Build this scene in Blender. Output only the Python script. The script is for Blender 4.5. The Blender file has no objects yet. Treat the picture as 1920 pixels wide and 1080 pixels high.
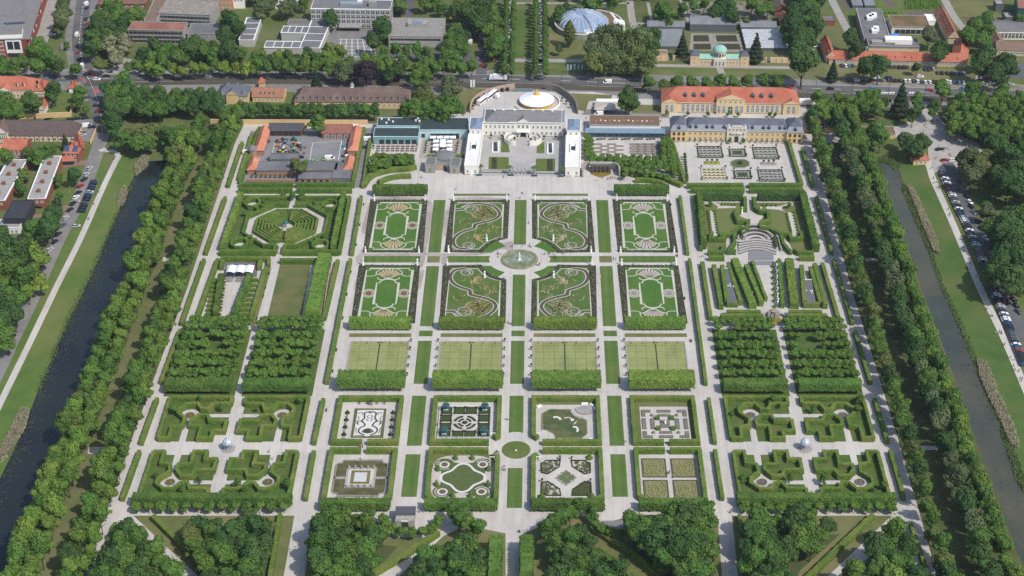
import bpy,math,random
from math import cos,sin,atan2,pi,radians as rad
from random import choice
from mathutils import Vector,noise
random.seed(7)
rnd=random.random
def U(a,b):return a+(b-a)*random.random()
scene=bpy.context.scene
COL=scene.collection
# ------------------------------------------------------------------ camera
F=3156.0;YH=-1455.0;CX=1015.0
TH=atan2(540-YH,F);K=500.0;H=K*cos(TH)
X0=.021*K
Y0=693.64
def G(px,py,z=0.0):
 """ground position (at height z) of a measured point of the 1920x1080 photograph"""
 v=(py-540)/F;u=(px-CX)/F
 t=(H-z)/(sin(TH)+v*cos(TH))
 return Vector((u*t+X0,(cos(TH)-v*sin(TH))*t-Y0,z))
cam_d=bpy.data.cameras.new('camera')
cam=bpy.data.objects.new('camera',cam_d);COL.objects.link(cam)
cam.location=(X0,-Y0,H)
cam.rotation_euler=(pi/2-TH,0,0)
cam_d.sensor_width=36.0;cam_d.lens=F/1920*36.0
cam_d.shift_x=(960-CX)/1920
cam_d.clip_start=5.0;cam_d.clip_end=6000.0
scene.camera=cam
# ------------------------------------------------------------------ light
SUN_EL=rad(50);SUN_AZ=49.0
world=bpy.data.worlds.new('World');scene.world=world;world.use_nodes=True
wt=world.node_tree;bg=wt.nodes['Background']
sky=wt.nodes.new('ShaderNodeTexSky');sky.sky_type='NISHITA';sky.sun_disc=False
sky.sun_elevation=SUN_EL
sd=Vector((sin(rad(SUN_AZ))*cos(SUN_EL),-cos(rad(SUN_AZ))*cos(SUN_EL),sin(SUN_EL)))
sky.sun_rotation=atan2(sd.x,sd.y)
sky.air_density=1.0;sky.dust_density=1.5
wt.links.new(sky.outputs[0],bg.inputs[0]);bg.inputs[1].default_value=0.15
sun_d=bpy.data.lights.new('sun','SUN');sun_d.energy=3.5;sun_d.angle=rad(.55);sun_d.color=(1.0,.955,.89)
sun=bpy.data.objects.new('sun',sun_d);COL.objects.link(sun)
sun.rotation_euler=(-sd).to_track_quat('-Z','Y').to_euler();sun.location=(200,-300,500)
scene.view_settings.view_transform='Standard';scene.view_settings.look='None'
scene.view_settings.exposure=0.14;scene.view_settings.gamma=1.0;scene.view_settings.use_curve_mapping=False
scene.render.engine='CYCLES'
scene.cycles.max_bounces=5;scene.cycles.diffuse_bounces=2;scene.cycles.glossy_bounces=2
scene.cycles.transmission_bounces=3;scene.cycles.transparent_max_bounces=4;scene.cycles.caustics_reflective=False;scene.cycles.caustics_refractive=False
scene.cycles.use_denoising=False;scene.cycles.use_adaptive_sampling=False
# ------------------------------------------------------------------ materials
MATS={}
def mat(name,col,rough=.85,col2=None,scale=.5,detail=4,col3=None,scale3=.03,bump=0,bscale=3,spec=.3,obj_var=0,hue_var=0,trans=0,metal=0,wave=None,streak=None,coords='world',ramp=(.38,.62),mix3=(.45,.62)):
 """principled surface with up to three colours mixed by noise, optional mowing stripes, bump and per-object tint"""
 if name in MATS:return MATS[name]
 m=bpy.data.materials.new(name);m.use_nodes=True
 nt=m.node_tree;N=nt.nodes;L=nt.links;b=N['Principled BSDF']
 b.inputs['Roughness'].default_value=rough;b.inputs['Metallic'].default_value=metal
 b.inputs['Specular IOR Level'].default_value=spec
 def rgb(c):return(c[0],c[1],c[2],1)
 if coords=='world':
  g=N.new('ShaderNodeNewGeometry');vec=g.outputs['Position']
 else:
  g=N.new('ShaderNodeTexCoord');vec=g.outputs['Object']
 out=None
 def ns(sc,det):
  n=N.new('ShaderNodeTexNoise');n.inputs['Scale'].default_value=sc;n.inputs['Detail'].default_value=det
  n.inputs['Roughness'].default_value=.6;L.new(vec,n.inputs['Vector']);return n.outputs['Fac']
 def rmp(f,a,z):
  r=N.new('ShaderNodeMapRange');r.inputs[1].default_value=a;r.inputs[2].default_value=z;r.clamp=True
  L.new(f,r.inputs[0]);return r.outputs[0]
 def mix(f,a,bb,mode='MIX'):
  x=N.new('ShaderNodeMix');x.data_type='RGBA';x.blend_type=mode
  if hasattr(f,'links'):L.new(f,x.inputs[0])
  else:x.inputs[0].default_value=f
  for v,s in((a,x.inputs[6]),(bb,x.inputs[7])):
   if hasattr(v,'links'):L.new(v,s)
   else:s.default_value=rgb(v)
  return x.outputs[2]
 c=col
 if col2 is not None:c=mix(rmp(ns(scale,detail),*ramp),c,col2)
 if col3 is not None:c=mix(rmp(ns(scale3,5),*mix3),c,col3)
 if streak:
  sv=N.new('ShaderNodeVectorMath');sv.operation='MULTIPLY';L.new(vec,sv.inputs[0]);sv.inputs[1].default_value=streak
  sn_=N.new('ShaderNodeTexNoise');sn_.inputs['Scale'].default_value=1.0;sn_.inputs['Detail'].default_value=3;L.new(sv.outputs[0],sn_.inputs['Vector'])
  c=mix(rmp(sn_.outputs['Fac'],.40,.66),c,mix(1.0,c,(.90,.885,.87),'MULTIPLY'))
 if wave:
  d,per,mul=wave
  dp=N.new('ShaderNodeVectorMath');dp.operation='DOT_PRODUCT';L.new(vec,dp.inputs[0]);dp.inputs[1].default_value=(d[0],d[1],0)
  sn=N.new('ShaderNodeMath');sn.operation='MULTIPLY';L.new(dp.outputs['Value'],sn.inputs[0]);sn.inputs[1].default_value=2*pi/per
  s2=N.new('ShaderNodeMath');s2.operation='SINE';L.new(sn.outputs[0],s2.inputs[0])
  f=rmp(s2.outputs[0],-.35,.35)
  c=mix(f,c,mix(1.0,c,mul,'MULTIPLY'))
 if obj_var or hue_var:
  oi=N.new('ShaderNodeObjectInfo');hsv=N.new('ShaderNodeHueSaturation')
  mv=N.new('ShaderNodeMapRange');L.new(oi.outputs['Random'],mv.inputs[0]);mv.inputs[3].default_value=1-obj_var;mv.inputs[4].default_value=1+obj_var
  L.new(mv.outputs[0],hsv.inputs['Value'])
  m2=N.new('ShaderNodeMath');m2.operation='MULTIPLY';L.new(oi.outputs['Random'],m2.inputs[0]);m2.inputs[1].default_value=7.31
  m3=N.new('ShaderNodeMath');m3.operation='FRACT';L.new(m2.outputs[0],m3.inputs[0])
  mh=N.new('ShaderNodeMapRange');L.new(m3.outputs[0],mh.inputs[0]);mh.inputs[3].default_value=.5-hue_var;mh.inputs[4].default_value=.5+hue_var
  L.new(mh.outputs[0],hsv.inputs['Hue'])
  if hasattr(c,'links'):L.new(c,hsv.inputs['Color'])
  else:hsv.inputs['Color'].default_value=rgb(c)
  c=hsv.outputs[0]
 if hasattr(c,'links'):L.new(c,b.inputs['Base Color'])
 else:b.inputs['Base Color'].default_value=rgb(c)
 if bump:
  bn=N.new('ShaderNodeBump');bn.inputs['Strength'].default_value=bump;bn.inputs['Distance'].default_value=1.0/bscale
  L.new(ns(bscale,3),bn.inputs['Height']);L.new(bn.outputs[0],b.inputs['Normal'])
 if trans:
  t=N.new('ShaderNodeBsdfTranslucent');ms=N.new('ShaderNodeMixShader');ms.inputs[0].default_value=trans
  if hasattr(c,'links'):L.new(c,t.inputs[0])
  else:t.inputs[0].default_value=rgb(c)
  L.new(b.outputs[0],ms.inputs[1]);L.new(t.outputs[0],ms.inputs[2]);L.new(ms.outputs[0],N['Material Output'].inputs['Surface'])
 MATS[name]=m
 return m
 # ------------------------------------------------------------------ mesh building
OFF={}
class MB:
 def __init__(s):s.v=[];s.f=[];s.m=[];s.smooth=False
 def face(s,pts,mi=0):
  i=len(s.v);s.v.extend([tuple(p)for p in pts]);s.f.append(tuple(range(i,i+len(pts))));s.m.append(mi)
 def box(s,c,size,rz=0,mi=0,top=None):
  """box standing on c (base centre); size (x, y, z); top = (sx, sy) scale of the upper face"""
  x,y,z=size[0]/2,size[1]/2,size[2];ca,sa=cos(rz),sin(rz)
  tx,ty=top or(1,1);P=[]
  for zz,kx,ky in((0,1,1),(z,tx,ty)):
   for a,b in((-1,-1),(1,-1),(1,1),(-1,1)):
    px,py=a*x*kx,b*y*ky
    P.append((c[0]+px*ca-py*sa,c[1]+px*sa+py*ca,c[2]+zz))
  i=len(s.v);s.v.extend(P)
  for q in((3,2,1,0),(4,5,6,7),(0,1,5,4),(1,2,6,5),(2,3,7,6),(3,0,4,7)):
   s.f.append(tuple(i+k for k in q));s.m.append(mi)
  return s
 def prism(s,pts,z0,z1,mi=0,mtop=None,bottom=False):
  n=len(pts);a=sum(pts[k][0]*pts[(k+1)%n][1]-pts[(k+1)%n][0]*pts[k][1]for k in range(n))
  if a<0:pts=pts[::-1]
  i=len(s.v)
  s.v.extend([(p[0],p[1],z0)for p in pts]);s.v.extend([(p[0],p[1],z1)for p in pts])
  for k in range(n):
   j=(k+1)%n;s.f.append((i+k,i+j,i+n+j,i+n+k));s.m.append(mi)
  s.f.append(tuple(i+n+k for k in range(n)));s.m.append(mi if mtop is None else mtop)
  if bottom:s.f.append(tuple(i+n-1-k for k in range(n)));s.m.append(mi)
  return s
 def tube(s,p0,p1,r0,r1=None,n=6,mi=0,caps=True):
  r1=r0 if r1 is None else r1;p0=Vector(p0);p1=Vector(p1);d=(p1-p0)
  if d.length<1e-6:return s
  d.normalize();a=d.orthogonal().normalized();b=d.cross(a);i=len(s.v)
  for p,r in((p0,r0),(p1,r1)):
   for k in range(n):
    t=2*pi*k/n;s.v.append(tuple(p+(a*cos(t)+b*sin(t))*r))
  for k in range(n):
   j=(k+1)%n;s.f.append((i+k,i+j,i+n+j,i+n+k));s.m.append(mi)
  if caps:s.f.append(tuple(i+n+k for k in range(n)));s.m.append(mi);s.f.append(tuple(i+n-1-k for k in range(n)));s.m.append(mi)
  return s
 def lathe(s,c,prof,n=16,mi=0,sx=1,sy=1):
  """prof = [(r, z)...] bottom to top"""
  i=len(s.v);m=len(prof)
  for r,z in prof:
   for k in range(n):
    t=2*pi*k/n;s.v.append((c[0]+r*sx*cos(t),c[1]+r*sy*sin(t),c[2]+z))
  for q in range(m-1):
   for k in range(n):
    j=(k+1)%n;s.f.append((i+q*n+k,i+q*n+j,i+(q+1)*n+j,i+(q+1)*n+k));s.m.append(mi)
  s.f.append(tuple(i+(m-1)*n+k for k in range(n)));s.m.append(mi)
  return s
 def ring(s,c,r0,r1,z,n=32,mi=0,sx=1,sy=1,a0=0,a1=2*pi):
  full=abs(a1-a0-2*pi)<1e-6
  for k in range(n):
   t0=a0+(a1-a0)*k/n;t1=a0+(a1-a0)*(k+1)/n
   s.face([(c[0]+r*sx*cos(t),c[1]+r*sy*sin(t),z)for r,t in((r0,t0),(r1,t0),(r1,t1),(r0,t1))],mi)
  return s
 def ribbon(s,pts,w,z,mi=0,closed=False):
  """flat strip of width w (number or list) along pts"""
  n=len(pts);P=[Vector((p[0],p[1]))for p in pts];Lp=[];Rp=[]
  for k in range(n):
   a=P[(k-1)%n]if(closed or k>0)else P[k];b=P[(k+1)%n]if(closed or k<n-1)else P[k]
   d=b-a
   if d.length<1e-9:d=Vector((1,0))
   d.normalize();nn=Vector((-d.y,d.x))
   if closed or 0<k<n-1:
    d0=(P[k]-a);
    if d0.length>1e-9:
     d0.normalize();cc=max(.5,nn.dot(Vector((-d0.y,d0.x))))
    else:cc=1
   else:cc=1
   ww=(w[k]if isinstance(w,(list,tuple))else w)/2/cc
   Lp.append(P[k]+nn*ww);Rp.append(P[k]-nn*ww)
  for k in range(n if closed else n-1):
   j=(k+1)%n
   s.face([(Rp[k].x,Rp[k].y,z),(Rp[j].x,Rp[j].y,z),(Lp[j].x,Lp[j].y,z),(Lp[k].x,Lp[k].y,z)],mi)
  return s
 def wall(s,pts,w,z0,z1,mi=0,closed=False):
  """upright strip (wall, kerb, edging) of thickness w along pts"""
  i0=len(s.v);f0=len(s.f);s.ribbon(pts,w,z1,mi,closed)
  top=s.f[f0:]
  for q in top:
   a,b,c,d=[s.v[k]for k in q]
   s.face([(a[0],a[1],z0),(b[0],b[1],z0),b,a],mi);s.face([(c[0],c[1],z0),(d[0],d[1],z0),d,c],mi)
  q=top[0];a,d=s.v[q[0]],s.v[q[3]]
  if not closed:
   s.face([(d[0],d[1],z0),(a[0],a[1],z0),a,d],mi)
   q=top[-1];b,c=s.v[q[1]],s.v[q[2]];s.face([(b[0],b[1],z0),(c[0],c[1],z0),c,b],mi)
  return s
 def mesh(s,name,mats):
  me=bpy.data.meshes.new(name);me.from_pydata(s.v,[],s.f)
  if not isinstance(mats,(list,tuple)):mats=[mats]
  for m in mats:me.materials.append(m)
  if len(mats)>1:me.polygons.foreach_set('material_index',s.m)
  if s.smooth:me.polygons.foreach_set('use_smooth',[True]*len(s.f))
  me.update();return me
 def build(s,name,mats,parent=None,local=False):
  o=bpy.data.objects.new(name,s.mesh(name,mats));COL.objects.link(o)
  if parent is not None:
   o.parent=parent;OFF[o.name]=off=OFF.get(parent.name,Vector((0,0,0)))
   if not local and parent.type=='EMPTY' and off.length:o.location=-off
   if not local and parent.type!='EMPTY':pass
  return o
def tag(o,label=None,cat=None,group=None,kind=None):
 if label:o['label']=label
 if cat:o['category']=cat
 if group:o['group']=group
 if kind:o['kind']=kind
 return o
def thing(name,label,cat,loc=(0,0,0),group=None,rz=0):
 o=bpy.data.objects.new(name,None);COL.objects.link(o);o.location=loc;o.rotation_euler=(0,0,rz)
 o.empty_display_size=.5;OFF[o.name]=Vector(loc)
 return tag(o,label,cat,group)
def struct(name,mb,mats):return tag(mb.build(name,mats),kind='structure')
def copy_thing(root,loc,rz=0,sc=1.0,label=None,group=None):
 """the thing and each of its parts and sub-parts, meshes shared"""
 r=root.copy();COL.objects.link(r);r.location=loc;r.rotation_euler=(0,0,rz)
 r.scale=(sc,sc,sc)if not isinstance(sc,(tuple,list))else sc
 if label:r['label']=label
 if group:r['group']=group
 for ch in KIDS.get(root.name)or KIDS.setdefault(root.name,list(root.children)):
  c=ch.copy();COL.objects.link(c);c.parent=r
  for g in KIDS.get(ch.name)or KIDS.setdefault(ch.name,list(ch.children)):
   d=g.copy();COL.objects.link(d);d.parent=c
 return r
KIDS={}
def flat(name,pts,z,m,kind='structure'):
 mb=MB();mb.face([(p[0],p[1],z)for p in ccw(pts)]);o=mb.build(name,m);o['kind']=kind;return o
def ccw(pts):
 n=len(pts);a=sum(pts[k][0]*pts[(k+1)%n][1]-pts[(k+1)%n][0]*pts[k][1]for k in range(n))
 return pts if a>0 else pts[::-1]
def gp(*xy):return[G(xy[i],xy[i+1])for i in range(0,len(xy),2)]
def rect(x0,y0,x1,y1):return[(x0,y0),(x1,y0),(x1,y1),(x0,y1)]
def smooth(pts,n=6,closed=False):
 """Catmull-Rom through pts"""
 P=[Vector((p[0],p[1]))for p in pts];N=len(P);out=[]
 for k in range(N if closed else N-1):
  g=lambda q:P[q%N]if closed else P[min(max(q,0),N-1)]
  a,b,c,d=g(k-1),g(k),g(k+1),g(k+2)
  for i in range(n):
   t=i/n;out.append(.5*((2*b)+(c-a)*t+(2*a-5*b+4*c-d)*t*t+(3*b-a-3*c+d)*t**3))
 if not closed:out.append(P[-1])
 return out
 # palette ----------------------------------------------------------------
M_GRAVEL=mat('pale_gravel',(.485,.458,.428),.95,(.445,.42,.392),.3,5,(.525,.495,.455),.045,spec=.1,streak=(.55,.035,1))
M_GRAVEL2=mat('damp_gravel',(.33,.285,.255),.95,(.285,.245,.22),.4,5,(.37,.33,.30),.12,spec=.15)
M_LAWN=mat('clipped_lawn',(.094,.156,.038),.95,(.078,.136,.032),.5,5,(.115,.155,.046),.07,spec=.1,wave=((1,0),4.2,(.86,.9,.85)))
M_LAWNP=mat('parterre_lawn',(.070,.150,.028),.95,(.056,.128,.024),.7,5,(.088,.152,.034),.1,spec=.1)
M_MEADOW=mat('rough_meadow',(.098,.152,.036),.95,(.075,.128,.030),.12,6,(.135,.158,.052),.022,spec=.1)
M_DRY=mat('dry_grass',(.140,.148,.056),.95,(.105,.128,.044),.2,6,(.180,.165,.076),.03,spec=.1)
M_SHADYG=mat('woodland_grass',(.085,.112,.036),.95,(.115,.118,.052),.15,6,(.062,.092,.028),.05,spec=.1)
M_BED=mat('planted_border',(.035,.045,.018),.95,(.09,.075,.06),2.2,4,(.025,.035,.012),.7,spec=.1)
M_ASPH=mat('asphalt',(.115,.115,.118),.9,(.095,.095,.098),.3,5,(.135,.132,.13),.04,spec=.2)
M_ASPHL=mat('light_asphalt',(.21,.20,.19),.9,(.17,.165,.16),.25,5,(.24,.23,.215),.04,spec=.2)
M_CONC=mat('concrete_slab',(.33,.32,.30),.9,(.26,.25,.24),.3,5,spec=.2)
M_HEDGE=mat('hornbeam_hedge',(.126,.196,.036),.9,(.082,.146,.028),.9,5,(.165,.200,.048),.11,bump=.5,bscale=2.2,spec=.12,trans=.1)
M_HEDGED=mat('dark_hedge',(.095,.168,.030),.9,(.062,.122,.024),.9,5,(.120,.185,.036),.13,bump=.6,bscale=2.2,spec=.12,trans=.1)
M_BOX=mat('box_edging',(.05,.062,.02),.9,(.03,.04,.014),1.5,4,spec=.1)
M_BARK=mat('tree_bark',(.10,.085,.07),.95,(.06,.05,.04),2,4,spec=.1)
M_STONE=mat('grey_stone',(.36,.345,.31),.9,(.27,.26,.235),.8,5,spec=.2)
M_WHITE=mat('white_paint',(.80,.79,.76),.6,spec=.3)
M_MARBLE=mat('white_sandstone',(.82,.81,.78),.6,spec=.3)
M_CREAM=mat('cream_render',(.72,.68,.58),.85,(.66,.62,.53),.3,4,spec=.2)
M_OCHRE=mat('ochre_render',(.66,.47,.25),.85,(.60,.43,.225),.3,4,spec=.2)
M_GLASS=mat('window_glass',(.03,.035,.042),.12,spec=.6)
M_DARK=mat('dark_metal',(.03,.033,.036),.5,spec=.4)
M_TILE=mat('red_tiles',(.40,.128,.078),.9,(.33,.105,.066),.6,4,(.42,.155,.10),.1,spec=.2)
M_TILEO=mat('orange_tiles',(.50,.20,.12),.9,(.43,.165,.10),.6,4,(.54,.24,.15),.12,spec=.2)
M_TILEB=mat('brown_tiles',(.145,.10,.085),.9,(.115,.08,.07),.6,4,(.165,.12,.10),.12,spec=.2)
M_SLATE=mat('slate_roof',(.105,.115,.14),.7,(.085,.095,.115),.5,4,(.125,.135,.16),.1,spec=.35)
M_FELT=mat('grey_roofing',(.155,.155,.162),.9,(.13,.13,.136),.25,5,(.18,.178,.18),.06,spec=.2)
M_BRICK=mat('brick_wall',(.26,.10,.06),.9,(.21,.08,.05),1.2,4,spec=.2)
M_SEDUM=mat('sedum_roof',(.16,.105,.06),.95,(.11,.095,.045),.3,5,(.19,.13,.075),.08,spec=.1)
M_WATERD=mat('dark_canal_water',(.014,.021,.024),.10,(.022,.026,.022),.06,5,(.010,.016,.020),.03,spec=.38,bump=.03,bscale=.8)
M_WATERM=mat('murky_canal_water',(.056,.068,.056),.22,(.044,.054,.044),.05,5,(.085,.082,.052),.018,spec=.4,bump=.03,bscale=.9)
# ------------------------------------------------------------------ foliage
def leafmat(name,a,b,c,var=.16,hue=.012):
 return mat(name,a,.75,b,.55,3,c,.16,spec=.25,obj_var=var,hue_var=hue,trans=.22,coords='object',ramp=(.35,.65))
L_LIME=leafmat('lime_leaves',(0.095,0.185,0.031),(0.060,0.127,0.024),(0.122,0.209,0.037))
L_LIMEB=leafmat('bright_lime_leaves',(0.142,0.237,0.037),(0.093,0.171,0.029),(0.174,0.259,0.044))
L_PLANE=leafmat('plane_leaves',(.105,.160,.048),(.07,.115,.036),(.14,.19,.06))
L_CLIP=leafmat('clipped_lime_leaves',(0.114,0.209,0.033),(0.072,0.149,0.025),(0.142,0.231,0.039))
L_DARK=leafmat('dark_leaves',(0.060,0.123,0.029),(0.037,0.084,0.022),(0.079,0.145,0.035))
L_OLIVE=leafmat('olive_leaves',(0.133,0.171,0.044),(0.093,0.123,0.033),(0.174,0.198,0.057))
L_GREY=leafmat('grey_green_leaves',(0.114,0.156,0.061),(0.077,0.110,0.043),(0.145,0.182,0.073))
L_BRIGHT=leafmat('fresh_leaves',(0.180,0.270,0.041),(0.122,0.193,0.031),(0.220,0.297,0.049))
L_COPPER=leafmat('copper_beech_leaves',(.036,.024,.034),(.024,.016,.022),(.046,.03,.04))
L_YELLOW=leafmat('golden_leaves',(.36,.31,.03),(.26,.24,.025),(.42,.36,.04))
L_FIR=leafmat('fir_needles',(.034,.062,.028),(.022,.042,.02),(.046,.074,.032))
L_RUST=leafmat('bronze_leaves',(.26,.27,.15),(.13,.165,.07),(.33,.33,.21))
def rvec():
 while True:
  v=Vector((U(-1,1),U(-1,1),U(-1,1)))
  if .01<v.length<1:return v.normalized()
def blob(mb,c,r,lv=1,jit=.12):
 """low irregular ball that closes the inside of a crown"""
 n=8 if lv else 6;m=5 if lv else 4;base=len(mb.v)
 for q in range(m+1):
  ph=pi*q/m
  for k in range(n):
   t=2*pi*(k+.5*(q%2))/n;j=1+U(-jit,jit)
   mb.v.append((c[0]+r[0]*j*sin(ph)*cos(t),c[1]+r[1]*j*sin(ph)*sin(t),c[2]-r[2]*cos(ph)*(1 if 0<q<m else .97)))
 for q in range(m):
  for k in range(n):
   j=(k+1)%n;mb.f.append((base+q*n+k,base+q*n+j,base+(q+1)*n+j,base+(q+1)*n+k));mb.m.append(0)
def leafquad(mb,p,nrm,s,flop=.42):
 nn=(nrm+rvec()*flop).normalized();a=nn.orthogonal().normalized();b=nn.cross(a)
 t=U(0,6.28);a,b=a*cos(t)+b*sin(t),b*cos(t)-a*sin(t)
 a=a*s*U(.6,1.1);b=b*s*U(.5,.9);k=nn*s*.22
 mb.face([p-a,p-b-k,p+a,p+b-k])
def crown_mesh(name,lobes,n,s,m,flop=.55,low=-.35,core=.8):
 mb=MB();tot=sum(l[3]*l[4]+l[3]*l[5]for l in lobes)
 for l in lobes:
  c=Vector(l[:3]);r=Vector(l[3:6]);blob(mb,c,r*core,1,.15)
  for i in range(int(n*(l[3]*l[4]+l[3]*l[5])/tot)):
   d=rvec()
   if d.z<low:d.z=-d.z*.6
   d.normalize()
   k=U(.78,1.08)if rnd()<.8 else U(.7,1.3)
   p=c+Vector((d.x*r.x,d.y*r.y,d.z*r.z))*k
   inside=any(((p.x-o[0])/o[3])**2+((p.y-o[1])/o[4])**2+((p.z-o[2])/o[5])**2<.62 for o in lobes if o is not l)
   if inside:continue
   leafquad(mb,p,Vector((d.x/r.x,d.y/r.y,d.z/r.z)).normalized(),s,flop)
 return mb.mesh(name,m)
def lobes_round(R,Hh,zc,n=9,seed=0,flat=.8):
 """an uneven crown: a core and many unequal boughs"""
 rr=random.Random(seed);out=[(rr.uniform(-.1,.1)*R,rr.uniform(-.1,.1)*R,zc,R*.66,R*.66,Hh*.46)]
 n=int(n*1.7);ax,ay=rr.uniform(.86,1.12),rr.uniform(.86,1.12)
 for i in range(n):
  t=2.399*i+rr.uniform(-.5,.5);zz=-.62+1.5*((i*.618)%1)+rr.uniform(-.12,.12)
  k=rr.uniform(.42,.80)*(1-.55*max(zz,0)**1.3)*(1-.25*max(-zz-.3,0));q=R*rr.uniform(.19,.36)
  out.append((R*k*ax*cos(t),R*k*ay*sin(t),zc+zz*Hh*.46,q,q*rr.uniform(.85,1.15),q*flat*rr.uniform(.8,1.25)))
 return out
PROTO={}
def proto(key,name,lobes,n,s,m,trunk_h,trunk_r,limbs=3,flop=.40,low=-.35):
 """a tree kind: Empty > trunk, crown; kept as mesh data, objects are linked by tree()"""
 tm=MB();top=trunk_h;tm.tube((0,0,-.1),(U(-.2,.2),U(-.2,.2),top),trunk_r,trunk_r*.6,7)
 for i in range(limbs):
  t=2.1*i+U(0,.6);L0=max(lobes,key=lambda l:l[3]);rr=L0[3]*.8
  tm.tube((0,0,top*.75),(rr*cos(t),rr*sin(t),top*.75+rr*1.1),trunk_r*.5,trunk_r*.18,5)
 PROTO[key]=(name,tm.mesh('trunk',M_BARK),crown_mesh('crown',lobes,n,s,m,flop,low))
for i in range(4):
 proto('lime%d'%i,'avenue_tree',lobes_round(4.6,10.5,9.8,12,11+i,1.0),2600,.50,L_LIME,5,.28)
 proto('bright%d'%i,'avenue_tree',lobes_round(4.6,10.0,9.6,12,31+i,1.0),2600,.50,L_LIMEB,5,.28)
 proto('round%d'%i,'shade_tree',lobes_round(5.2,9.5,8.2,13,51+i,.9),2700,.54,L_LIME,4,.3)
 proto('dark%d'%i,'shade_tree',lobes_round(5.2,9.5,8.4,13,71+i,.95),2700,.54,L_DARK,4,.32)
 proto('clip%d'%i,'bosquet_lime',lobes_round(2.7,3.3,3.6,13,91+i,.8),1100,.36,L_CLIP,2.6,.14,2)
 proto('small%d'%i,'young_tree',lobes_round(2.6,5.2,4.3,8,111+i,1.0),620,.48,L_LIME,2.5,.13,2)
for i in range(2):
 proto('olive%d'%i,'shade_tree',lobes_round(5.0,9.0,8.0,14,131+i,.9),1700,.64,L_OLIVE,4,.3)
 proto('grey%d'%i,'shade_tree',lobes_round(5.4,10,8.6,14,141+i,1),1800,.62,L_GREY,4,.3)
 proto('fresh%d'%i,'shade_tree',lobes_round(4.2,8.0,7.0,12,151+i,.95),1500,.58,L_BRIGHT,4,.25)
 proto('rust%d'%i,'shade_tree',lobes_round(4.6,8.5,7.5,12,161+i,.95),1500,.6,L_RUST,4,.27)
proto('copper','copper_beech',lobes_round(6.2,11.5,8.6,16,171,.95),2200,.62,L_COPPER,4,.4)
proto('gold','golden_tree',lobes_round(3.0,6.5,5.0,9,181,1),800,.5,L_YELLOW,2.5,.16)
def fir(key,R,Hh,m,seed):
 lob=[]
 for q in range(7):
  z=Hh*(.16+.80*q/6);r=R*(1-.86*q/6)
  if q<5:
   for k in range(5):
    t=1.256*k+q*.6;lob.append((r*.5*cos(t),r*.5*sin(t),z,r*.5,r*.5,Hh*.085))
  else:lob.append((0,0,z,r,r,Hh*.11))
 proto(key,'conifer',lob,1500,.5,m,Hh*.7,.25,0)
fir('fir',4.6,15.5,L_FIR,1)
for i in range(2):proto('plane%d'%i,'plane_tree',lobes_round(12.5,27,13.5,34,191+i,1.0)+[(6*cos(k),6*sin(k),5,6,6,5)for k in range(6)],6500,.8,L_PLANE if i else L_GREY,8,.8)
lob=[(0,0,2.2+1.45*q,(1.2,2.1,2.5,2.6,2.3,1.8,1.0)[q],(1.2,2.1,2.5,2.6,2.3,1.8,1.0)[q],1.5)for q in range(7)]
proto('column','columnar_tree',lob,1100,.5,L_OLIVE,3,.2,0)
def tree(key,loc,label,group=None,cat='tree',sc=1.0,name=None,rz=None,sz=None):
 if key[-1:]=='*':
  ks=[k for k in PROTO if k.startswith(key[:-1])and k[len(key)-1:].isdigit()];key=choice(ks)
 nm,tm,cm=PROTO[key];r=thing(name or nm,label,cat,(loc[0],loc[1],loc[2]if len(loc)>2 else 0),group,U(0,6.28)if rz is None else rz)
 r.scale=(sc,sc,sc*(sz or 1))
 for n,me in(('trunk',tm),('crown',cm)):
  o=bpy.data.objects.new(n,me);COL.objects.link(o);o.parent=r
 return r
def seg(y,s):
 """which compartment of the garden a place along the walks lies beside"""
 for lim,a,b in((64,'the work yard','the orangery parterre'),(3,'the maze','the theatre garden'),(-57,'the games lawn','the hedge stage'),(-112,'the lime bosquets','the lime bosquets'),(-147,'the upper bosquet garden','the upper bosquet garden'),(-187,'the lower bosquet garden','the lower bosquet garden'),(-999,'the corner grove','the corner grove')):
  if y>lim:return a if s<0 else b
def inpoly(p,poly):
 c=False;n=len(poly);j=n-1
 for i in range(n):
  a,b=poly[i],poly[j]
  if(a[1]>p[1])!=(b[1]>p[1])and p[0]<(b[0]-a[0])*(p[1]-a[1])/(b[1]-a[1])+a[0]:c=not c
  j=i
 return c
def scatter(poly,d,jit=.25):
 """roughly even points inside a ground polygon"""
 xs=[p[0]for p in poly];ys=[p[1]for p in poly];out=[];r=0;y=min(ys)+d*.3
 while y<max(ys):
  x=min(xs)+(d*.5 if r%2 else 0)
  while x<max(xs):
   p=(x+U(-jit,jit)*d,y+U(-jit,jit)*d)
   if inpoly(p,poly):out.append(p)
   x+=d
  y+=d*.87;r+=1
 return out
def resample(P,step,closed):
 out=[];n=len(P)
 for k in range(n if closed else n-1):
  a,b=P[k],P[(k+1)%n];m=max(1,int((b-a).length/step))
  out+=[a+(b-a)*(i/m)for i in range(m)]
 if not closed:out.append(P[-1])
 return out
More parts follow.
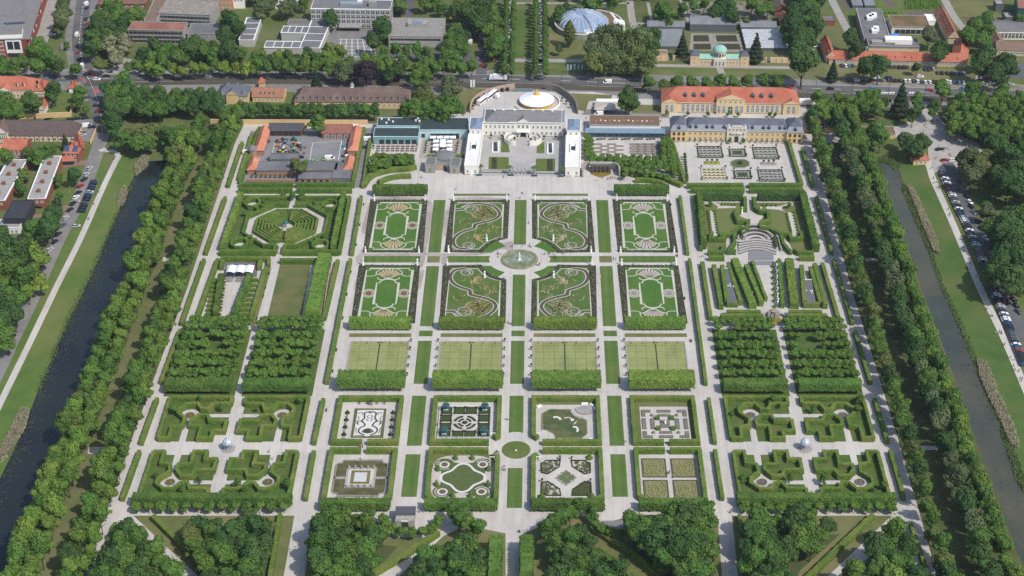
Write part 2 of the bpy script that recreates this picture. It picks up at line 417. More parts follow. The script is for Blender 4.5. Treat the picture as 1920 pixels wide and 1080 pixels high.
def hedge_mb(mb,pts,w,h,closed=False,z0=0,step=.9,jit=.1,mi=0):
 P=resample([Vector((p[0],p[1]))for p in pts],step,closed);n=len(P)
 prof=[(-.5,0),(-.5,.35),(-.5,.7),(-.44,1),(0,1.01),(.44,1),(.5,.7),(.5,.35),(.5,0)];m=len(prof);i0=len(mb.v)
 for k in range(n):
  a=P[(k-1)%n]if closed or k else P[k];b=P[(k+1)%n]if closed or k<n-1 else P[k]
  d1=(P[k]-a);d2=(b-P[k]);d=(b-a)
  d=d.normalized()if d.length>1e-6 else Vector((1,0));nn=Vector((-d.y,d.x));cc=1
  if d1.length>1e-6:d1.normalize();cc=max(.6,abs(nn.dot(Vector((-d1.y,d1.x)))))
  for(u,z)in prof:
   q=P[k]+nn*(u*w/cc)
   mb.v.append((q.x+U(-jit,jit),q.y+U(-jit,jit),z0+z*h+(U(-jit,jit)if z>0 else-.05)))
 for k in range(n if closed else n-1):
  j=(k+1)%n
  for q in range(m-1):mb.f.append((i0+k*m+q,i0+j*m+q,i0+j*m+q+1,i0+k*m+q+1)[::-1]);mb.m.append(mi)
 if not closed:
  mb.f.append(tuple(i0+q for q in range(m)));mb.m.append(mi);mb.f.append(tuple(i0+(n-1)*m+m-1-q for q in range(m)));mb.m.append(mi)
 return mb
HG={'hi':None}
def hedge(pts,w,h,label,group=None,m=None,closed=False,name='hedge',fuzz=.9):
 mb=hedge_mb(MB(),pts,w,h,closed)
 if fuzz:fuzz_line(mb,pts,w,h,closed,fuzz)
 return tag(mb.build(name,m or M_HEDGE),label,'hedge',group)
def fuzz_line(mb,pts,w,h,closed,dens):
 """loose leaf tufts along a clipped hedge so that its edges are not ruled lines"""
 P=[Vector((p[0],p[1]))for p in pts];n=len(P)
 for k in range(n if closed else n-1):
  a,b=P[k],P[(k+1)%n];L=(b-a).length
  if L<.1:continue
  d=(b-a)/L;nn=Vector((-d.y,d.x))
  for i in range(int(L*dens*(w+2*h))):
   t=U(0,L);r=rnd()*(w+2*h)
   if r<w:u,z,nr=r-w/2,h,Vector((0,0,1))
   elif r<w+h:u,z,nr=-w/2,r-w,Vector((-nn.x,-nn.y,.3))
   else:u,z,nr=w/2,r-w-h,Vector((nn.x,nn.y,.3))
   q=a+d*t+nn*u;leafquad(mb,Vector((q.x,q.y,z)),nr,.30,.7)
def leafbox(x0,y0,x1,y1,z0,z1,label,group,n_tr=None,m=None,name='pleached_lime',dens=2.4,s=.5,rows=1,cat='hedge'):
 """a clipped block of foliage carried on trunks"""
 r=thing(name,label,cat,((x0+x1)/2,(y0+y1)/2,0),group)
 mb=MB();w,d,h=x1-x0,y1-y0,z1-z0;cx,cy=(x0+x1)/2,(y0+y1)/2
 pts=[(x0,cy),(x1,cy)]if w>=d else[(cx,y0),(cx,y1)]
 hedge_mb(mb,pts,min(w,d),h,False,z0,1.2,.16)
 A=[(w*d,'z',1),(w*h,'y',-1),(w*h,'y',1),(d*h,'x',-1),(d*h,'x',1)]
 for ar,ax,sg in A:
  for i in range(int(ar*dens)):
   p=Vector((U(x0,x1),U(y0,y1),U(z0,z1)))
   if ax=='z':p.z=z1+U(-.25,.3);nr=Vector((0,0,1))
   elif ax=='y':p.y=(y1 if sg>0 else y0)+U(-.25,.25);nr=Vector((0,sg,.35))
   else:p.x=(x1 if sg>0 else x0)+U(-.25,.25);nr=Vector((sg,0,.35))
   leafquad(mb,p,nr,s,.75)
 mb.build('crown',m or L_LIME,r)
 n=n_tr or max(2,int(max(w,d)/5));
 for k in range(n):
  for q in range(rows):
   t=MB();f=(k+.5)/n
   if w>=d:px,py=x0+w*f,y0+d*((q+.5)/rows if rows>1 else .35)
   else:px,py=x0+w*(q+.5)/rows,y0+d*f
   t.tube((px,py,0),(px,py,z0+.3),.14,.11,6);t.build('trunk',M_BARK,r)
 return r
def cone_topiary(loc,r,h,label,group,m=None):
 t=thing('topiary_cone',label,'topiary',loc,group);mb=MB()
 mb.lathe((0,0,0),[(r*.9,.1),(r,h*.18),(r*.72,h*.45),(r*.4,h*.75),(.08,h)],9)
 for i in range(60):
  a=U(0,6.28);z=U(.1,.95);rr=r*(1-z)*1.05;leafquad(mb,Vector((rr*cos(a),rr*sin(a),z*h)),Vector((cos(a),sin(a),.5)),.25)
 mb.build('crown',m or M_HEDGED,t,True);k=MB();k.tube((0,0,0),(0,0,.3),.08,n=5);k.build('trunk',M_BARK,t,True)
 return t
 # ------------------------------------------------------------------ the ground
flat('ground',rect(-1800,-900,1800,2600),0,mat('ground_cover',(.105,.138,.042),.95,(.08,.118,.034),.1,6,(.14,.142,.066),.02,spec=.1))
flat('gravel_garden',gp(458,232,440,270,351,540,252,810,155,1085,110,1200,1800,1200,1757,1080,1722,955,1680,810,1652,720,1596,540,1550,370,1525,270,1510,190,1190,185,1110,172,860,172,800,232),.02,M_GRAVEL)
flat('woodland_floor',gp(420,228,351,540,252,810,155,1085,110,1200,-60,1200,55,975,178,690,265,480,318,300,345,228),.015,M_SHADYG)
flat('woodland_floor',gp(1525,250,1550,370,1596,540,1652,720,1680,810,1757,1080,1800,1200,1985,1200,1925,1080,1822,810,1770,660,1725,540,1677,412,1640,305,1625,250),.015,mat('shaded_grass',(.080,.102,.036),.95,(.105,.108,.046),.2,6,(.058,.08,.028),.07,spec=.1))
mb=MB();mb.ribbon(smooth(gp(405,250,395,285,360,345,312,478,270,590,240,680,215,735,190,800,140,935,100,1035,60,1130)),7.0,.03);struct('trodden_path',mb,mat('trodden_grass',(.135,.142,.058),.95,(.10,.122,.042),.25,6,(.155,.152,.072),.06,spec=.1))
for q in(gp(306,482,330,482,328,490,304,490),gp(166,838,200,838,200,851,164,851),gp(1622,484,1660,484,1660,490,1624,490),gp(1725,836,1760,836,1762,844,1728,844)):
 flat('gravel_path',q,.035,M_GRAVEL)
left_bank=gp(280,302,262,318,250,332,240,352,225,390,200,445,180,495,157,545,125,605,100,665,70,735,42,810,0,897,-90,1090,-120,1150)
flat('canal_water',left_bank+gp(-40,1150,10,1080,60,960,125,810,178,690,230,560,265,480,305,370,320,300),.012,M_WATERD)
right_bank=gp(1660,294,1684,312,1697,352,1722,410,1747,470,1767,540,1790,590,1810,632,1827,685,1852,747,1877,810,1915,915,1985,1090,2010,1150)
flat('canal_water',right_bank[::-1]+gp(1640,300,1642,320,1659,352,1679,412,1707,477,1727,540,1772,660,1824,810,1887,985,1935,1100,1950,1150),.012,M_WATERM)
lp=gp(197,283,212,284,222,292,216,305,193,352,152,445,105,540,57,640,0,757,-60,880)
flat('meadow',left_bank[:-1]+gp(-190,1090,-60,880,0,757,57,640,105,540,152,445,193,352,218,300,226,288,240,287,262,290),.008,M_MEADOW)
flat('meadow',gp(188,290,204,296,190,352,148,445,100,540,50,640,-5,757,-45,850,-30,690,20,590,110,460,150,380),.009,mat('mown_bank',(.095,.150,.036),.95,(.075,.130,.030),.2,6,(.125,.155,.05),.04,spec=.1))
flat('meadow',right_bank+gp(2120,1150,2010,920,1920,722,1880,632,1838,545,1787,425,1750,345,1738,310,1715,308,1690,306),.008,mat('bank_meadow',(.075,.128,.032),.95,(.056,.106,.026),.12,6,(.115,.135,.046),.03,spec=.1))
mb=MB();mb.ribbon(smooth(lp),3.0,.03);struct('gravel_path',mb,M_GRAVEL)
mb=MB();mb.ribbon(smooth(gp(1738,300,1744,318,1752,342,1787,420,1838,541,1880,628,1920,722,1985,875)),3.4,.03);struct('gravel_path',mb,M_GRAVEL)
mb=MB();mb.ribbon(smooth(gp(196,283,190,279)),4,.031);struct('gravel_path',mb,M_GRAVEL)
LROAD=gp(-60,800,-5,695,18,645,52,575,68,540,108,450,148,375,180,290,192,250,190,225,183,190,174,165,163,142,154,115,149,75,152,40,157,0,162,-60)
mb=MB();mb.ribbon(smooth(LROAD[:9]),7.6,.03);struct('side_road',mb,M_ASPHL)
mb=MB();mb.ribbon(smooth(LROAD[8:]),9.0,.034);struct('side_road',mb,M_ASPH)
mb=MB();mb.ribbon(smooth([p+Vector((-6.6,0,0))for p in LROAD[10:]]),4,.026);mb.ribbon(smooth([p+Vector((7,0,0))for p in LROAD[13:]]),5,.026);struct('pavement',mb,M_ASPHL)
MAIN=gp(-80,143,160,147,480,143,700,146,950,148,1200,157,1520,166,1900,177,2020,182)
MAIN_S=smooth(MAIN,5)
TRAM=gp(160,156,480,152,700,155,960,160,1200,167,1520,178,1700,183,1920,191,2020,194)
TRAM_S=smooth(TRAM,5)
mb=MB();mb.ribbon(smooth(gp(-80,150,160,152,480,148,960,156,1200,163,1520,173,1920,185,2020,190),5),34,.018);struct('pavement',mb,M_ASPHL)
mb=MB();mb.ribbon(MAIN_S,11,.036);struct('main_road',mb,M_ASPH)
mb=MB();mb.ribbon(TRAM_S,8.5,.04);struct('tram_bed',mb,mat('track_ballast',(.115,.095,.08),.95,(.09,.085,.06),.6,5,spec=.1))
M_LINE=mat('road_paint',(.72,.72,.70),.7)
M_REDP=mat('red_road_paint',(.42,.10,.085),.8,(.36,.09,.075),.6,4)
mb=MB()
for off in(-2.6,-1.2,1.2,2.6):mb.wall([p+Vector((0,off))for p in TRAM_S],.16,.04,.14)
struct('tram_rail',mb,M_DARK)
mb=MB()
for k in range(0,len(MAIN_S)-1):
 a,b=MAIN_S[k],MAIN_S[k+1];L0=(b-a).length;n=int(L0/9)
 for i in range(n):mb.ribbon([a+(b-a)*((i+.1)/n),a+(b-a)*((i+.5)/n)],.3,.044)
 for s in(-5.2,5.2):mb.ribbon([a+Vector((0,s)),b+Vector((0,s))],.18,.044)
ls=smooth(LROAD[8:])
for k in range(0,len(ls)-1):
 a,b=ls[k],ls[k+1];L0=(b-a).length;n=max(1,int(L0/6))
 for i in range(n):mb.ribbon([a+(b-a)*((i+.1)/n),a+(b-a)*((i+.6)/n)],.25,.044)
for k in range(16):
 x=1632+k*5.2
 if not 1676<x<1700:mb.ribbon(gp(x,175.5,x+3.5,172.2),.9,.044)
struct('road_marking',mb,M_LINE)
for q in(gp(160,132,172,132,174,136,161,136),gp(172,137,180,139,181,152,177,152),gp(147,144,152,145,165,152,160,154),gp(174,168,184,167,186,174,176,175)):
 flat('cycle_lane_marking',q,.05,M_REDP)
flat('plaza',gp(1512,200,1560,240,1636,236,1640,246,1700,232,1715,205,1745,192,1775,240,1835,270,1850,300,1800,312,1762,326,1742,320,1740,275,1728,250,1650,262,1530,270),.017,mat('plaza_gravel',(.40,.375,.345),.95,(.33,.31,.285),.2,6,spec=.1))
mb=MB();mb.ribbon(smooth(gp(1776,305,1790,330,1814,395,1845,465,1878,545,1915,615,1985,750)),6.2,.03);struct('side_road',mb,M_ASPH)
mb=MB();mb.ribbon(smooth(gp(902,146,903,110,906,75,880,62,868,45,850,42)),6,.033);mb.ribbon(smooth(gp(760,60,768,20,772,-30)),5,.033);struct('side_road',mb,M_ASPH)
flat('car_park',gp(700,100,880,95,890,128,660,132,640,112),.02,M_ASPH)
flat('school_yard',gp(612,55,700,55,705,108,640,115,610,75),.022,M_ASPHL)
mb=MB()
for k in range(6):mb.ribbon(gp(640+k*10,73,634+k*13,106),.35,.03);mb.ribbon(gp(634,74+k*6.4,703,74+k*6.4),.35,.034)
struct('paving_line',mb,M_LINE)
flat('car_park',gp(1890,128,1930,112,1940,150,1890,146),.02,M_ASPH)
flat('gravel_verge',gp(1586,148,1860,155,1920,158,1920,165,1570,157),.021,mat('tan_verge',(.27,.235,.175),.95,(.215,.19,.135),.4,5,(.17,.16,.09),.1,spec=.1))
flat('lawn',gp(1535,120,1560,150,1850,152,1830,130,1700,126,1600,124),.019,M_DRY)
for q in(gp(1222,127,1345,130,1342,143,1218,140),gp(1356,131,1470,134,1476,148,1358,144),gp(930,119,1100,121,1100,141,926,140)):
 flat('lawn',q,.019,mat('verge_grass',(.105,.145,.04),.95,(.085,.125,.034),.25,6,(.145,.15,.064),.06,spec=.1))
mb=MB();mb.ribbon(gp(1200,122,1480,127),4,.026);mb.ribbon(gp(1349,127,1356,146),4,.024);mb.ribbon(gp(930,113,1100,114),5,.024)
mb.ribbon(gp(1014,-20,1012.5,60,1012.5,120,1013,141),3.4,.024);mb.ribbon(gp(958,-20,955,60,953,120,952,141),3.4,.024);mb.ribbon(smooth(gp(1180,-10,1186,40,1198,60,1210,64)),4.5,.024);mb.ribbon(gp(1195,44,1480,40),3,.024);mb.ribbon(gp(960,6,1180,6),2.4,.024)
mb.ribbon(smooth(gp(1550,-20,1570,20,1592,62)),5,.024);mb.ribbon(smooth(gp(1762,-20,1785,25,1808,56)),5,.024);mb.ribbon(gp(1276,0,1290,40),2,.023);mb.ribbon(gp(1215,5,1222,42),2,.023)
mb.ribbon(gp(310,124,330,88,350,80),4,.024);mb.ribbon(smooth(gp(240,110,215,130,200,134,205,138)),6,.024);mb.ribbon(gp(196,136,480,136),4,.023);mb.ribbon(smooth(gp(94,0,88,45,76,80)),8,.023);mb.ribbon(smooth(gp(146,0,128,60,132,100,150,135)),3,.0235)
struct('gravel_path',mb,mat('grey_path',(.34,.32,.295),.95,(.28,.265,.245),.3,5,spec=.1))
flat('botanical_bed',gp(1296,62,1386,64,1396,98,1292,94),.027,mat('bed_gravel',(.30,.275,.245),.95,(.22,.205,.18),.5,5,spec=.1))
flat('botanical_bed',gp(1188,0,1275,2,1278,40,1192,40),.018,M_SHADYG);flat('botanical_bed',gp(1286,4,1460,4,1440,42,1292,40),.018,mat('scree_bed',(.20,.19,.15),.95,(.085,.095,.04),.35,5,(.26,.24,.2),.1,spec=.1))
for q in(gp(1640,2,1676,0,1684,18,1648,18),gp(1590,18,1690,20,1700,42,1600,42)):flat('nursery_plot',q,.02,M_MEADOW)
flat('nursery_plot',gp(1570,-5,1596,-5,1604,18,1584,18),.021,mat('tilled_soil',(.14,.115,.095),.95,(.115,.095,.08),.5,5,spec=.1));flat('nursery_plot',gp(1700,22,1770,20,1778,36,1706,36),.021,MATS['tilled_soil'])
flat('nursery_plot',gp(1655,-4,1670,-4,1678,14,1662,14),.023,MATS['tilled_soil'])
flat('nursery_plot',gp(1780,6,1862,4,1880,34,1802,34),.02,M_DRY)
flat('meadow',gp(930,8,1002,8,1004,108,940,106),.018,mat('avenue_lawn',(.085,.132,.034),.95,(.07,.115,.03),.2,6,(.11,.14,.046),.05,spec=.1))
flat('meadow',gp(1028,8,1070,8,1110,110,1030,108),.0185,M_DRY)
flat('forecourt',gp(1090,215,1255,222,1255,200,1100,205),.028,M_ASPHL)
flat('lawn',smooth(gp(860,169,925,169,905,178,885,192,872,214,864,212),4,True),.03,M_DRY)
flat('lawn',gp(1052,174,1148,178,1146,186,1104,190,1098,210,1085,206,1078,192),.03,M_DRY);flat('lawn',gp(1185,196,1236,197,1236,213,1185,212),.032,M_DRY)
flat('meadow',gp(60,236,140,190,160,200,130,220,100,218,85,218),.018,M_DRY);flat('meadow',gp(110,168,150,172,132,218,84,218),.022,mat('garden_lawn',(.115,.152,.04),.95,(.09,.132,.034),.3,5,spec=.1))
flat('workyard',gp(470,246,680,246,668,346,448,346),.03,mat('yard_asphalt',(.20,.20,.205),.9,(.175,.175,.18),.3,5,(.225,.222,.22),.06,spec=.2))
mb=MB();mb.ribbon(gp(689,240,666,352),5.5,.031);struct('service_road',mb,M_ASPHL)
flat('driveway',gp(76,320,166,308,160,300,100,314,70,310),.02,mat('brick_paving',(.25,.15,.12),.9,(.21,.125,.1),.5,4));flat('driveway',gp(56,402,90,402,124,384,132,390,110,402,90,408,60,408),.021,MATS['brick_paving'])
flat('lawn',gp(96,320,150,318,132,380,92,384),.019,MATS['garden_lawn']);flat('lawn',gp(60,400,85,396,76,440,40,442),.019,MATS['garden_lawn']);flat('driveway',gp(130,236,140,222,180,224,190,236,172,268,150,262),.02,M_ASPHL)
flat('car_park',gp(-20,505,28,505,26,545,-20,548),.021,M_ASPH)
# ------------------------------------------------------------------ the great garden
def Z(x0,y0,s,z,*pts):
 """ground points from an enlarged survey tile of the photograph"""
 return[G(x0+pts[i]/s,y0+pts[i+1]/s,z)for i in range(0,len(pts),2)]
ROWS=[(14.7,59.3),(7.1,59.3),(-57.5,-5.4),(-65.7,-61.1),(-102.4,-69.3),(-145.9,-111.1)]
def lawn(x0,y0,x1,y1,m=None,z=.03):return flat('lawn',rect(x0,y0,x1,y1),z,m or M_LAWN)
for s in(-1,1):
 for a,b in((7.1,59.3),(-57.5,-5.4),(-65.7,-61.1),(-102.4,-69.3),(-145.9,-111.1),(-178.6,-151.5)):lawn(s*38.5,a,s*44.6,b)
 lawn(s*48,-2.1,s*75.2,4);lawn(s*38.5,-2.1,s*44.6,4,M_DRY)
 k=[(14+.9*cos(t),0)for t in(0,)]
 flat('lawn',[(s*x,y)for x,y in((14.2,4),(35,4),(35,-2.1),(14.2,-2.1),(14.9,1))],.03,M_LAWN)
for a,b in((14.7,59.3),(-57.5,-13.2),(-65.7,-61.1),(-102.4,-69.3)):lawn(-3,a,3,b)
flat('lawn',[(-3,-111.1),(3,-111.1),(3,-137.2),(1.2,-136.6),(-1.2,-136.6),(-3,-137.2)],.03,M_LAWN);lawn(-3,-185.4,3,-160.5)
for sx in(-1,1):
 for a,b in((58.9,61.4),(-68.6,-65.3)):pass
 for x0,x1 in((7,34.8),(48,76)):
  lawn(sx*x0,-66.3,sx*x1,-63.3,M_DRY)
 lawn(sx*5.9,63.6,sx*34.6,66,M_DRY,.031)
for sx in(-1,1):
 for y0,y1 in((5.6,17.5),(-15,-3.4)):
  top=y0>0;o=[]
  for i in range(9):
   t=rad(28+(68-28)*i/8);o.append((sx*15.2*cos(t)*1.02,(1 if top else-1)*13.2*sin(t)+1))
  for i in range(9):
   t=rad(62-(62-18)*i/8);o.append((sx*23*cos(t),(1 if top else-1)*19.5*sin(t)+1))
  o=[(sx*max(7,abs(p[0])),p[1])for p in o];flat('lawn',o,.03,M_LAWNP)
mb=MB();mb.ring((.2,-148.6),0,5.9,.03,40);struct('round_lawn',mb,mat('round_lawn_grass',(.105,.142,.038),.95,(.086,.122,.032),.4,5,(.13,.15,.05),.1,spec=.1))
DP=lambda*p:Z(660,360,6,0,*p)
for i,P in enumerate(((235,95,190,130,150,260,105,420,125,470,175,480,110,660,40,740,60,810,110,800,135,700,170,690,245,130),(255,88,300,62,420,48,560,55,680,60,830,84),(845,105,900,130,905,250,870,470,850,600,800,830,745,830,770,690,835,300),(1035,240,1105,200,1110,300,1090,470,1030,480),(1010,700,1080,688,1090,720,1065,800,1040,840,1000,780),(160,695,780,690,850,700,850,715,130,722),(780,690,1090,690,1420,690,1420,712,860,715),(95,815,110,800,100,900,60,1080,20,1080,60,920),(1160,82,1280,60,1420,52,1600,66,1740,84),(1755,560,1815,560,1800,690,1700,640,1560,690,1440,690,1560,600),(740,920,810,880,770,1080,725,1080))):
 flat('damp_gravel',smooth([q.xy for q in DP(*P)],4,True),.0228+i*.0004,M_GRAVEL2)
mb=MB()
for i in range(46):
 x,y=choice((G(1110+U(-5,6),U(385,470)),G(1150+U(-6,4),U(385,470)),G(1262+U(-6,4),U(400,470)),G(1122+U(-4,5),U(505,600)),G(1282+U(-5,5),U(505,600)))).xy;mb.ribbon([(x-U(.2,.5),y+U(1,2.5)),(x,y),(x+U(-.3,.3),y-U(1,2.5))],[.2,U(.4,.9),.2],.026+i*.0003)
o=mb.build('damp_streaks',mat('grey_damp_gravel',(.36,.345,.325),.95,(.31,.297,.28),.6,4));o['kind']='structure'
# ---- great fountain
t=thing('great_fountain','large round bell fountain with a white jet at the heart of the parterre','fountain',(0,0,0))
mb=MB();mb.lathe((0,.4,0),[(8.9,0),(8.9,.55),(8.1,.6),(8.0,.5),(7.6,.46),(7.6,.1)],48);mb.f.pop();mb.m.pop();mb.build('basin_rim',mat('mossy_stone',(.20,.19,.09),.8,(.15,.15,.06),1,4,(.27,.25,.17),.4),t)
mb=MB();mb.ring((0,.4),0,7.62,.28,48);mb.build('basin_water',mat('pool_water',(.17,.19,.115),.25,(.30,.32,.28),.32,5,(.12,.16,.05),.12,spec=.5,bump=.1,bscale=1.5),t)
mb=MB();mb.lathe((0,.4,.28),[(.62,0),(.3,.8),(.34,2.2),(.24,3.4),(.08,4.1)],8)
mb.build('water_jet',mat('white_spray',(.85,.87,.88),.6),t)
mb=MB()
for i in range(160):
 a=U(0,6.28);r=abs(random.gauss(0,2.4));mb.box((r*cos(a)-.3,-.4+r*.7*sin(a),.3),(.1,.1,U(.03,.15)),U(0,3))
o=mb.build('spray',MATS['white_spray'],t);o['kind']='stuff'
# ---- parterre panels
M_RIB=mat('white_gravel_ribbon',(.50,.485,.42),.95,(.45,.435,.37),.8,4,spec=.1)
M_SAND=mat('yellow_sand',(.44,.36,.21),.95,(.39,.32,.185),.9,4,spec=.1);M_PINK=mat('pink_sand',(.46,.41,.35),.95,(.41,.365,.31),.9,4,spec=.1)
M_MULCH=mat('purple_bed',(.155,.105,.10),.95,(.12,.08,.08),1.2,4,spec=.1);M_GREYB=mat('grey_bed',(.26,.235,.225),.95,(.215,.195,.19),1.2,4,spec=.1)
M_SPIRAL=mat('dark_spiral_bed',(.105,.085,.068),.95,(.080,.068,.055),1.0,4,spec=.1)
M_EARTHY=mat('tawny_edging',(.42,.32,.16),.95,(.34,.25,.11),1.0,4,spec=.1)
def arc(cx,cy,rx,ry,a0,a1,n=14):return[(cx+rx*cos(rad(a0+(a1-a0)*i/n)),cy+ry*sin(rad(a0+(a1-a0)*i/n)))for i in range(n+1)]
def border_ring(root,outline,w,mound=.45):
 """planted border round a panel: low bed with small plants"""
 mb=MB();mb.wall(outline,w,.02,.16,0,True);mb.build('flower_border',M_BED,root)
 mb=MB();n=len(outline)
 for k in range(n):
  a,b=Vector(outline[k]),Vector(outline[(k+1)%n]);d=b-a;L0=d.length;nn=Vector((-d.y,d.x)).normalized()
  for i in range(int(L0*w*1.9)):
   p=a+d*rnd()+nn*U(-.45,.45)*w;h=U(.15,mound)if rnd()<.93 else U(.6,1.1);s=U(.2,.42)
   mb.box((p.x,p.y,.1),(s,s,h),U(0,3),0 if rnd()<.62 else(1 if rnd()<.5 else 2),(.55,.55))
 o=mb.build('border_plant',[mat('border_foliage',(.065,.085,.03),.9,(.04,.055,.02),3,2),mat('border_soil',(.17,.14,.125),.95),mat('border_blossom',(.30,.25,.23),.9)],root);o['kind']='stuff'
def shell_panel(cx,y0,y1,sand,spot,lab):
 """lawn with two shell ornaments, an elongated centre and two ovals"""
 w2=13.0;cy=(y0+y1)/2;t=thing('parterre_garden',lab,'parterre',(cx,cy,0),'shell panels of the great parterre')
 X=lambda u,v:(cx+u,cy+v)
 hy=(y1-y0)/2
 mb=MB();mb.prism(rect(cx-w2,y0,cx+w2,y1),0,.05);mb.build('lawn',M_LAWNP,t)
 border_ring(t,rect(cx-w2-.2,y0-.2,cx+w2+.2,y1+.2),2.1)
 mb=MB();z=.075;a,b=w2-2.0,hy-2.0
 mb.ribbon([X(-a,-b+1.6),X(-a,b-1.6),X(-a+1.6,b-1.6),X(-a+1.6,b),X(a-1.6,b),X(a-1.6,b-1.6),X(a,b-1.6),X(a,-b+1.6),X(a-1.6,-b+1.6),X(a-1.6,-b),X(-a+1.6,-b),X(-a+1.6,-b+1.6)],.62,z,0,True)
 c=5.2;d=9.2
 fig=[X(-c,-d),X(-c,d),X(-c+1.4,d)]+[X(*p)for p in arc(0,d+.2,c-1.4,3.0,176,4)]+[X(c-1.4,d),X(c,d),X(c,-d),X(c-1.4,-d)]+[X(*p)for p in arc(0,-d-.2,c-1.4,3.0,-4,-176)]+[X(-c+1.4,-d)]
 mb.ribbon(fig,.62,z+.012,0,True)
 for s in(-1,1):
  for q in(-1,1):
   mb.ribbon([X(q*a,s*(b-7.0)),X(q*(a-3.2),s*(b-7.0))]+[X(q*p[0],s*p[1])for p in smooth([(a-3.2,b-7.0),(a-4.8,b-5.9),(6.0,b-5.2),(4.0,b-6.0),(1.2,d+4.4)],4)],.5,z+.024)
   mb.ribbon([X(q*p[0],s*p[1])for p in smooth([(1.0,d+3.8),(3.0,d+2.6),(4.9,d+3.6),(5.1,d+5.2)],5)],[.6]*10+[.5,.45,.4,.35,.3,.25],z+.036)
   mb.ribbon([X(q*p[0],s*p[1])for p in smooth([(0,b-.3),(3.6,b-.6),(6.0,b-3.2),(6.0,b-5.2)],5)],.5,z+.048)
  mb.ring(X(0,s*(d+3.9)),0,1.0,z+.03,14)
 mb.build('gravel_ribbon',M_RIB,t)
 for s in(-1,1):
  mb=MB();apex=X(0,s*(d+4.7));n=9
  for i in range(n):
   a0=rad(90-62+124*i/n+1.6);a1=rad(90-62+124*(i+1)/n-1.6);P=[]
   def rim(t):
    u=cos(t);v=sin(t);return 1/math.sqrt((u/5.9)**2+(v/(b-d-5.2))**2)
   def at(t,k):return(apex[0]+k*cos(t),apex[1]+s*k*sin(t))
   am=(a0+a1)/2;r=rim(am)
   mb.face([(p[0],p[1],z+.06)for p in ccw([at(am,.4),at(a0,rim(a0)*.6),at(a0,rim(a0)*.95),at(am,r*1.0),at(a1,rim(a1)*.95),at(a1,rim(a1)*.6)])])
  mb.build('shell_ornament',sand,t)
  mb=MB()
  for i in range(1,n):
   a0=rad(90-62+124*i/n);mb.wall([at(a0,.9),at(a0,rim(a0)*.97)],.16,z,z+.12)
  mb.build('box_edging',M_BOX,t)
 for q in(-1,1):
  mb=MB();c0=X(q*8.2,0);mb.ring(c0,2.5,3.0,z+.02,28,0,1.02,1.24);mb.ring(c0,2.2,2.5,z+.02,28,1,1.02,1.24);mb.ring(c0,1.55,2.2,z+.02,28,2,1.02,1.24);mb.ring(c0,0,1.55,z+.06,24,3,1.02,1.24)
  mb.build('oval_bed',[M_RIB,M_BOX,sand,spot],t)
 return t
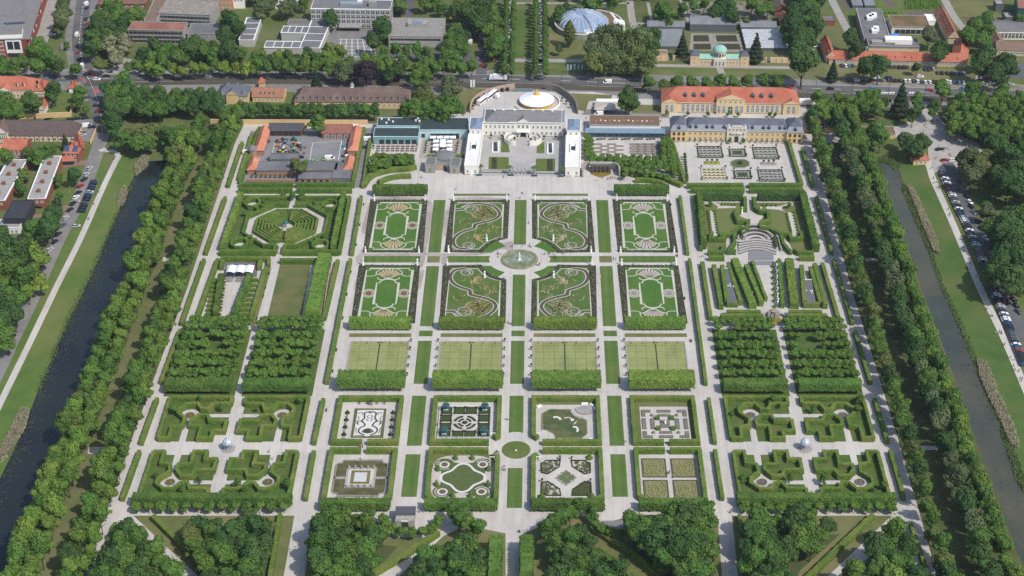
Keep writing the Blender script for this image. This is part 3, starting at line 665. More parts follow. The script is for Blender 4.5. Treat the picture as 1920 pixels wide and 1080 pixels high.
def spiral_panel(sx,sy,y0,y1,lab,tawny):
 """lawn with the big S-shaped scroll, mirrored about both axes; the corner by the fountain is cut by an arc"""
 t=thing('parterre_garden',lab,'parterre',(sx*20.9,(y0+y1)/2,0),'scroll panels of the great parterre')
 xa,xb=7.0,34.9;H2=y1-y0
 def X(u,v):
  return(sx*(xa+(xb-xa)*u),(y0+H2*v)if sy>0 else(y1-H2*v))
 cut=[(0,.25),(.10,.235),(.22,.19),(.33,.115),(.42,0)]
 out=[X(*p)for p in cut]+[X(1,0),X(1,1),X(0,1)]
 mb=MB();mb.prism(out,0,.05);mb.build('lawn',mat('scroll_lawn',(.080,.138,.032),.95,(.064,.118,.026),.6,5,(.105,.135,.048),.16,spec=.1),t)
 border_ring(t,out,1.9)
 ins=[X(*p)for p in((.07,.27),(.16,.255),(.27,.21),(.38,.14),(.47,.045),(.9,.045),(.9,.075),(.945,.075),(.945,.925),(.9,.925),(.9,.958),(.115,.958),(.115,.925),(.07,.925))]
 z=.075;mb=MB();mb.ribbon(ins,.42,z,0,True)
 up=[(.93,.775),(.72,.775),(.66,.80)]+[(.47+.235*cos(rad(a))*k,.79+.15*sin(rad(a))*k2)for a,k,k2 in()]
 S=smooth([X(*p)for p in((.94,.82),(.82,.82),(.77,.87),(.63,.93),(.45,.935),(.25,.885),(.13,.755),(.17,.655),(.32,.585),(.53,.535))],6)+[Vector(X(*p))for p in((.555,.525),(.575,.445))]+smooth([X(*p)for p in((.60,.435),(.80,.36),(.905,.26),(.915,.16),(.85,.075),(.70,.05),(.60,.075),(.56,.125),(.60,.165))],6)
 nS=len(S);wS=[1.9 if k<nS*.80 else 1.9-1.4*(k-nS*.8)/(nS*.2)for k in range(nS)]
 mb.ribbon(S,[w+.55 for w in wS],z+.012)
 dk=MB();dk.ribbon(S,[w*.84 for w in wS],z+.03)
 for(c0,r0,turns,a0,dirn)in(((.66,.815),.115,1.9,20,1),((.655,.125),.085,1.5,200,1)):
  P=[]
  for i in range(34):
   f=i/33;a=rad(a0)+dirn*f*turns*2*pi;r=r0*(1-f*.86);P.append(X(c0[0]+r*1.35*cos(a),c0[1]+r*.85*sin(a)))
  mb.ribbon(P,[.95-.6*i/33 for i in range(34)],z+.045);dk.ribbon(P,[.42-.28*i/33 for i in range(34)],z+.055)
 rr=random.Random(5)
 mb2=MB()
 def plume(cu,cv,a,L,w,bend):
  P=[]
  for i in range(9):
   f=i/8;aa=a+bend*f;P.append((cu+L*f*cos(aa)*1.3,cv+L*f*sin(aa)))
  P=[X(*p)for p in P];ww=[max(.08,w*sin(pi*min(1,.12+.95*i/8)))for i in range(9)]
  mb2.ribbon(P,ww,z+.02,0)
  if rr.random()<.3:mb2.wall(P,.12,z,z+.1,1)
 for i in range(26):plume(.50+rr.uniform(-.22,.14),.76+rr.uniform(-.14,.1),rr.uniform(0,6.3),rr.uniform(.05,.11),.3,rr.uniform(-1.6,1.6))
 for i in range(30):plume(.36+rr.uniform(-.24,.4),.36+rr.uniform(-.22,.22),rr.uniform(0,6.3),rr.uniform(.04,.1),.28,rr.uniform(-1.6,1.6))
 for i in range(9):plume(.62,.78,3.3+.24*i,.22,.42,-1.3)
 for i in range(9):plume(.30+.012*i,.70+.022*i,2.6+.12*i,.13,.5,1.3)
 for i in range(8):plume(.50-.02*i,.74,rad(200+22*i),.17+.03*(i%3),.55,-.9)
 for i in range(6):plume(.30+.05*i,.88-.012*i,rad(230+6*i),.12,.6,1.0)
 for i in range(8):plume(.55,.23,rad(70+17*i),.16+.03*(i%2),.6,.5)
 for i in range(9):plume(.24+rr.uniform(-.1,.12),.40+rr.uniform(-.06,.07),rr.uniform(0,6.3),.09,.5,rr.uniform(-.8,.8))
 for i in range(8):plume(.74+rr.uniform(-.12,.12),.58+rr.uniform(-.07,.08),rr.uniform(0,6.3),.08,.42,rr.uniform(-.8,.8))
 mb.build('gravel_ribbon',M_RIB,t);dk.build('scroll_bed',M_SPIRAL,t);mb2.build('plume_ornament',[M_EARTHY if tawny else mat('pale_plume',(.42,.37,.24),.95,(.32,.28,.16),1,3),M_BOX],t)
TOP,BOT=(8.2,58.4),(-54.0,-5.6)
for s,sp,sd_,nm in((-1,M_MULCH,M_SAND,'yellow sand shells and dark purple ovals'),(1,M_GREYB,M_PINK,'pink sand shells and pale grey ovals')):
 shell_panel(s*62,TOP[0],TOP[1],sd_,sp,'parterre lawn with %s nearest the palace terrace'%nm)
 shell_panel(s*62,BOT[0],BOT[1],sd_,sp,'parterre lawn with %s beside the pleached limes'%nm)
 side='on the side of the hedge maze' if s<0 else 'on the side of the stepped theatre'
 spiral_panel(s,1,TOP[0],TOP[1],'scroll parterre between fountain and palace terrace, '+side,s<0)
 spiral_panel(s,-1,BOT[0],BOT[1],'scroll parterre between fountain and pleached limes, '+side,s<0)
 # ---- statues round the parterre
def make_statue():
 t=thing('statue','','statue');mb=MB();mb.box((0,0,0),(.95,.95,.25));mb.box((0,0,.25),(.72,.72,1.3),0,0,(.92,.92));mb.box((0,0,1.55),(.86,.86,.15));mb.build('pedestal',M_MARBLE,t,True)
 mb=MB();mb.lathe((0,0,1.7),[(.36,0),(.33,.5),(.27,.9),(.22,1.1),(.34,1.45),(.30,1.65),(.1,1.74),(.08,1.8),(.15,1.9),(.16,2.03),(.08,2.13)],9,0,1,.8)
 mb.tube((.3,0,3.3),(.42,.1,2.75),.09,.07,5);mb.tube((.42,.1,2.75),(.3,-.25,2.6),.07,.06,5);mb.tube((-.3,0,3.3),(-.45,-.05,2.8),.09,.07,5);mb.tube((-.45,-.05,2.8),(-.5,-.1,3.4),.07,.05,5)
 mb.smooth=True;mb.build('figure',M_MARBLE,t,True);return t
STAT=make_statue();first=[True]
def statue(x,y,lab,group='white statues round the parterre'):
 if first[0]:first[0]=False;STAT.location=(x,y,0);tag(STAT,lab,'statue',group);return STAT
 return copy_thing(STAT,(x,y,0),U(0,6),U(.95,1.1),lab,group)
for s in(-1,1):
 sd2='maze side' if s<0 else 'theatre side'
 for xx,what in((7.2,'scroll panel by the main axis'),(34.6,'scroll panel'),(49,'shell panel'),(75,'shell panel by the outer hedge')):
  for yy,wh in((58.6,'palace end'),(7.4,'cross axis'),(-4.6,'cross axis, lime end')):
   if xx==7.2 and yy!=58.6:continue
   statue(s*xx,yy,'white statue, %s, %s, %s'%(wh,what,sd2))
 statue(s*16.4,18.4,'white statue in the curved border behind the fountain towards the palace, %s'%sd2);statue(s*16.4,-15.6,'white statue in the curved border of the fountain facing the ponds, %s'%sd2)
 # ---- the four square ponds
M_POND=mat('algae_pond',(.285,.30,.108),.35,(.25,.27,.094),.5,5,(.215,.235,.08),.12,spec=.45,bump=.04,bscale=1)
PN=['pond nearest the maze side bosquet','pond beside the central axis, maze side','pond beside the central axis, theatre side','pond nearest the theatre side bosquet']
for i,(a,b)in enumerate(((-74.6,-48.6),(-34.7,-6.8),(6.9,34.9),(48.3,74.5))):
 t=thing('pond','square yellow-green '+PN[i],'pond',((a+b)/2,-83.5,0),'square ponds');y0,y1=-98.5,-70.1
 mb=MB();mb.wall(rect(a,y0,b,y1),.5,0,.26,0,True);mb.build('stone_edge',M_STONE,t)
 mb=MB();mb.face([(p[0],p[1],.06)for p in rect(a,y0,b,y1)]);mb.build('pond_water',M_POND,t)
 mb=MB();c=(a+b)/2
 for k in range(1,6):
  if k!=3:mb.ribbon([(a+(b-a)*k/6,y0+.3),(a+(b-a)*k/6,y1-.3)],.13,.068)
  mb.ribbon([(a+.3,y0+(y1-y0)*k/5.6),(b-.3,y0+(y1-y0)*k/5.6)],.13,.072)
 o=mb.build('slab_joint',mat('pond_joint',(.10,.115,.035),.7),t);o['kind']='stuff'
 mb=MB();mb.box((c,(y0+y1)/2,.05),(.55,y1-y0-.5,.07));mb.build('middle_channel',mat('wet_channel',(.055,.05,.032),.5),t)
 mb=MB();mb.box((c,y1-.75,.05),(2.6,.5,.09));mb.build('weir',mat('wet_channel',(0,0,0)),t)
 for k in range(5):
  mb=MB();mb.lathe((a+(b-a)*(k+.5)/5,y1-1.6,.05),[(.28,0),(.2,.25),(.16,1.0),(.3,1.1),(.22,1.4),(.1,1.5)],8);mb.build('gargoyle',M_STONE,t)
def make_pot():
 t=thing('potted_tree','','potted plant');mb=MB();mb.lathe((0,0,0),[(.3,0),(.42,.45),(.46,.5)],8);mb.build('pot',mat('terracotta',(.28,.13,.08),.9),t,True)
 mb=MB();mb.tube((0,0,.4),(0,0,1.3),.05,n=5);mb.build('stem',M_BARK,t,True)
 mb=MB();blob(mb,(0,0,1.8),(.5,.5,.55))
 for i in range(60):d=rvec();leafquad(mb,Vector((0,0,1.8))+d*.62,d,.22)
 mb.build('crown',L_DARK,t,True);return t
POT=make_pot();potn=[0]
def pot(p,lab,group,sc=1.0):
 potn[0]+=1
 if potn[0]==1:POT.location=(p[0],p[1],0);POT.scale=(sc,)*3;return tag(POT,lab,'potted plant',group)
 return copy_thing(POT,(p[0],p[1],0),U(0,6),sc*U(.9,1.1),lab,group)
for i,(a,b)in enumerate(((-74.6,-48.6),(-34.7,-6.8),(6.9,34.9),(48.3,74.5))):
 for x in(a-.9,b+.9):
  if i==0 and x<a:continue
  if i==3 and x>b:continue
  for k in range(5):pot((x,-70-6.6*k),'small dark plant in a pot along the edge of a square pond','pots along the square ponds',.8)
  # ---- pleached lime blocks
LB=['outermost towards the maze','beside the main axis towards the maze','beside the main axis towards the theatre','outermost towards the theatre']
for i,(a,b)in enumerate(((-76.2,-48.3),(-35.6,-6.4),(6.9,35.5),(48.4,75.6))):
 leafbox(a,-61.6,b,-57.4,1.3,5.4,'shallow pleached lime block below the parterre, '+LB[i],'pleached limes below the parterre',6,L_LIMEB)
 leafbox(a-.4,-109.2,b+.4,-101.2,2.6,6.7,'deep pleached lime block between pond and special garden, '+LB[i],'deep pleached limes behind the ponds',6,L_LIMEB if i else L_LIME,rows=2)
for s in(-1,1):
 leafbox(s*62-14,62.4,s*62+14,66.2,1.5,5.6,'pleached lime block on the palace terrace, '+('maze side' if s<0 else 'cascade side'),'pleached limes on the terrace',6,L_LIME)
 # ---- thin hedges between the walks
HX=gp(0,0)
for(x0,y0,x1,y1,g)in((677,366,660,481,0),(657,484,613,722,0),(606,746,589,836,0),(588,844,573,941,0),(1275,366,1289,480,1),(1293,484,1323,724,1),(1329,745,1340,835,1),(1341,842,1354,940,1),(454,265,428,353,2),(422,368,386,480,2),(382,484,341,612,2),(337,617,303,722,2),(294,745,265,836,2),(261,843,230,941,2),(216,979,178,1090,2),(1505,277,1523,353,3),(1531,368,1559,479,3),(1564,486,1598,611,3),(1603,618,1631,722,3),(1640,746,1663,833,3),(1669,843,1694,940,3),(1708,980,1741,1090,3),(408,484,370,602,4),(633,486,608,602,5),(498,500,471,603,6),(1317,490,1332,602,7),(1542,492,1571,600,8),(472,250,449,340,9),(1478,260,1502,350,10),(1260,262,1284,346,11)):
 a=G(x0,y0,2.3);b=G(x1,y1,0);x=(a.x+b.x)/2
 lab=('long thin hedge beside the parterre, maze side','long thin hedge beside the parterre, theatre side','long thin hedge between the walks by the blue canal','long thin hedge between the walks by the brown canal','hedge along the walk beside the white tent stage','hedge closing the games lawn beside the brick-red wall','hedge between tent stage court and gravel cross walk','thin hedge flanking the hedge theatre towards the parterre','thin hedge flanking the hedge theatre towards the brown canal','hedge along the outer wall of the work yard','hedge on the outer side of the orangery parterre','hedge between orangery parterre and pot-lined walk')[g]
 h=hedge([(a.x,a.y),(x*.0+b.x,b.y)],1.7 if g<4 else 2.0,2.3,lab.replace('long thin hedge','thin hedge')+', abreast of '+seg((a.y+b.y)/2,a.x)if g<4 else lab,'thin hedges along the walks' if g<4 else None)
 # ---- bosquet gardens with hedge cabinets (four quarters each side)
QA=[(12.7,4.6),(7.5,4.6),(7.5,9.5),(2.9,9.5),(2.9,16.4),(10,16.4),(11.2,20.0),(15.3,20.2),(17.8,16.4),(17.5,13),(12.6,12.6)]
QB=[(29.2,4.6),(24.8,4.6),(24.8,12),(20.8,13),(20.4,17.8),(23.9,21.5),(24.2,24.8),(21.1,28.2),(17,28.4),(14.7,24.7),(12,24.2),(10.3,28.2),(3,28.4)]
for s in(-1,1):
 CXm,CYm=s*117.6,-147.5;sd2='maze side' if s<0 else 'theatre side'
 for qx in(-1,1):
  for qy in(-1,1):
   T=lambda P:[(CXm+qx*u,CYm+qy*v)for u,v in P]
   top=qy>0;wh='%s quarter by the %s'%('lime row' if not top else 'bosquet trees','canal walk' if qx==s else 'special gardens')
   vmax=33.6
   flat('lawn',T([(2.7,9.4),(7.4,9.4),(7.4,4.4),(29.6,4.4),(29.6,vmax),(2.7,vmax)]),.03,mat('cabinet_grass',(.078,.126,.030),.95,(.060,.104,.025),.35,6,(.108,.128,.042),.1,spec=.1))
   mb=MB();mb.face([(p[0],p[1],.045)for p in ccw(T([(18.1,3.6),(20.8,3.6),(20.6,19.3),(18.3,19.3)]))]);mb.face([(p[0],p[1],.049)for p in ccw(T([(2,21),(16.5,20.9),(16.5,23.3),(2,23.3)]))]);mb.face([(p[0],p[1],.053)for p in ccw(T([(19.4+4.1*cos(a*.3927+.196),22.2+4.4*sin(a*.3927+.196))for a in range(16)]))])
   struct('gravel_path',mb,M_GRAVEL)
   g='hedge cabinets of the bosquet gardens'
   hedge(T(QA),1.5,2.4,'zigzag hedge around an inner grass cabinet, %s, %s'%(wh,sd2),g,closed=True)
   hedge(T(QB),1.5,2.4,'angular hedge round a small pool, %s, %s'%(wh,sd2),g)
   hedge(T([(3,28.4),(3,vmax-.8),(29.2,vmax-.8),(29.2,4.6)]if top else[(29.2,4.6),(29.2,vmax+.6)]),1.5,2.4,'straight outer hedge framing the bosquet garden, %s, %s'%(wh,sd2),g)
   if not top:hedge(T([(3,28.4),(3,vmax)]),1.5,2.4,'short hedge stub reaching the lime row, %s, %s'%(wh,sd2),g)
   t=thing('round_pool','small round pool in its hedge cabinet, %s, %s'%(wh,sd2),'pool',(CXm+qx*19.4,CYm+qy*22.2,0),'small pools in hedge cabinets')
   mb=MB();mb.lathe((CXm+qx*19.4,CYm+qy*22.2,0),[(2.0,0),(2.0,.45),(1.75,.45),(1.7,.2)],20);mb.f.pop();mb.m.pop();mb.build('rim',mat('pool_stone',(.17,.155,.125),.85,(.12,.11,.085),1.5,3),t)
   mb=MB();mb.ring((CXm+qx*19.4,CYm+qy*22.2),0,1.74,.25,20);mb.build('pool_water',mat('olive_pool_water',(.13,.115,.03),.3,(.10,.09,.025),1,3)if s<0 else mat('dim_pool_water',(.14,.125,.105),.3,(.10,.09,.08),1,3),t)
   mb=MB();mb.lathe((CXm+qx*19.4,CYm+qy*22.2,.2),[(.45,0),(.3,.3),(.35,.4),(.1,.6)],8);mb.build('nozzle',mat('rusty_stone',(.25,.13,.09),.9),t)
   for k in range(3):
    u,v=(U(4,9),U(22,27))if k==0 else((U(25,28),U(14,30))if k==1 else(U(8,28),U(29.5,31.5)))
    p=T([(u,v)])[0];tree('small*',p,'young tree standing in the grass behind the hedge cabinets','young trees in the bosquet gardens',sc=U(.4,.8),name='cabinet_tree')
 t=thing('dome_pavilion','small open pavilion with silvery white dome in the crossing, '+sd2,'pavilion',(CXm+.4,CYm,0),'dome pavilions')
 mb=MB();c=(CXm+.4,CYm-.6,0);mb.lathe(c,[(3.0,0),(3.0,.12),(2.7,.2)],20);mb.build('step',M_STONE,t)
 for k in range(8):
  a=pi/4*k;mb=MB();mb.tube((c[0]+1.75*cos(a),c[1]+1.75*sin(a),.15),(c[0]+1.75*cos(a),c[1]+1.75*sin(a),3.2),.1,n=6);mb.build('post',mat('pale_blue_metal',(.35,.42,.46),.5),t)
 mb=MB();mb.lathe((c[0],c[1],3.1),[(2.1,0),(2.1,.25),(1.95,.9),(1.5,1.6),(.8,2.0),(.25,2.15),(.15,2.5)],16);mb.smooth=True;mb.build('dome',mat('silver_dome',(.46,.51,.56),.35,spec=.5,metal=.3),t)
 for k in range(8):
  a=pi/4*k;mb=MB();P=[(c[0]+r*cos(a),c[1]+r*sin(a),3.1+z)for r,z in((2.14,.2),(1.99,.92),(1.54,1.63),(.84,2.05))]
  for q in range(3):mb.tube(P[q],P[q+1],.06,n=4)
  mb.build('dome_rib',M_WHITE,t)
 for a,b in((CXm-31,CXm+31),):
  leafbox(a,-185.6,b,-181.8,1.4,5.0,'clipped lime row closing the bosquet garden, '+sd2,'lime rows before the groves',12,L_LIME)
  for k in range(13):tree('clip*',(a+2.4+4.75*k,-188.6+U(-.3,.3)),'clipped lime of the thin row before the dark grove, '+sd2,'limes of the thin row, '+sd2,sc=U(.88,1.0),name='row_lime')
  # ---- frames of the eight special gardens
SG={}
for s in(-1,1):
 sd2='maze side' if s<0 else 'theatre side'
 for inner in(0,1):
  a,b=(6.3,35.3)if inner else(47.9,75.6)
  pos='by the main axis' if inner else 'by the bosquets'
  for row,(y0,y1)in enumerate(((-146.2,-113.9),(-184.0,-149.8))):
   x0,x1=sorted((s*a,s*b));w=1.9;o=w/2
   lab='tall hedge framing the special garden %s, %s, %s'%(pos,sd2,'pond row' if row==0 else 'grove row')
   xi,xo=s*(a+o),s*(b-o);m=(x0+x1)/2
   yb,yf=y1-o,y0+o
   gate=1.1
   H0=2.5
   if inner:
    c=3.4
    if row==0:P=[(xi+s*c*1.1,yf),(xo,yf),(xo,yb),(xi,yb),(xi,yf+c*1.3),(xi+s*1.6,yf+c*.9)]
    else:P=[(xi+s*c*1.1,yb),(xo,yb),(xo,yf+3 if True else yf),(xo-s*2.6,yf),(xi,yf),(xi,yb-c*1.3),(xi+s*1.6,yb-c*.9)]
    hedge(P,w,H0,lab,'hedges framing the special gardens')
   else:
    if row==0:
     hedge([(m-s*gate,yf),(xi,yf),(xi,yb),(xo,yb),(xo,yf),(m+s*gate,yf)],w,H0,lab,'hedges framing the special gardens')
    else:
     hedge([(m-s*gate,yb),(xi,yb),(xi,yf+3),(xi+s*2.6,yf),(xo,yf),(xo,yb),(m+s*gate,yb)],w,H0,lab,'hedges framing the special gardens')
   SG[(s,inner,row)]=(x0+w,y0+w,x1-w,y1-w)
   if row==1:
    leafbox(x0+.5,-188.3,x1-.3,-184.6,1.3,4.6,'clipped lime block below the special garden %s, %s'%(pos,sd2),'lime blocks before the end wall',7,L_LIME)
    # ------------------------------------------------------------------ hedge rows north of the compartments
for x0,x1,y,g in((449,549,353.5,'back row by the work yard, canal half'),(554,664,353.5,'back row by the work yard, palace half'),(447,548,363.5,'front row above the maze, canal half'),(556,660,363.5,'front row above the maze, palace half'),(1288,1394,355,'closing the orangery parterre, palace half'),(1404,1503,355,'closing the orangery parterre, canal half'),(1295,1396,363.5,'above the stepped theatre, palace half'),(1405,1506,363.5,'above the stepped theatre, canal half')):
 a,b=G(x0,y),G(x1,y);hedge([(a.x,a.y+1.1),(b.x,b.y+1.1)],2.2,2.8,'straight clipped hedge '+g,'straight hedges across the garden head',M_HEDGED)
 # ------------------------------------------------------------------ maze
MZ=lambda z,*p:Z(360,350,6,z,*p)
flat('lawn',MZ(0,530,95,1760,100,1650,785,285,785),.03,MATS['cabinet_grass'])
C0=G(535.8,420,2.0)
def octa(ap,c=C0):return[Vector((c.x+ap/cos(pi/8)*cos(pi/8+k*pi/4),c.y+ap/cos(pi/8)*sin(pi/8+k*pi/4)))for k in range(8)]
flat('gravel_ring',octa(19.6),.036,M_GRAVEL);flat('lawn',octa(15.5),.04,MATS['cabinet_grass'])
flat('gravel_path',rect(C0.x-1.6,G(0,482).y-1,C0.x+1.6,C0.y-15),.044,M_GRAVEL);flat('gravel_path',rect(C0.x-1.2,C0.y+15,C0.x+1.2,G(0,362).y),.044,M_GRAVEL)
def ring_gap(ap,gaps,c=C0):
 """octagon polyline(s) broken at the given side indices"""
 P=octa(ap,c);runs=[];cur=[]
 for k in range(8):
  a,b=P[k],P[(k+1)%8]
  if k in gaps:
   m=(a+b)/2;d=(b-a).normalized();runs.append(cur+[a,m-d*gaps[k]]if cur else[a,m-d*gaps[k]]);cur=[m+d*gaps[k]]
  else:cur=cur+[a]if not cur or(cur[-1]-a).length>.01 else cur
 runs.append(cur+[P[0]])
 if len(runs)>1 and(runs[-1][-1]-runs[0][0]).length<.01:runs[0]=runs[-1]+runs[0][1:];runs.pop()
 return runs
t=thing('hedge_maze','octagonal hedge maze with nested rings and a small pavilion at its centre','maze',(C0.x,C0.y,0))
for i,ap in enumerate((15.0,13.3,11.6,9.9,8.2,6.5,4.8)):
 gp_={5:1.25 if i==0 else 1.9,1:1.9}if i else{5:1.25}
 if i in(2,4):gp_[7]=.9
 if i in(1,3):gp_[3]=.9
 for r in ring_gap(ap,gp_):
  mb=hedge_mb(MB(),r,.95,2.0,False,0,.9,.08);fuzz_line(mb,r,.95,2.0,False,.9);mb.build('hedge',M_HEDGE,t)
for P in([(1.6,4.5),(1.6,13)],[(-1.6,4.5),(-1.6,13)],[(1.4,-4.5),(1.4,-12.6)],[(-1.4,-4.5),(-1.4,-12.6)],[(5,.6),(11,.6)],[(-5.2,.6),(-11,.6)],[(7,7),(9,9)],[(-5,-5),(-7,-7)],[(5.5,-4.8),(7.4,-6.6)]):
 P=[(C0.x+u,C0.y+v)for u,v in P];mb=hedge_mb(MB(),P,.95,2.0,False,0,.9,.08);fuzz_line(mb,P,.95,2,False,.9);mb.build('hedge',M_HEDGE,t)
mb=MB();mb.ring((C0.x,C0.y),0,3.4,.06,20);mb.build('gravel_circle',M_GRAVEL,t)
t=thing('maze_pavilion','little open pavilion with teal roof in the centre of the maze','pavilion',(C0.x,C0.y,0))
for k in range(6):
 mb=MB();a=k*1.0472;mb.tube((C0.x+1.5*cos(a),C0.y+1.5*sin(a),0),(C0.x+1.5*cos(a),C0.y+1.5*sin(a),2.6),.09,n=5);mb.build('post',M_WHITE,t)
mb=MB();mb.lathe((C0.x,C0.y,2.6),[(1.6,0),(1.25,.6),(.6,1.1),(.1,1.5)],12);mb.build('roof',mat('teal_copper',(.04,.12,.13),.6,(.03,.09,.10),2,3),t)
hg='hedges around the maze'
for r in ring_gap(20.2,{5:2.0,1:2.0,7:0.02}):hedge(r,1.3,2.5,'angular hedge wall around the gravel ring of the maze',hg,M_HEDGED)
for i,(u,v)in enumerate(((680,185),(1555,205),(535,640),(1445,660))):
 c=MZ(1.5,u,v)[0];n=('far canal corner','far palace corner','near canal corner','near palace corner')[i]
 hedge([Vector((c.x+4.0*cos(k*.7854+.39-(0 if i<2 else 3.14)),c.y+4.6*sin(k*.7854+.39-(0 if i<2 else 3.14))))for k in range(8)],1.3,2.5,'hedged cabinet loop in the %s of the maze garden'%n,hg,M_HEDGED,closed=True)
 mb=MB();mb.ring((c.x,c.y),0,3.2,.05,14);struct('gravel_circle',mb,M_GRAVEL)
 d=Vector((C0.x-c.x,C0.y-c.y)).normalized();nn=Vector((-d.y,d.x))
 for q in(-1,1):hedge([Vector((c.x,c.y))+d*4.4+nn*1.4*q,Vector((c.x,c.y))+d*8.6+nn*2.2*q],1.2,2.4,'short hedge leading to the %s cabinet, %s flank'%(n,'sunny' if q>0 else 'shaded'),hg,M_HEDGED)
a,b=MZ(0,285,780)[0],MZ(0,1655,788)[0]
hedge([(a.x+.8,a.y+1.2),(C0.x-2.2,a.y+1.2),(C0.x-2.2,a.y+7)],1.8,2.6,'front hedge of the maze garden, half towards the canal',hg,M_HEDGED);hedge([(C0.x+2.2,a.y+7),(C0.x+2.2,a.y+1.2),(b.x,a.y+1.2),MZ(2.4,1772,105)[0].xy],1.8,2.6,'front and side hedge of the maze garden, half towards the parterre',hg,M_HEDGED)
a,b=MZ(0,570,152)[0],MZ(0,1680,152)[0];hedge([(a.x,a.y),(C0.x-3,a.y)],1.6,2.4,'back hedge of the maze garden, canal half',hg,M_HEDGED);hedge([(C0.x+3,a.y),(b.x,a.y)],1.6,2.4,'back hedge of the maze garden, palace half',hg,M_HEDGED)
def leafrow(P,w,z0,z1,lab,group,m=None,n_tr=6,dens=2.2,s=.5):
 """pleached row along any line: crown on trunks"""
 P=[Vector((p[0],p[1]))for p in P];r=thing('pleached_lime',lab,'hedge',(P[0].x,P[0].y,0),group);mb=hedge_mb(MB(),P,w,z1-z0,False,z0,1.1,.16)
 for k in range(len(P)-1):
  a,b=P[k],P[k+1];L0=(b-a).length;d=(b-a)/L0;nn=Vector((-d.y,d.x));h=z1-z0
  for i in range(int(L0*(w+2*h)*dens)):
   t=a+d*U(0,L0);q=rnd()*(w+2*h)
   if q<w:p,nr=t+nn*(q-w/2),Vector((0,0,1));zz=z1+U(-.2,.3)
   else:
    sg=1 if q<w+h else-1;p=t+nn*(sg*(w/2+U(-.2,.25)));zz=U(z0,z1);nr=Vector((sg*nn.x,sg*nn.y,.3))
   leafquad(mb,Vector((p.x,p.y,zz)),nr,s,.75)
 mb.build('crown',m or L_LIME,r);a,b=P[0],P[-1]
 for k in range(n_tr):
  p=a+(b-a)*((k+.5)/n_tr);t=MB();t.tube((p.x,p.y,0),(p.x,p.y,z0+.3),.13,.1,6);t.build('trunk',M_BARK,r)
 return r
leafrow([MZ(4,548,60)[0],MZ(.5,350,725)[0]],2.4,1.0,4.4,'tall pleached row on the canal side of the maze','pleached rows beside the maze',L_LIMEB,10)
leafrow([MZ(4,1705,55)[0],MZ(.5,1590,725)[0]],2.4,1.0,4.4,'tall pleached row on the parterre side of the maze','pleached rows beside the maze',L_LIMEB,10)
for u,v,k in((1012,95,'young'),(1225,100,'young'),(1135,120,'arched'),(800,150,''),(1370,190,''),(590,300,''),(550,560,''),(1490,560,'')):tree('small*',MZ(2,u,v)[0].xy.to_3d(),'bushy tree among the hedges of the maze garden','bushy trees in the maze garden',sc=.75 if k else .5,name='maze_tree')
# ------------------------------------------------------------------ tent stage court and games lawn
TS=lambda z,*p:Z(340,470,6,z,*p)
hedge([TS(0,445,118)[0].xy,TS(0,985,122)[0].xy,TS(0,985,195)[0].xy],1.8,2.4,'hedge behind the white tent stage',None)
flat('lawn',TS(0,960,190,1010,200,830,860,775,860),.03,M_DRY)
leafrow([TS(3.5,448,262)[0],TS(.5,388,765)[0]],2.4,.8,3.9,'clipped row flanking the tent stage court, canal side','clipped rows flanking the tent stage')
leafrow([TS(3.5,770,262)[0],TS(.5,605,765)[0]],2.8,.8,3.9,'clipped row flanking the tent stage court, lawn side','clipped rows flanking the tent stage')
for k in range(9):
 f=k/8
 a=TS(0,345-80*f,372+415*f)[0];b=TS(0,425-40*f,372+415*f)[0];hedge([a.xy,b.xy],1.3,1.8,'short wing hedge of the tent stage, canal side','wing hedges of the tent stage')
 a=TS(0,760-130*f,350+440*f)[0];b=TS(0,865-120*f,350+440*f)[0];hedge([a.xy,b.xy],1.3,1.8,'short wing hedge of the tent stage, lawn side','wing hedges of the tent stage')
for u,v,w_ in((455,215,'canal'),(880,215,'lawn')):hedge([TS(0,u+12,v-75)[0].xy,TS(0,u,v+10)[0].xy],2.0,2.6,'short hedge beside the tent on the %s side'%w_,None)
flat('stage_floor',TS(0,492,130,865,130,850,300,480,300),.05,mat('stage_boards',(.14,.135,.14),.8));flat('stage_carpet',TS(0,805,165,850,165,840,215,800,215),.055,mat('pink_carpet',(.42,.16,.15),.9))
M_TENT=mat('white_canvas',(.86,.86,.87),.6,spec=.3)
t=thing('tent_stage','white three-bay canvas tent over the garden stage','tent',TS(0,650,260)[0])
a,b=TS(3.4,495,250)[0],TS(3.4,800,250)[0];c=TS(4.6,520,145)[0];dpt=c.y-a.y;w3=(b.x-a.x)/3
for k in range(3):
 mb=MB();nx,ny=8,6;i0=len(mb.v)
 for iy in range(ny+1):
  for ix in range(nx+1):
   u,v=ix/nx,iy/ny;z=3.2+1.5*sin(pi*u)*(.35+.65*sin(pi*min(1,v*.8+.2)))+.25*(2*v-1)**2
   mb.v.append((a.x+w3*(k+u*.985),a.y+dpt*v-(.7*sin(pi*u)if iy==0 else 0),z))
 for iy in range(ny):
  for ix in range(nx):q=i0+iy*(nx+1)+ix;mb.f.append((q,q+1,q+nx+2,q+nx+1));mb.m.append(0)
 mb.smooth=True;mb.build('canopy',M_TENT,t)
for k in range(4):
 for y in(a.y,a.y+dpt):
  mb=MB();mb.tube((a.x+w3*k*.995,y,0),(a.x+w3*k*.995,y,3.5),.09,n=6);mb.build('pole',M_STONE,t)
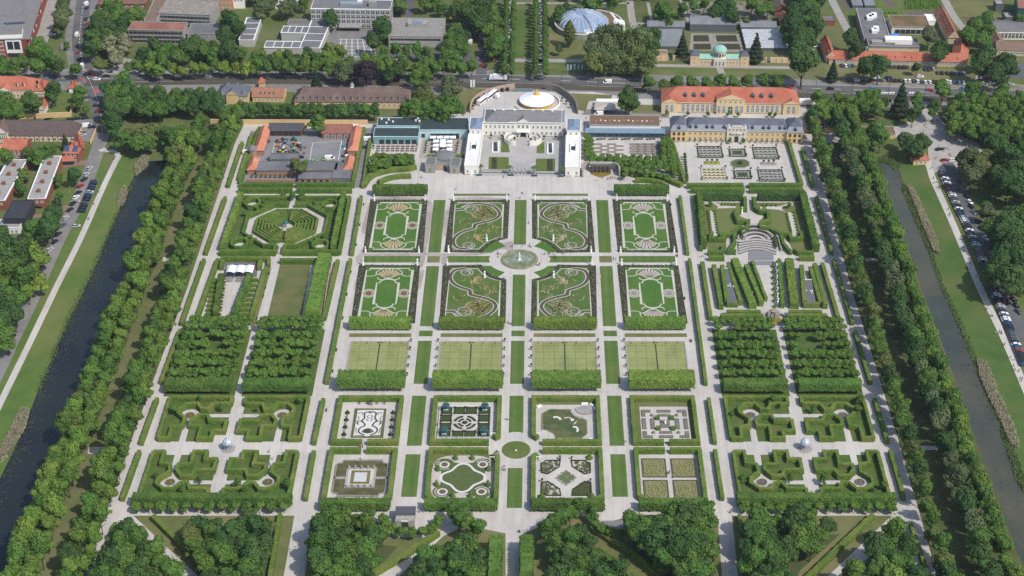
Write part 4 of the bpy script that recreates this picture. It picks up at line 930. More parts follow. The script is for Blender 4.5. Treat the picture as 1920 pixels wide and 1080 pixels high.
for r_ in range(4):
 for k in range(2):
  p=TS(0,520-8*r_,303+r_*16)[0];L0=(TS(0,700,303)[0].x-p.x-1.2)/2;bt=thing('audience_bench','long pale bench in front of the white tent stage','bench',(p.x+k*(L0+1.2)+L0/2,p.y,0),'benches before the tent stage')
  mb=MB();mb.box((0,0,.4),(L0,.5,.08));mb.build('seat',M_CONC,bt,True)
  for q in(-.4,0,.4):mb=MB();mb.box((q*L0,0,0),(.15,.45,.4));mb.build('leg',M_STONE,bt,True)
for k in range(7):pot(TS(0,500-10*k,322+72*k)[0],'dark potted shrub along the court of the tent stage','pots of the tent stage',1.1)
flat('lawn',TS(0,1112,150,1460,150,1345,795,955,795),.032,mat('worn_lawn',(.105,.125,.042),.95,(.15,.14,.062),.12,6,(.08,.112,.034),.05,spec=.1))
hedge([TS(0,1112,145)[0].xy,TS(0,1530,145)[0].xy],1.9,2.7,'hedge at the head of the worn games lawn',None,M_HEDGED)
a,b=TS(4.8,1610,25)[0],TS(.5,1470,765)[0];leafrow([(a.x,a.y),(a.x-.3,b.y)],6.6,1.2,5.0,'broad flat-topped lime row beside the games lawn',None,L_LIMEB,9)
t=tag(MB().wall([TS(0,1692,95)[0].xy,TS(0,1590,795)[0].xy],.5,0,1.6).build('garden_wall',mat('pinkish_wall',(.40,.29,.26),.9,(.33,.24,.22),1,3)),'pinkish low wall between broad lime row and hedge','wall')
for x0,x1,n in((357,474,'tent stage court'),(490,606,'games lawn')):
 a,b=G(x0,613),G(x1,613)
 for k in range(9):tree('clip*',(a.x+(b.x-a.x)*(k+.5)/9,a.y+1.2),'clipped lime of the single row at the foot of the '+n,'single lime row, '+n,sc=U(.88,.96),name='row_lime')
for x0,x1,n in((1337,1448,'parterre half'),(1468,1580,'canal half')):
 a,b=G(x0,615),G(x1,615)
 for k in range(9):tree('clip*',(a.x+(b.x-a.x)*(k+.5)/9,a.y+1.2),'clipped lime of the single row below the hedge theatre, '+n,'single lime row below the hedge theatre, '+n,sc=U(.88,.96),name='row_lime')
 # ------------------------------------------------------------------ the four lime bosquets
for i,(a,b,nm)in enumerate(((-150.2,-121.4,'by the dark blue canal'),(-117.0,-88.3,'between tent stage axis and ponds'),(88.0,115.6,'next to the ponds, theatre side'),(120,147,'by the brown canal'))):
 flat('lawn',rect(a-.5,-111.6,b+1,-60.2),.03,MATS['cabinet_grass'])
 rows=7
 for r in range(rows):
  y=-62.6-r*7.25
  for k in range(9):
   x=a+1.9+(b-a-3.4)*k/8
   if(i,r,k)in((0,1,3),(0,2,4),(0,2,5),(1,2,3),(1,4,5),(2,0,1),(2,0,2),(3,1,2),(3,1,3),(3,2,1),(3,2,2),(3,2,3),(3,2,4)):continue
   tree('clip*',(x+U(-.4,.4),y+U(-.35,.35)*(2 if i<2 else 1)),'small clipped lime, %s row of the bosquet %s'%(('back','second','third','fourth','fifth','sixth','front')[r],nm),'limes of the bosquet '+nm,sc=U(.98,1.14)if i<2 else U(.9,1.0))
 leafbox(a+.2,-110.9,b-.2,-105.6,2.2,5.6,'deep lime row closing the bosquet '+nm,'lime rows closing the bosquets',9,L_LIME,rows=1)
 # ------------------------------------------------------------------ hedge theatre on the brown canal side
TH3=lambda z,*p:Z(1280,340,6,z,*p)
TH4=lambda z,*p:Z(1300,470,6.353,z,*p)
g='hedges of the stepped theatre'
leafrow([TH3(4,185,110)[0],TH3(.5,235,760)[0]],2.8,.6,4.6,'tall leafy row bounding the theatre garden, parterre side',g,L_LIME,10);leafrow([TH3(4,1345,110)[0],TH3(.5,1495,790)[0]],3.6,.6,4.6,'tall leafy row bounding the theatre garden, canal side',g,L_LIME,10)
a,b=TH3(0,215,232)[0],TH3(0,672,232)[0];leafbox(a.x,a.y,b.x,a.y+3,1,4.6,'tall leafy block at the head of the theatre garden, parterre half',g,7,L_DARK)
a,b=TH3(0,845,232)[0],TH3(0,1320,232)[0];leafbox(a.x,a.y,b.x,a.y+3,1,4.6,'tall leafy block at the head of the theatre garden, canal half',g,7,L_DARK)
hedge([TH3(2.4,130,155)[0].xy,TH3(0,205,790)[0].xy],1.6,2.4,'low hedge outside the leafy row, parterre side of the theatre',g,M_HEDGED)
flat('lawn',TH3(0,225,240,700,240,760,540,600,640,480,790,280,800),.03,M_DRY);flat('lawn',TH3(0,800,240,1330,240,1480,800,1240,800,1110,640,860,540),.03,M_DRY)
flat('lawn',smooth(TH3(0,385,320,560,318,600,400,620,480,560,540,390,580),4,True),.045,mat('theatre_lawn',(.115,.145,.04),.95,(.14,.15,.055),.3,6));flat('lawn',smooth(TH3(0,980,330,1130,330,1180,400,1220,555,1060,555,960,470),4,True),.045,MATS['theatre_lawn'])
for P in((240,250,300,235,400,250,600,280,600,300,400,305,330,340),(305,320,355,320,390,620,340,620),(1250,255,1200,245,1100,280,940,285,940,310,1080,320,1160,345),(1175,340,1240,340,1300,640,1245,640),(500,640,550,635,545,760,480,830,455,830),(1130,640,1165,640,1230,760,1250,830,1205,800),(745,150,800,150,830,290,920,400,860,440,860,540,765,540,755,440,640,390,680,350,735,330)):
 flat('gravel_path',TH3(0,*P),.055,M_GRAVEL)
for lab,w_,P in(('parterre side',2.4,[(700,175),(705,300),(640,300),(590,360),(625,440),(740,440),(730,520),(640,520),(560,580),(470,590),(410,600)]),('canal side',2.4,[(805,180),(815,290),(870,330),(960,340),(975,430),(880,460),(880,510),(990,530),(1100,590),(1180,590)])):
 hedge([q.xy for p in P for q in TH3(2.2,*p)],1.9,2.6,'winding hedge behind the stepped theatre, '+lab,g,M_HEDGED)
for lab,P in(('small court, parterre side',[(330,590),(310,660),(460,660),(465,600)]),('inner wing, parterre side',[(575,600),(585,700),(520,800),(600,800)]),('inner wing, canal side',[(1105,600),(1130,720),(1220,810)]),('small court, canal side',[(1190,600),(1220,660),(1340,650),(1330,590)]),('front, parterre side',[(280,810),(440,810),(470,730)]),('front, canal side',[(1250,780),(1300,815),(1470,815)])):
 hedge([q.xy for p in P for q in TH3(1.0,*p)],1.7,2.5,'hedge of the theatre garden, '+lab,g,M_HEDGED)
for side,(P0,P1,n)in{'a':((285,350),(315,580),9),'b':((360,350),(395,580),9),'c':((1172,380),(1220,580),8),'d':((1245,360),(1310,620),9),'e':((440,270),(590,275),5),'f':((905,275),(1050,280),4)}.items():
 for k in range(n):
  f=k/(n-1);cone_topiary(TH3(0,P0[0]+(P1[0]-P0[0])*f,P0[1]+(P1[1]-P0[1])*f)[0],.75,1.9,'small dark topiary cone along a path of the theatre garden','topiary cones of the theatre garden')
for u,v,lab in((315,290,'parterre side'),(1195,310,'canal side')):
 p=TH3(0,u,v)[0];mb=MB();mb.ring((p.x,p.y),0,3.6,.06,16);struct('round_lawn',mb,MATS['theatre_lawn']);tree('small*',(p.x,p.y),'dark round tree on a small circular lawn, theatre garden, '+lab,'round trees of the theatre garden',sc=.55,name='round_tree')
for u,v,lab in((665,355,'parterre side'),(877,360,'canal side')):p=TH3(0,u,v)[0];statue(p.x,p.y,'white statue at the mouth of the theatre court, '+lab,'statues of the hedge theatre')
ac=TH3(0,830,720)[0]
t=thing('stepped_theatre','grey stone garden theatre with curved steps and rows of seats','theatre',ac)
M_STEP=mat('step_stone',(.40,.38,.345),.9,(.34,.32,.29),.6,4)
for k in range(4):
 c=TH3(0,830,668)[0];R=3.6+2.6*k;mb=MB();P=[(c.x+R*cos(a),c.y-1+R*1.25*sin(a))for a in[rad(10+160*i/24)for i in range(25)]]
 mb.wall(P,1.5,.03,.5+.32*k);mb.build('curved_step',M_STEP,t)
 mb=MB();mb.wall([(p[0],p[1]-.9)for p in P[2:-2]],.4,.03,.62+.3*k);mb.build('step_riser',mat('dark_riser',(.08,.075,.07),.9),t)  # near-black strip along the front of each pale step
for k in range(5):
 P=smooth(TH3(0,625,790-28*k+20,720,775-22*k,830,762-22*k,940,775-22*k,1050,795-28*k+20),6);mb=MB();mb.wall(P,1.5,.03,.35+.2*k);mb.build('curved_step',M_STEP,t)
 mb=MB();mb.wall([(p.x,p.y-1.0)for p in P],.55,.03,.25+.2*k);mb.build('step_riser',MATS['dark_riser'],t)
mb=MB()
for k in range(10):mb.wall([q.xy for q in TH3(0,745-4*(k>5),792+15*k+(10 if k>6 else 0),1022,792+15*k+(10 if k>6 else 0))],.95,.03,.40)
o=mb.build('seat_row',mat('seat_grey',(.25,.25,.26),.8,(.20,.20,.21),2,2),t);o['kind']='stuff'
for u0,v0,u1,v1 in((590,600,650,575),(1060,600,1110,790)):
 mb=MB();mb.wall([q.xy for q in TH3(0,u0,v0,u1,v1)],.7,0,1.4);mb.build('side_wall',M_STONE,t)
for k in range(12):
 f=k/11;p=TH3(0,640+60*f,560+200*f)[0]if k<6 else TH3(0,1000+50*f,560+200*f)[0];tree('small*',(p.x,p.y),'slim young tree standing beside the stone theatre steps','young trees beside the theatre steps',sc=.42,name='theatre_tree')
for lab,P0,P1,w_,z1 in(('outer row, parterre side',(490,95),(705,690),3.6,3.4),('middle row, parterre side',(630,165),(810,660),2.0,2.8),('inner row, parterre side',(700,120),(865,600),1.3,2.2),('inner row, canal side',(1020,100),(1060,680),1.9,2.8),('outer row, canal side',(1140,95),(1200,690),4.0,3.4)):
 leafrow([TH4(z1-.3,*P0)[0],TH4(.4,*P1)[0]],w_,.4,z1,'leafy wing of the hedge stage, '+lab,g,L_LIMEB,6)
for k in range(8):
 f=k/7;p=TH4(0,945+25*f,195+480*f)[0];cone_topiary(p,.9,2.6,'dark cypress-like cone along the hedge stage','dark cones of the hedge stage',M_HEDGED)
 p=TH4(0,960+18*f,165+480*f)[0];statue(p.x+1,p.y,'small gilded-white statue along the hedge stage','small statues of the hedge stage')
 for q,(u,v)in enumerate(((470+140*f,215+460*f),(1085+25*f,180+480*f))):pass
for lab,P0,P1 in(('parterre side',((245,165),(330,700)),((345,170),(395,640))),('canal side',((1445,150),(1570,690)),((1290,170),(1320,650)))):
 for j,(p,q)in enumerate((P0,P1)):hedge([TH4(2.8,*p)[0].xy,TH4(.3,*q)[0].xy],2.2,3.0,'tall hedge of the backstage compartment, %s, %s'%(lab,'outer' if j==0 else 'inner'),g)
hedge([TH4(2.8,420,160)[0].xy,TH4(.3,560,650)[0].xy],2.0,2.8,'tall hedge between grey backstage roof and stage wings',g);hedge([TH4(2.8,1400,200)[0].xy,TH4(.3,1510,660)[0].xy],2.0,2.8,'tall hedge beside the shorter grey backstage roof',g)
for u0,u1,v,lab in((180,370,130,'head, parterre side'),(1260,1440,130,'head, canal side'),(395,530,680,'foot of compartment, parterre side'),(1310,1500,690,'foot of compartment, canal side'),(395,800,785,'foot, parterre side'),(1135,1530,785,'foot, canal side'),(320,830,830,'second foot row, parterre side'),(1110,1590,830,'second foot row, canal side')):
 a,b=TH4(0,u0,v)[0],TH4(0,u1,v)[0];hedge([(a.x,a.y+1),(b.x,b.y+1)],2.0,2.6,'cross hedge of the hedge stage, '+lab,g)
M_ROOFG=mat('grey_stage_roof',(.13,.13,.14),.8,(.11,.11,.12),.5,3)
for lab,P in(('longer, parterre side',(350,215,410,215,525,610,405,620)),('shorter, canal side',(1308,350,1410,350,1460,620,1350,620))):
 q=TH4(2.6,*P);t=thing('backstage_shed','flat grey roof of the sunken backstage shed, '+lab,'shed',q[0],'backstage sheds');mb=MB();mb.prism([p.xy for p in q],0,2.55);mb.build('wall',M_STONE,t)
 mb=MB();mb.prism([p.xy for p in q],2.56,2.75);mb.build('roof',M_ROOFG,t)
 for k in range(4):c=(q[0]+q[2])/2;mb=MB();mb.box((c.x+U(-1.5,1.5),c.y+U(-2,3),2.75),(.5,.5,.4));mb.build('roof_vent',M_WHITE,t)
 mb=MB();mb.wall([q[0].xy,q[1].xy],.3,2.6,3.0);mb.build('parapet',M_WHITE,t)
c=TH4(0,960,830)[0];t=thing('grotto_fountain','ochre grotto fountain with a half-round basin below the hedge stage','fountain',c)
mb=MB();mb.ring((c.x,c.y),0,3.7,.2,18,0,1,.85);mb.build('basin_water',mat('ochre_water',(.24,.17,.02),.3,(.19,.14,.02),1,3),t)
mb=MB();mb.wall([(c.x+4*cos(rad(a)),c.y+3.4*sin(rad(a)))for a in range(180,361,12)],.5,0,.5);mb.build('basin_rim',M_STONE,t)
mb=MB();mb.box((c.x,c.y+3.2,0),(5.6,2.4,3.0),0,0,(.9,.8));mb.box((c.x-1,c.y+1.95,0),(.6,.5,2.4));mb.box((c.x+1,c.y+1.95,0),(.6,.5,2.4));mb.build('grotto_front',M_STONE,t)
mb=MB();mb.lathe((c.x,c.y+3.2,3.0),[(1.7,0),(1.8,.4),(1.3,.6),(.5,.7)],10);mb.build('crown_stone',mat('tufa',(.33,.28,.20),.95,(.2,.17,.12),2,3),t)
for sgn in(-1,1):mb=MB();mb.wall(smooth([(c.x+sgn*3.2,c.y+4),(c.x+sgn*5.2,c.y+2.2),(c.x+sgn*6,c.y-1.5),(c.x+sgn*5.2,c.y-3.6)],5),.7,0,1.5);mb.build('curved_ramp',M_STONE,t)
# ------------------------------------------------------------------ special gardens
def sg(s,inner,row):x0,y0,x1,y1=SG[(s,inner,row)];return x0,y0,x1,y1,(x0+x1)/2,(y0+y1)/2
M_ARAB=mat('box_scroll',(.055,.06,.025),.9,(.035,.042,.018),2,3)
x0,y0,x1,y1,cx,cy=sg(-1,0,0)
t=thing('arabesque_panel','white gravel panel with dark scrollwork framed by clipped box','flower bed',(cx+.4,cy-.6,0));cx+=.4;cy-=.6;hw,hh=6.1,9.6
mb=MB();mb.prism(rect(cx-hw,cy-hh,cx+hw,cy+hh),0,.06);mb.build('gravel_base',mat('bright_gravel',(.60,.585,.56),.95,(.55,.54,.51),1,3),t)
mb=MB();mb.wall(rect(cx-hw,cy-hh,cx+hw,cy+hh),.8,.02,.4,0,True);mb.build('box_frame',mat('brownish_box',(.12,.115,.05),.9,(.09,.09,.035),2,3),t)
mb=MB();zz=.1
for q in(-1,1):
 for P,w_ in((((.6,8),(2.2,7.4),(2.4,5.6),(2.2,3.5),(3.2,1.6),(2.2,.2),(1.6,-1.6),(3.2,-3),(3.9,-5),(3,-7),(1.2,-8)),.65),(((5,6.5),(4,7.6),(3,6.8),(3.6,5.8)),.35),(((5,5),(4.4,3),(5.1,1),(4.3,-.6)),.3),(((2.4,1.4),(4.4,1.2),(5,0),(4.2,-1)),.45),(((5,-3),(4.9,-5.4),(4.4,-7)),.3),(((1,-8.8),(3.4,-8.4),(5.2,-8.6)),.4),(((.3,5.6),(1.2,4.6),(.5,3.6),(1.2,2.4),(.3,1.4)),.3)):
  mb.ribbon(smooth([(cx+q*p[0],cy+p[1])for p in P],5),w_,zz);zz+=.004
for i in range(9):a=rad(20+17.5*i);mb.ribbon([(cx,cy-7),(cx+2.6*cos(a),cy-7+3.4*sin(a))],[.2,.7],zz);zz+=.003
mb.ring((cx,cy+7.6),.3,.8,zz,12);mb.build('box_scroll',M_ARAB,t)
for sgn in(-1,1):
 for k in range(4):cone_topiary((cx+sgn*9.6,cy+7-5.0*k,0),1.1,1.7,'small dark clipped shrub beside the arabesque panel','clipped shrubs beside the arabesque panel',M_BOX);tag(MB().box((cx+sgn*9.6,cy+4.6-5.0*k,0),(.9,.9,.7)).build('stone_planter',M_STONE),'grey square planter in the row beside the arabesque panel','planter','planters beside the arabesque panel')
for k in range(4):pot((cx-5+3.2*k+(1 if k>1 else 0),y1-1.4),'small pot along the back hedge of the arabesque garden','pots of the arabesque garden',.7)
pot((cx,y1-1.8),'larger pot in the middle of the row before the arabesque garden hedge','pots of the arabesque garden',1.2)
x0,y0,x1,y1,cx,cy=sg(-1,1,0);cx-=.6;cy-=.2
t=thing('quartered_garden','square renaissance garden of green beds round a circular bed','flower bed',(cx,cy,0))
M_BEDG=mat('green_bed',(.045,.075,.022),.95,(.035,.055,.018),1.5,3)
mb=MB();mb.prism(rect(cx-9.8,cy-10,cx+9.8,cy+10),0,.06);mb.build('gravel_base',M_GRAVEL,t)
for u in(-7.9,-2.5,2.5,7.9):
 for v in(-8.2,-2.9,2.9,8.2):
  if abs(u)<5 and abs(v)<5:continue
  mb=MB();r_=rect(cx+u-2.1,cy+v-2.0,cx+u+2.1,cy+v+2.0);mb.prism(r_,.06,.22);mb.wall(r_,.35,.06,.5,1,True)
  if not(abs(u)>5 and abs(v)>5):
   for q in r_:mb.box((q[0],q[1],.06),(.7,.7,.75),0,1)
  mb.build('bed',[M_BEDG,M_BOX],t)
for k in range(4):
 for r0,r1 in((1.9,3.0),(3.7,4.9)):mb=MB();mb.ring((cx,cy),r0,r1,.2,6,0,1,1,k*1.5708+.2,k*1.5708+1.37);mb.build('curved_bed',M_BED,t)
mb=MB();mb.ring((cx,cy),0,1.2,.24,14);mb.build('round_bed',M_BED,t)
t=thing('picket_fence','low white picket fence round the quartered garden','fence',(cx,cy,0));fr=rect(cx-10.8,cy-10.9,cx+10.8,cy+10.9)
mb=MB();mb.wall(fr,.1,.35,.5,0,True);mb.wall(fr,.1,.8,.95,0,True);mb.build('rail',M_WHITE,t)
for k in range(4):
 a,b=Vector(fr[k]),Vector(fr[(k+1)%4])
 for i in range(10):p=a+(b-a)*i/10;mb=MB();mb.box((p.x,p.y,0),(.2,.2,1.15));mb.build('post',M_WHITE,t)
M_BLUE=mat('blue_trellis',(.035,.115,.155),.6,(.06,.17,.21),3,2)
for u,v,n in((-1,-1,'nearest the shrub garden pools'),(1,-1,'nearest the round lawn'),(-1,1,'far corner away from the axis'),(1,1,'far corner on the axis')):
 t=thing('trellis_pavilion','blue trellis pavilion with domed roof, quartered garden, '+n,'pavilion',(cx+u*8.2,cy+v*8.4,0),'blue trellis pavilions');px,py=cx+u*8.2,cy+v*8.4
 for k in range(8):a=k*.7854;mb=MB();mb.tube((px+1.5*cos(a),py+1.5*sin(a),0),(px+1.5*cos(a),py+1.5*sin(a),2.4),.09,n=5);mb.build('post',M_BLUE,t)
 mb=MB()
 for k in range(8):
  a=k*.7854;P=[(px+r*cos(a),py+r*sin(a),z)for r,z in((1.55,2.4),(1.5,3.1),(1.0,3.7),(.2,4.0))]
  for q in range(3):mb.tube(P[q],P[q+1],.13,n=4)
 for z,r in((1.2,1.5),(2.4,1.55),(3.1,1.5)):mb.wall([(px+r*cos(k*.7854),py+r*sin(k*.7854))for k in range(8)],.12,z,z+.15,0,True)
 mb.build('dome_frame',M_BLUE,t);mb=MB();mb.lathe((px,py,2.9),[(1.2,0),(1.1,.3),(.7,.6),(.1,.9)],10);mb.build('climbing_leaves',L_DARK,t);mb=MB();mb.box((px,py,.06),(2,.8,.5));mb.build('bench',M_WHITE,t)
x0,y0,x1,y1,cx,cy=sg(1,1,0)
SGE=lambda z,*p:Z(970,730,4.908,z,*p)
flat('gravel_path',SGE(0,165,165,240,145,560,160,640,130,720,180,700,460,175,462),.03,M_GRAVEL);flat('lawn',rect(x0,y1-1.8,x1,y1),.028,M_DRY)
t=thing('water_garden','irregular green pool with swirling tones and white stone edging','pool',SGE(0,430,320)[0]);P=SGE(0,230,225,300,187,490,190,525,240,600,275,635,290,640,410,590,450,355,450,340,410,270,375,230,370)
mb=MB();mb.prism([p.xy for p in P],0,.1);mb.build('pool_water',mat('swirled_pool',(.075,.10,.032),.4,(.135,.13,.052),.3,6,(.05,.085,.028),.12),t);mb=MB();mb.wall([p.xy for p in P],.5,0,.25,0,True);mb.build('stone_edge',mat('mossy_edge',(.12,.14,.05),.9,(.2,.2,.12),.8,3),t)  # pool colour is noise-mixed greens and olive brown
for P,w_ in(((330,262,360,258,385,268,398,282),1.5),((510,350,540,352,555,370,552,395),1.4),((430,268,470,262,500,275),.6),((490,285,520,282),2.0),((520,325,545,300),.5)):mb=MB();mb.wall([p.xy for p in smooth([q for q in SGE(0,*P)],4)]if len(P)>4 else[q.xy for q in SGE(0,*P)],w_*.62,.1,.3);mb.build('white_stone',mat('pale_stone',(.62,.61,.57),.8),t)
for P in((185,175,200,160,220,152),(660,468,690,462),(590,140,650,137),(670,142,700,160),(708,170,712,195)):
 q=SGE(0,*P);tag(MB().wall([v.xy for v in q],.9,0,.7).build('white_bench',M_WHITE),'white curved bench at the rim of the water garden','bench','white benches of the water garden')
t=thing('shell_terrace','small paved terrace with curved basin in the corner of the water garden','terrace',SGE(0,620,190)[0]);c=SGE(0,630,190)[0]
mb=MB();mb.ring((c.x,c.y),3.2,3.7,.4,14,0,1.2,1,2.6,6.6);mb.wall([q.xy for q in SGE(0,490,205,530,250,570,265,605,268)],1.0,0,.5);mb.build('curved_step',M_STONE,t);mb=MB();mb.ring((c.x,c.y),0,3.2,.08,14,0,1.2,1);mb.build('paving',M_CONC,t)
x0,y0,x1,y1,cx,cy=sg(1,0,0);flat('lawn',rect(x0,y0,x1,y1),.028,M_DRY);mb=MB();mb.face([(p[0],p[1],.04)for p in rect(x0+2.1,y0+.8,x1-1.5,y1-3.2)]);struct('gravel_court',mb,M_GRAVEL)
cx+=.3;cy-=1.2;t=thing('rose_garden','symmetrical dark rose beds round a white statue','flower bed',(cx,cy,0))
M_ROSE=mat('rose_bed',(.15,.14,.115),.95,(.07,.085,.045),1.6,3,(.25,.22,.20),3.0)
for sx in(-1,1):
 for sy in(-1,1):
  for r_ in(rect(cx+sx*9.5,cy+sy*8,cx+sx*5.6,cy+sy*9.6),rect(cx+sx*9.5,cy+sy*5.2,cx+sx*7.9,cy+sy*7.9)):mb=MB();mb.prism(r_,.04,.45);mb.build('bed',M_ROSE,t)
 for r_ in(rect(cx+sx*9.5,cy-3.6,cx+sx*7.9,cy+3.6),rect(cx+sx*6,cy-3.6,cx+sx*4.3,cy+3.6),rect(cx-2.9,cy+sx*8,cx+2.9,cy+sx*9.6),rect(cx-2.6,cy+sx*5.2,cx+2.6,cy+sx*6.6)):mb=MB();mb.prism(r_,.04,.45);mb.build('bed',M_ROSE,t)
 for sy in(-1,1):mb=MB();hedge_mb(mb,[(cx+sx*3.0-.9,cy+sy*3.6),(cx+sx*3.0+.9,cy+sy*3.6)],1.9,1.4);mb.build('box_cube',M_HEDGED,t);cone_topiary((cx+sx*5.2,cy+sy*6.0,0),.9,1.1,'low round bush between the rose beds','round bushes in the rose garden',M_ROSE)
mb=MB();mb.prism(rect(cx-2,cy-2.6,cx+2,cy+2.6),.04,.35);mb.build('bed',M_ROSE,t)
statue(cx,cy,'tall white statue in the middle of the rose beds','statues in special gardens')
x0,y0,x1,y1,cx,cy=sg(-1,0,1);cy-=.2;cx+=.2
t=thing('island_pool','dark pool with notched corners round a stone island','pool',(cx,cy,0));hw,hh=10.4,11.2
P=[(cx+sx*u,cy+sy*v)for sx,sy,L0 in((1,-1,((hw-2.6,hh),(hw-2.2,hh-1.6),(hw-.6,hh-2.0),(hw,hh-3))),(1,1,((hw,hh-3),(hw-.6,hh-2.0),(hw-2.2,hh-1.6),(hw-2.6,hh))),(-1,1,((hw-2.6,hh),(hw-2.2,hh-1.6),(hw-.6,hh-2.0),(hw,hh-3))),(-1,-1,((hw,hh-3),(hw-.6,hh-2.0),(hw-2.2,hh-1.6),(hw-2.6,hh))))for u,v in L0]
mb=MB();mb.prism(P,0,.12);mb.build('pool_water',mat('brown_pool_water',(.072,.074,.030),.25,(.09,.085,.035),.6,5,(.12,.115,.045),.2),t);mb=MB();mb.wall(P,.6,0,.4,0,True);mb.build('stone_edge',mat('grey_edge',(.24,.235,.19),.9,(.17,.17,.13),1,3),t)
mb=MB();mb.prism(rect(cx-6,cy-6.2,cx+6,cy+6.2),0,.6);mb.build('island',M_STONE,t);mb=MB();mb.prism(rect(cx-5.1,cy-5.0,cx+5.1,cy+5.0),.6,.64);mb.build('gravel_base',M_GRAVEL,t)
mb=MB();mb.box((cx,cy,.02),(21,1.3,.38));mb.build('footbridge',M_CONC,t);mb=MB();mb.wall(rect(cx-3.2,cy-3.6,cx+3.2,cy+3.6),1.1,.64,.8,0,True);mb.build('flower_band',mat('yellow_band',(.20,.17,.05),.95,(.10,.11,.03),2,3),t)
mb=MB();mb.prism(rect(cx-2.5,cy-2.9,cx+2.5,cy+2.9),.64,.74);mb.build('centre_slab',mat('bright_slab',(.55,.54,.53),.8,(.45,.44,.44),1,4),t)
for sgn in(-1,1):
 for k in range(5):mb=MB();q=(cx-5+2.5*k,cy+sgn*5.8);mb.lathe((q[0],q[1],.6),[(.4,0),(.5,.5),(.2,.9),(.4,1.2)],8);mb.build('urn',M_STONE,t)
x0,y0,x1,y1,cx,cy=sg(-1,1,1);flat('lawn',rect(x0,y0,x1,y1),.026,M_DRY)
flat('gravel_court',[(cx+12.6*math.copysign(abs(cos(a))**.55,cos(a)),cy+14.6*math.copysign(abs(sin(a))**.5,sin(a)))for a in[i*.1963 for i in range(32)]],.03,mat('warm_gravel',(.48,.43,.395),.95,(.43,.39,.355),.5,4))
mb=MB();M_LW=mat('cone_lawn',(.088,.120,.038),.95,(.07,.10,.03),.6,4)
P=[]
for i in range(64):a=i*.09817;r=9.2+1.5*cos(4*a+pi);P.append((cx+1.05*r*cos(a),cy+1.17*r*sin(a)))
mb.face([(p[0],p[1],.05)for p in P]);struct('lawn',mb,M_LW)
for u in(-1,1):
 for v in(-1,1):
  c=(cx+u*7.7,cy+v*8.6);mb=MB();mb.ring(c,0,4.0,.055+.004*u+.008*v,24);struct('round_lawn',mb,M_LW)
  t=thing('round_bed','round flower bed with white ring, cone garden, %s'%(('grove end' if v<0 else 'round lawn end')+(' by the axis' if u>0 else ' by the island pool')),'flower bed',(c[0],c[1],0),'round beds of the cone garden')
  mb=MB();mb.ring(c,1.35,2.1,.1,24);mb.ring(c,1.35+1.6,2.95+.25,.09,24,0,1,1,-.4 if u>0 else 2.3,2.6 if u>0 else 5.4);mb.build('white_ring',mat('bright_gravel',(0,0,0)),t);mb=MB();mb.ring(c,0,1.35,.2,16);mb.build('centre_bed',mat('brown_bed',(.15,.10,.06),.95,(.10,.075,.04),2,3),t)
  for k in range(6):a=k*.5+(-.2 if u>0 else 2.5);mb=MB();mb.ring(c,2.15,2.9,.14,4,0,1,1,a,a+.36);mb.build('segment_bed',mat('grey_bed',(0,0,0)),t)
P=[]
for i in range(48):a=i*.1309;r=7.4-1.15*cos(4*a+pi);P.append((cx+1.05*r*cos(a),cy+1.05*r*sin(a)+.2))
mb=MB();mb.ribbon(P,1.0,.085,0,True);struct('gravel_band',mb,MATS['bright_gravel'])
for u,v in((-3.4,12.2),(3.4,12.2),(-10.2,5.0),(10.2,5.0),(-10.2,-4.6),(10.2,-4.6),(-3.4,-12),(3.4,-12)):cone_topiary((cx+u,cy+v,0),1.15,3.0,'dark pointed yew cone at the rim of the cone garden lawn','yew cones of the cone garden')
x0,y0,x1,y1,cx,cy=sg(1,1,1);cx-=.4
t=thing('quatrefoil_pool','green quatrefoil pool in the middle of four scrollwork beds','pool',(cx,cy,0));P=[]
for i in range(48):a=i*.1309;r=3.3+.45*cos(4*a)+.35*cos(12*a);P.append((cx+r*cos(a),cy+1.15*r*sin(a)))
mb=MB();mb.prism(P,0,.15);mb.build('pool_water',mat('green_pool_water',(.10,.135,.05),.3,(.13,.15,.07),.8,3),t);mb=MB();mb.wall(P,.4,0,.35,0,True);mb.build('stone_edge',M_STONE,t);mb=MB();mb.tube((cx,cy,.1),(cx,cy,1.4),.08,.03);mb.build('water_jet',MATS['white_spray'],t)
for u in(-1,1):
 for v in(-1,1):
  n_=('grove end' if v<0 else 'round lawn end')+(', knot garden side' if u>0 else ', axis side');t=thing('scroll_bed','quarter bed of box scrollwork on white gravel, '+n_,'flower bed',(cx+u*6,cy+v*7,0),'scrollwork quarter beds')
  Q=[(cx+u*a,cy+v*b)for a,b in((2.2,11),(8.2,11),(8.6,9.8),(9.8,9.4),(9.8,3.2),(7.4,2.4),(2.6,7.2))];mb=MB();mb.prism(Q,0,.08);mb.build('gravel_base',mat('scroll_gravel',(.44,.43,.385),.95,(.36,.355,.30),1.2,3)if(u,v)!=(1,-1)else mat('green_bed',(0,0,0)),t);mb=MB();mb.wall(Q,.3,0,.5,0,True);mb.build('box_frame',M_BOX,t)
  mb=MB();z_=.1;rr=random.Random(u*3+v)
  for k in range(60):
   px,py=rr.uniform(2.8,9.4),rr.uniform(3.2,10.6)
   if not inpoly((cx+u*px,cy+v*py),Q):continue
   r0=rr.uniform(.5,1.1);a0=rr.uniform(0,6.3);mb.ribbon([(cx+u*px+r0*(1-.08*i)*cos(a0+i*.55),cy+v*py+r0*(1-.08*i)*sin(a0+i*.55))for i in range(10)],.42,z_);z_+=.004
  mb.build('box_scroll',mat('olive_box',(.085,.092,.032),.9,(.055,.062,.024),2,3),t)
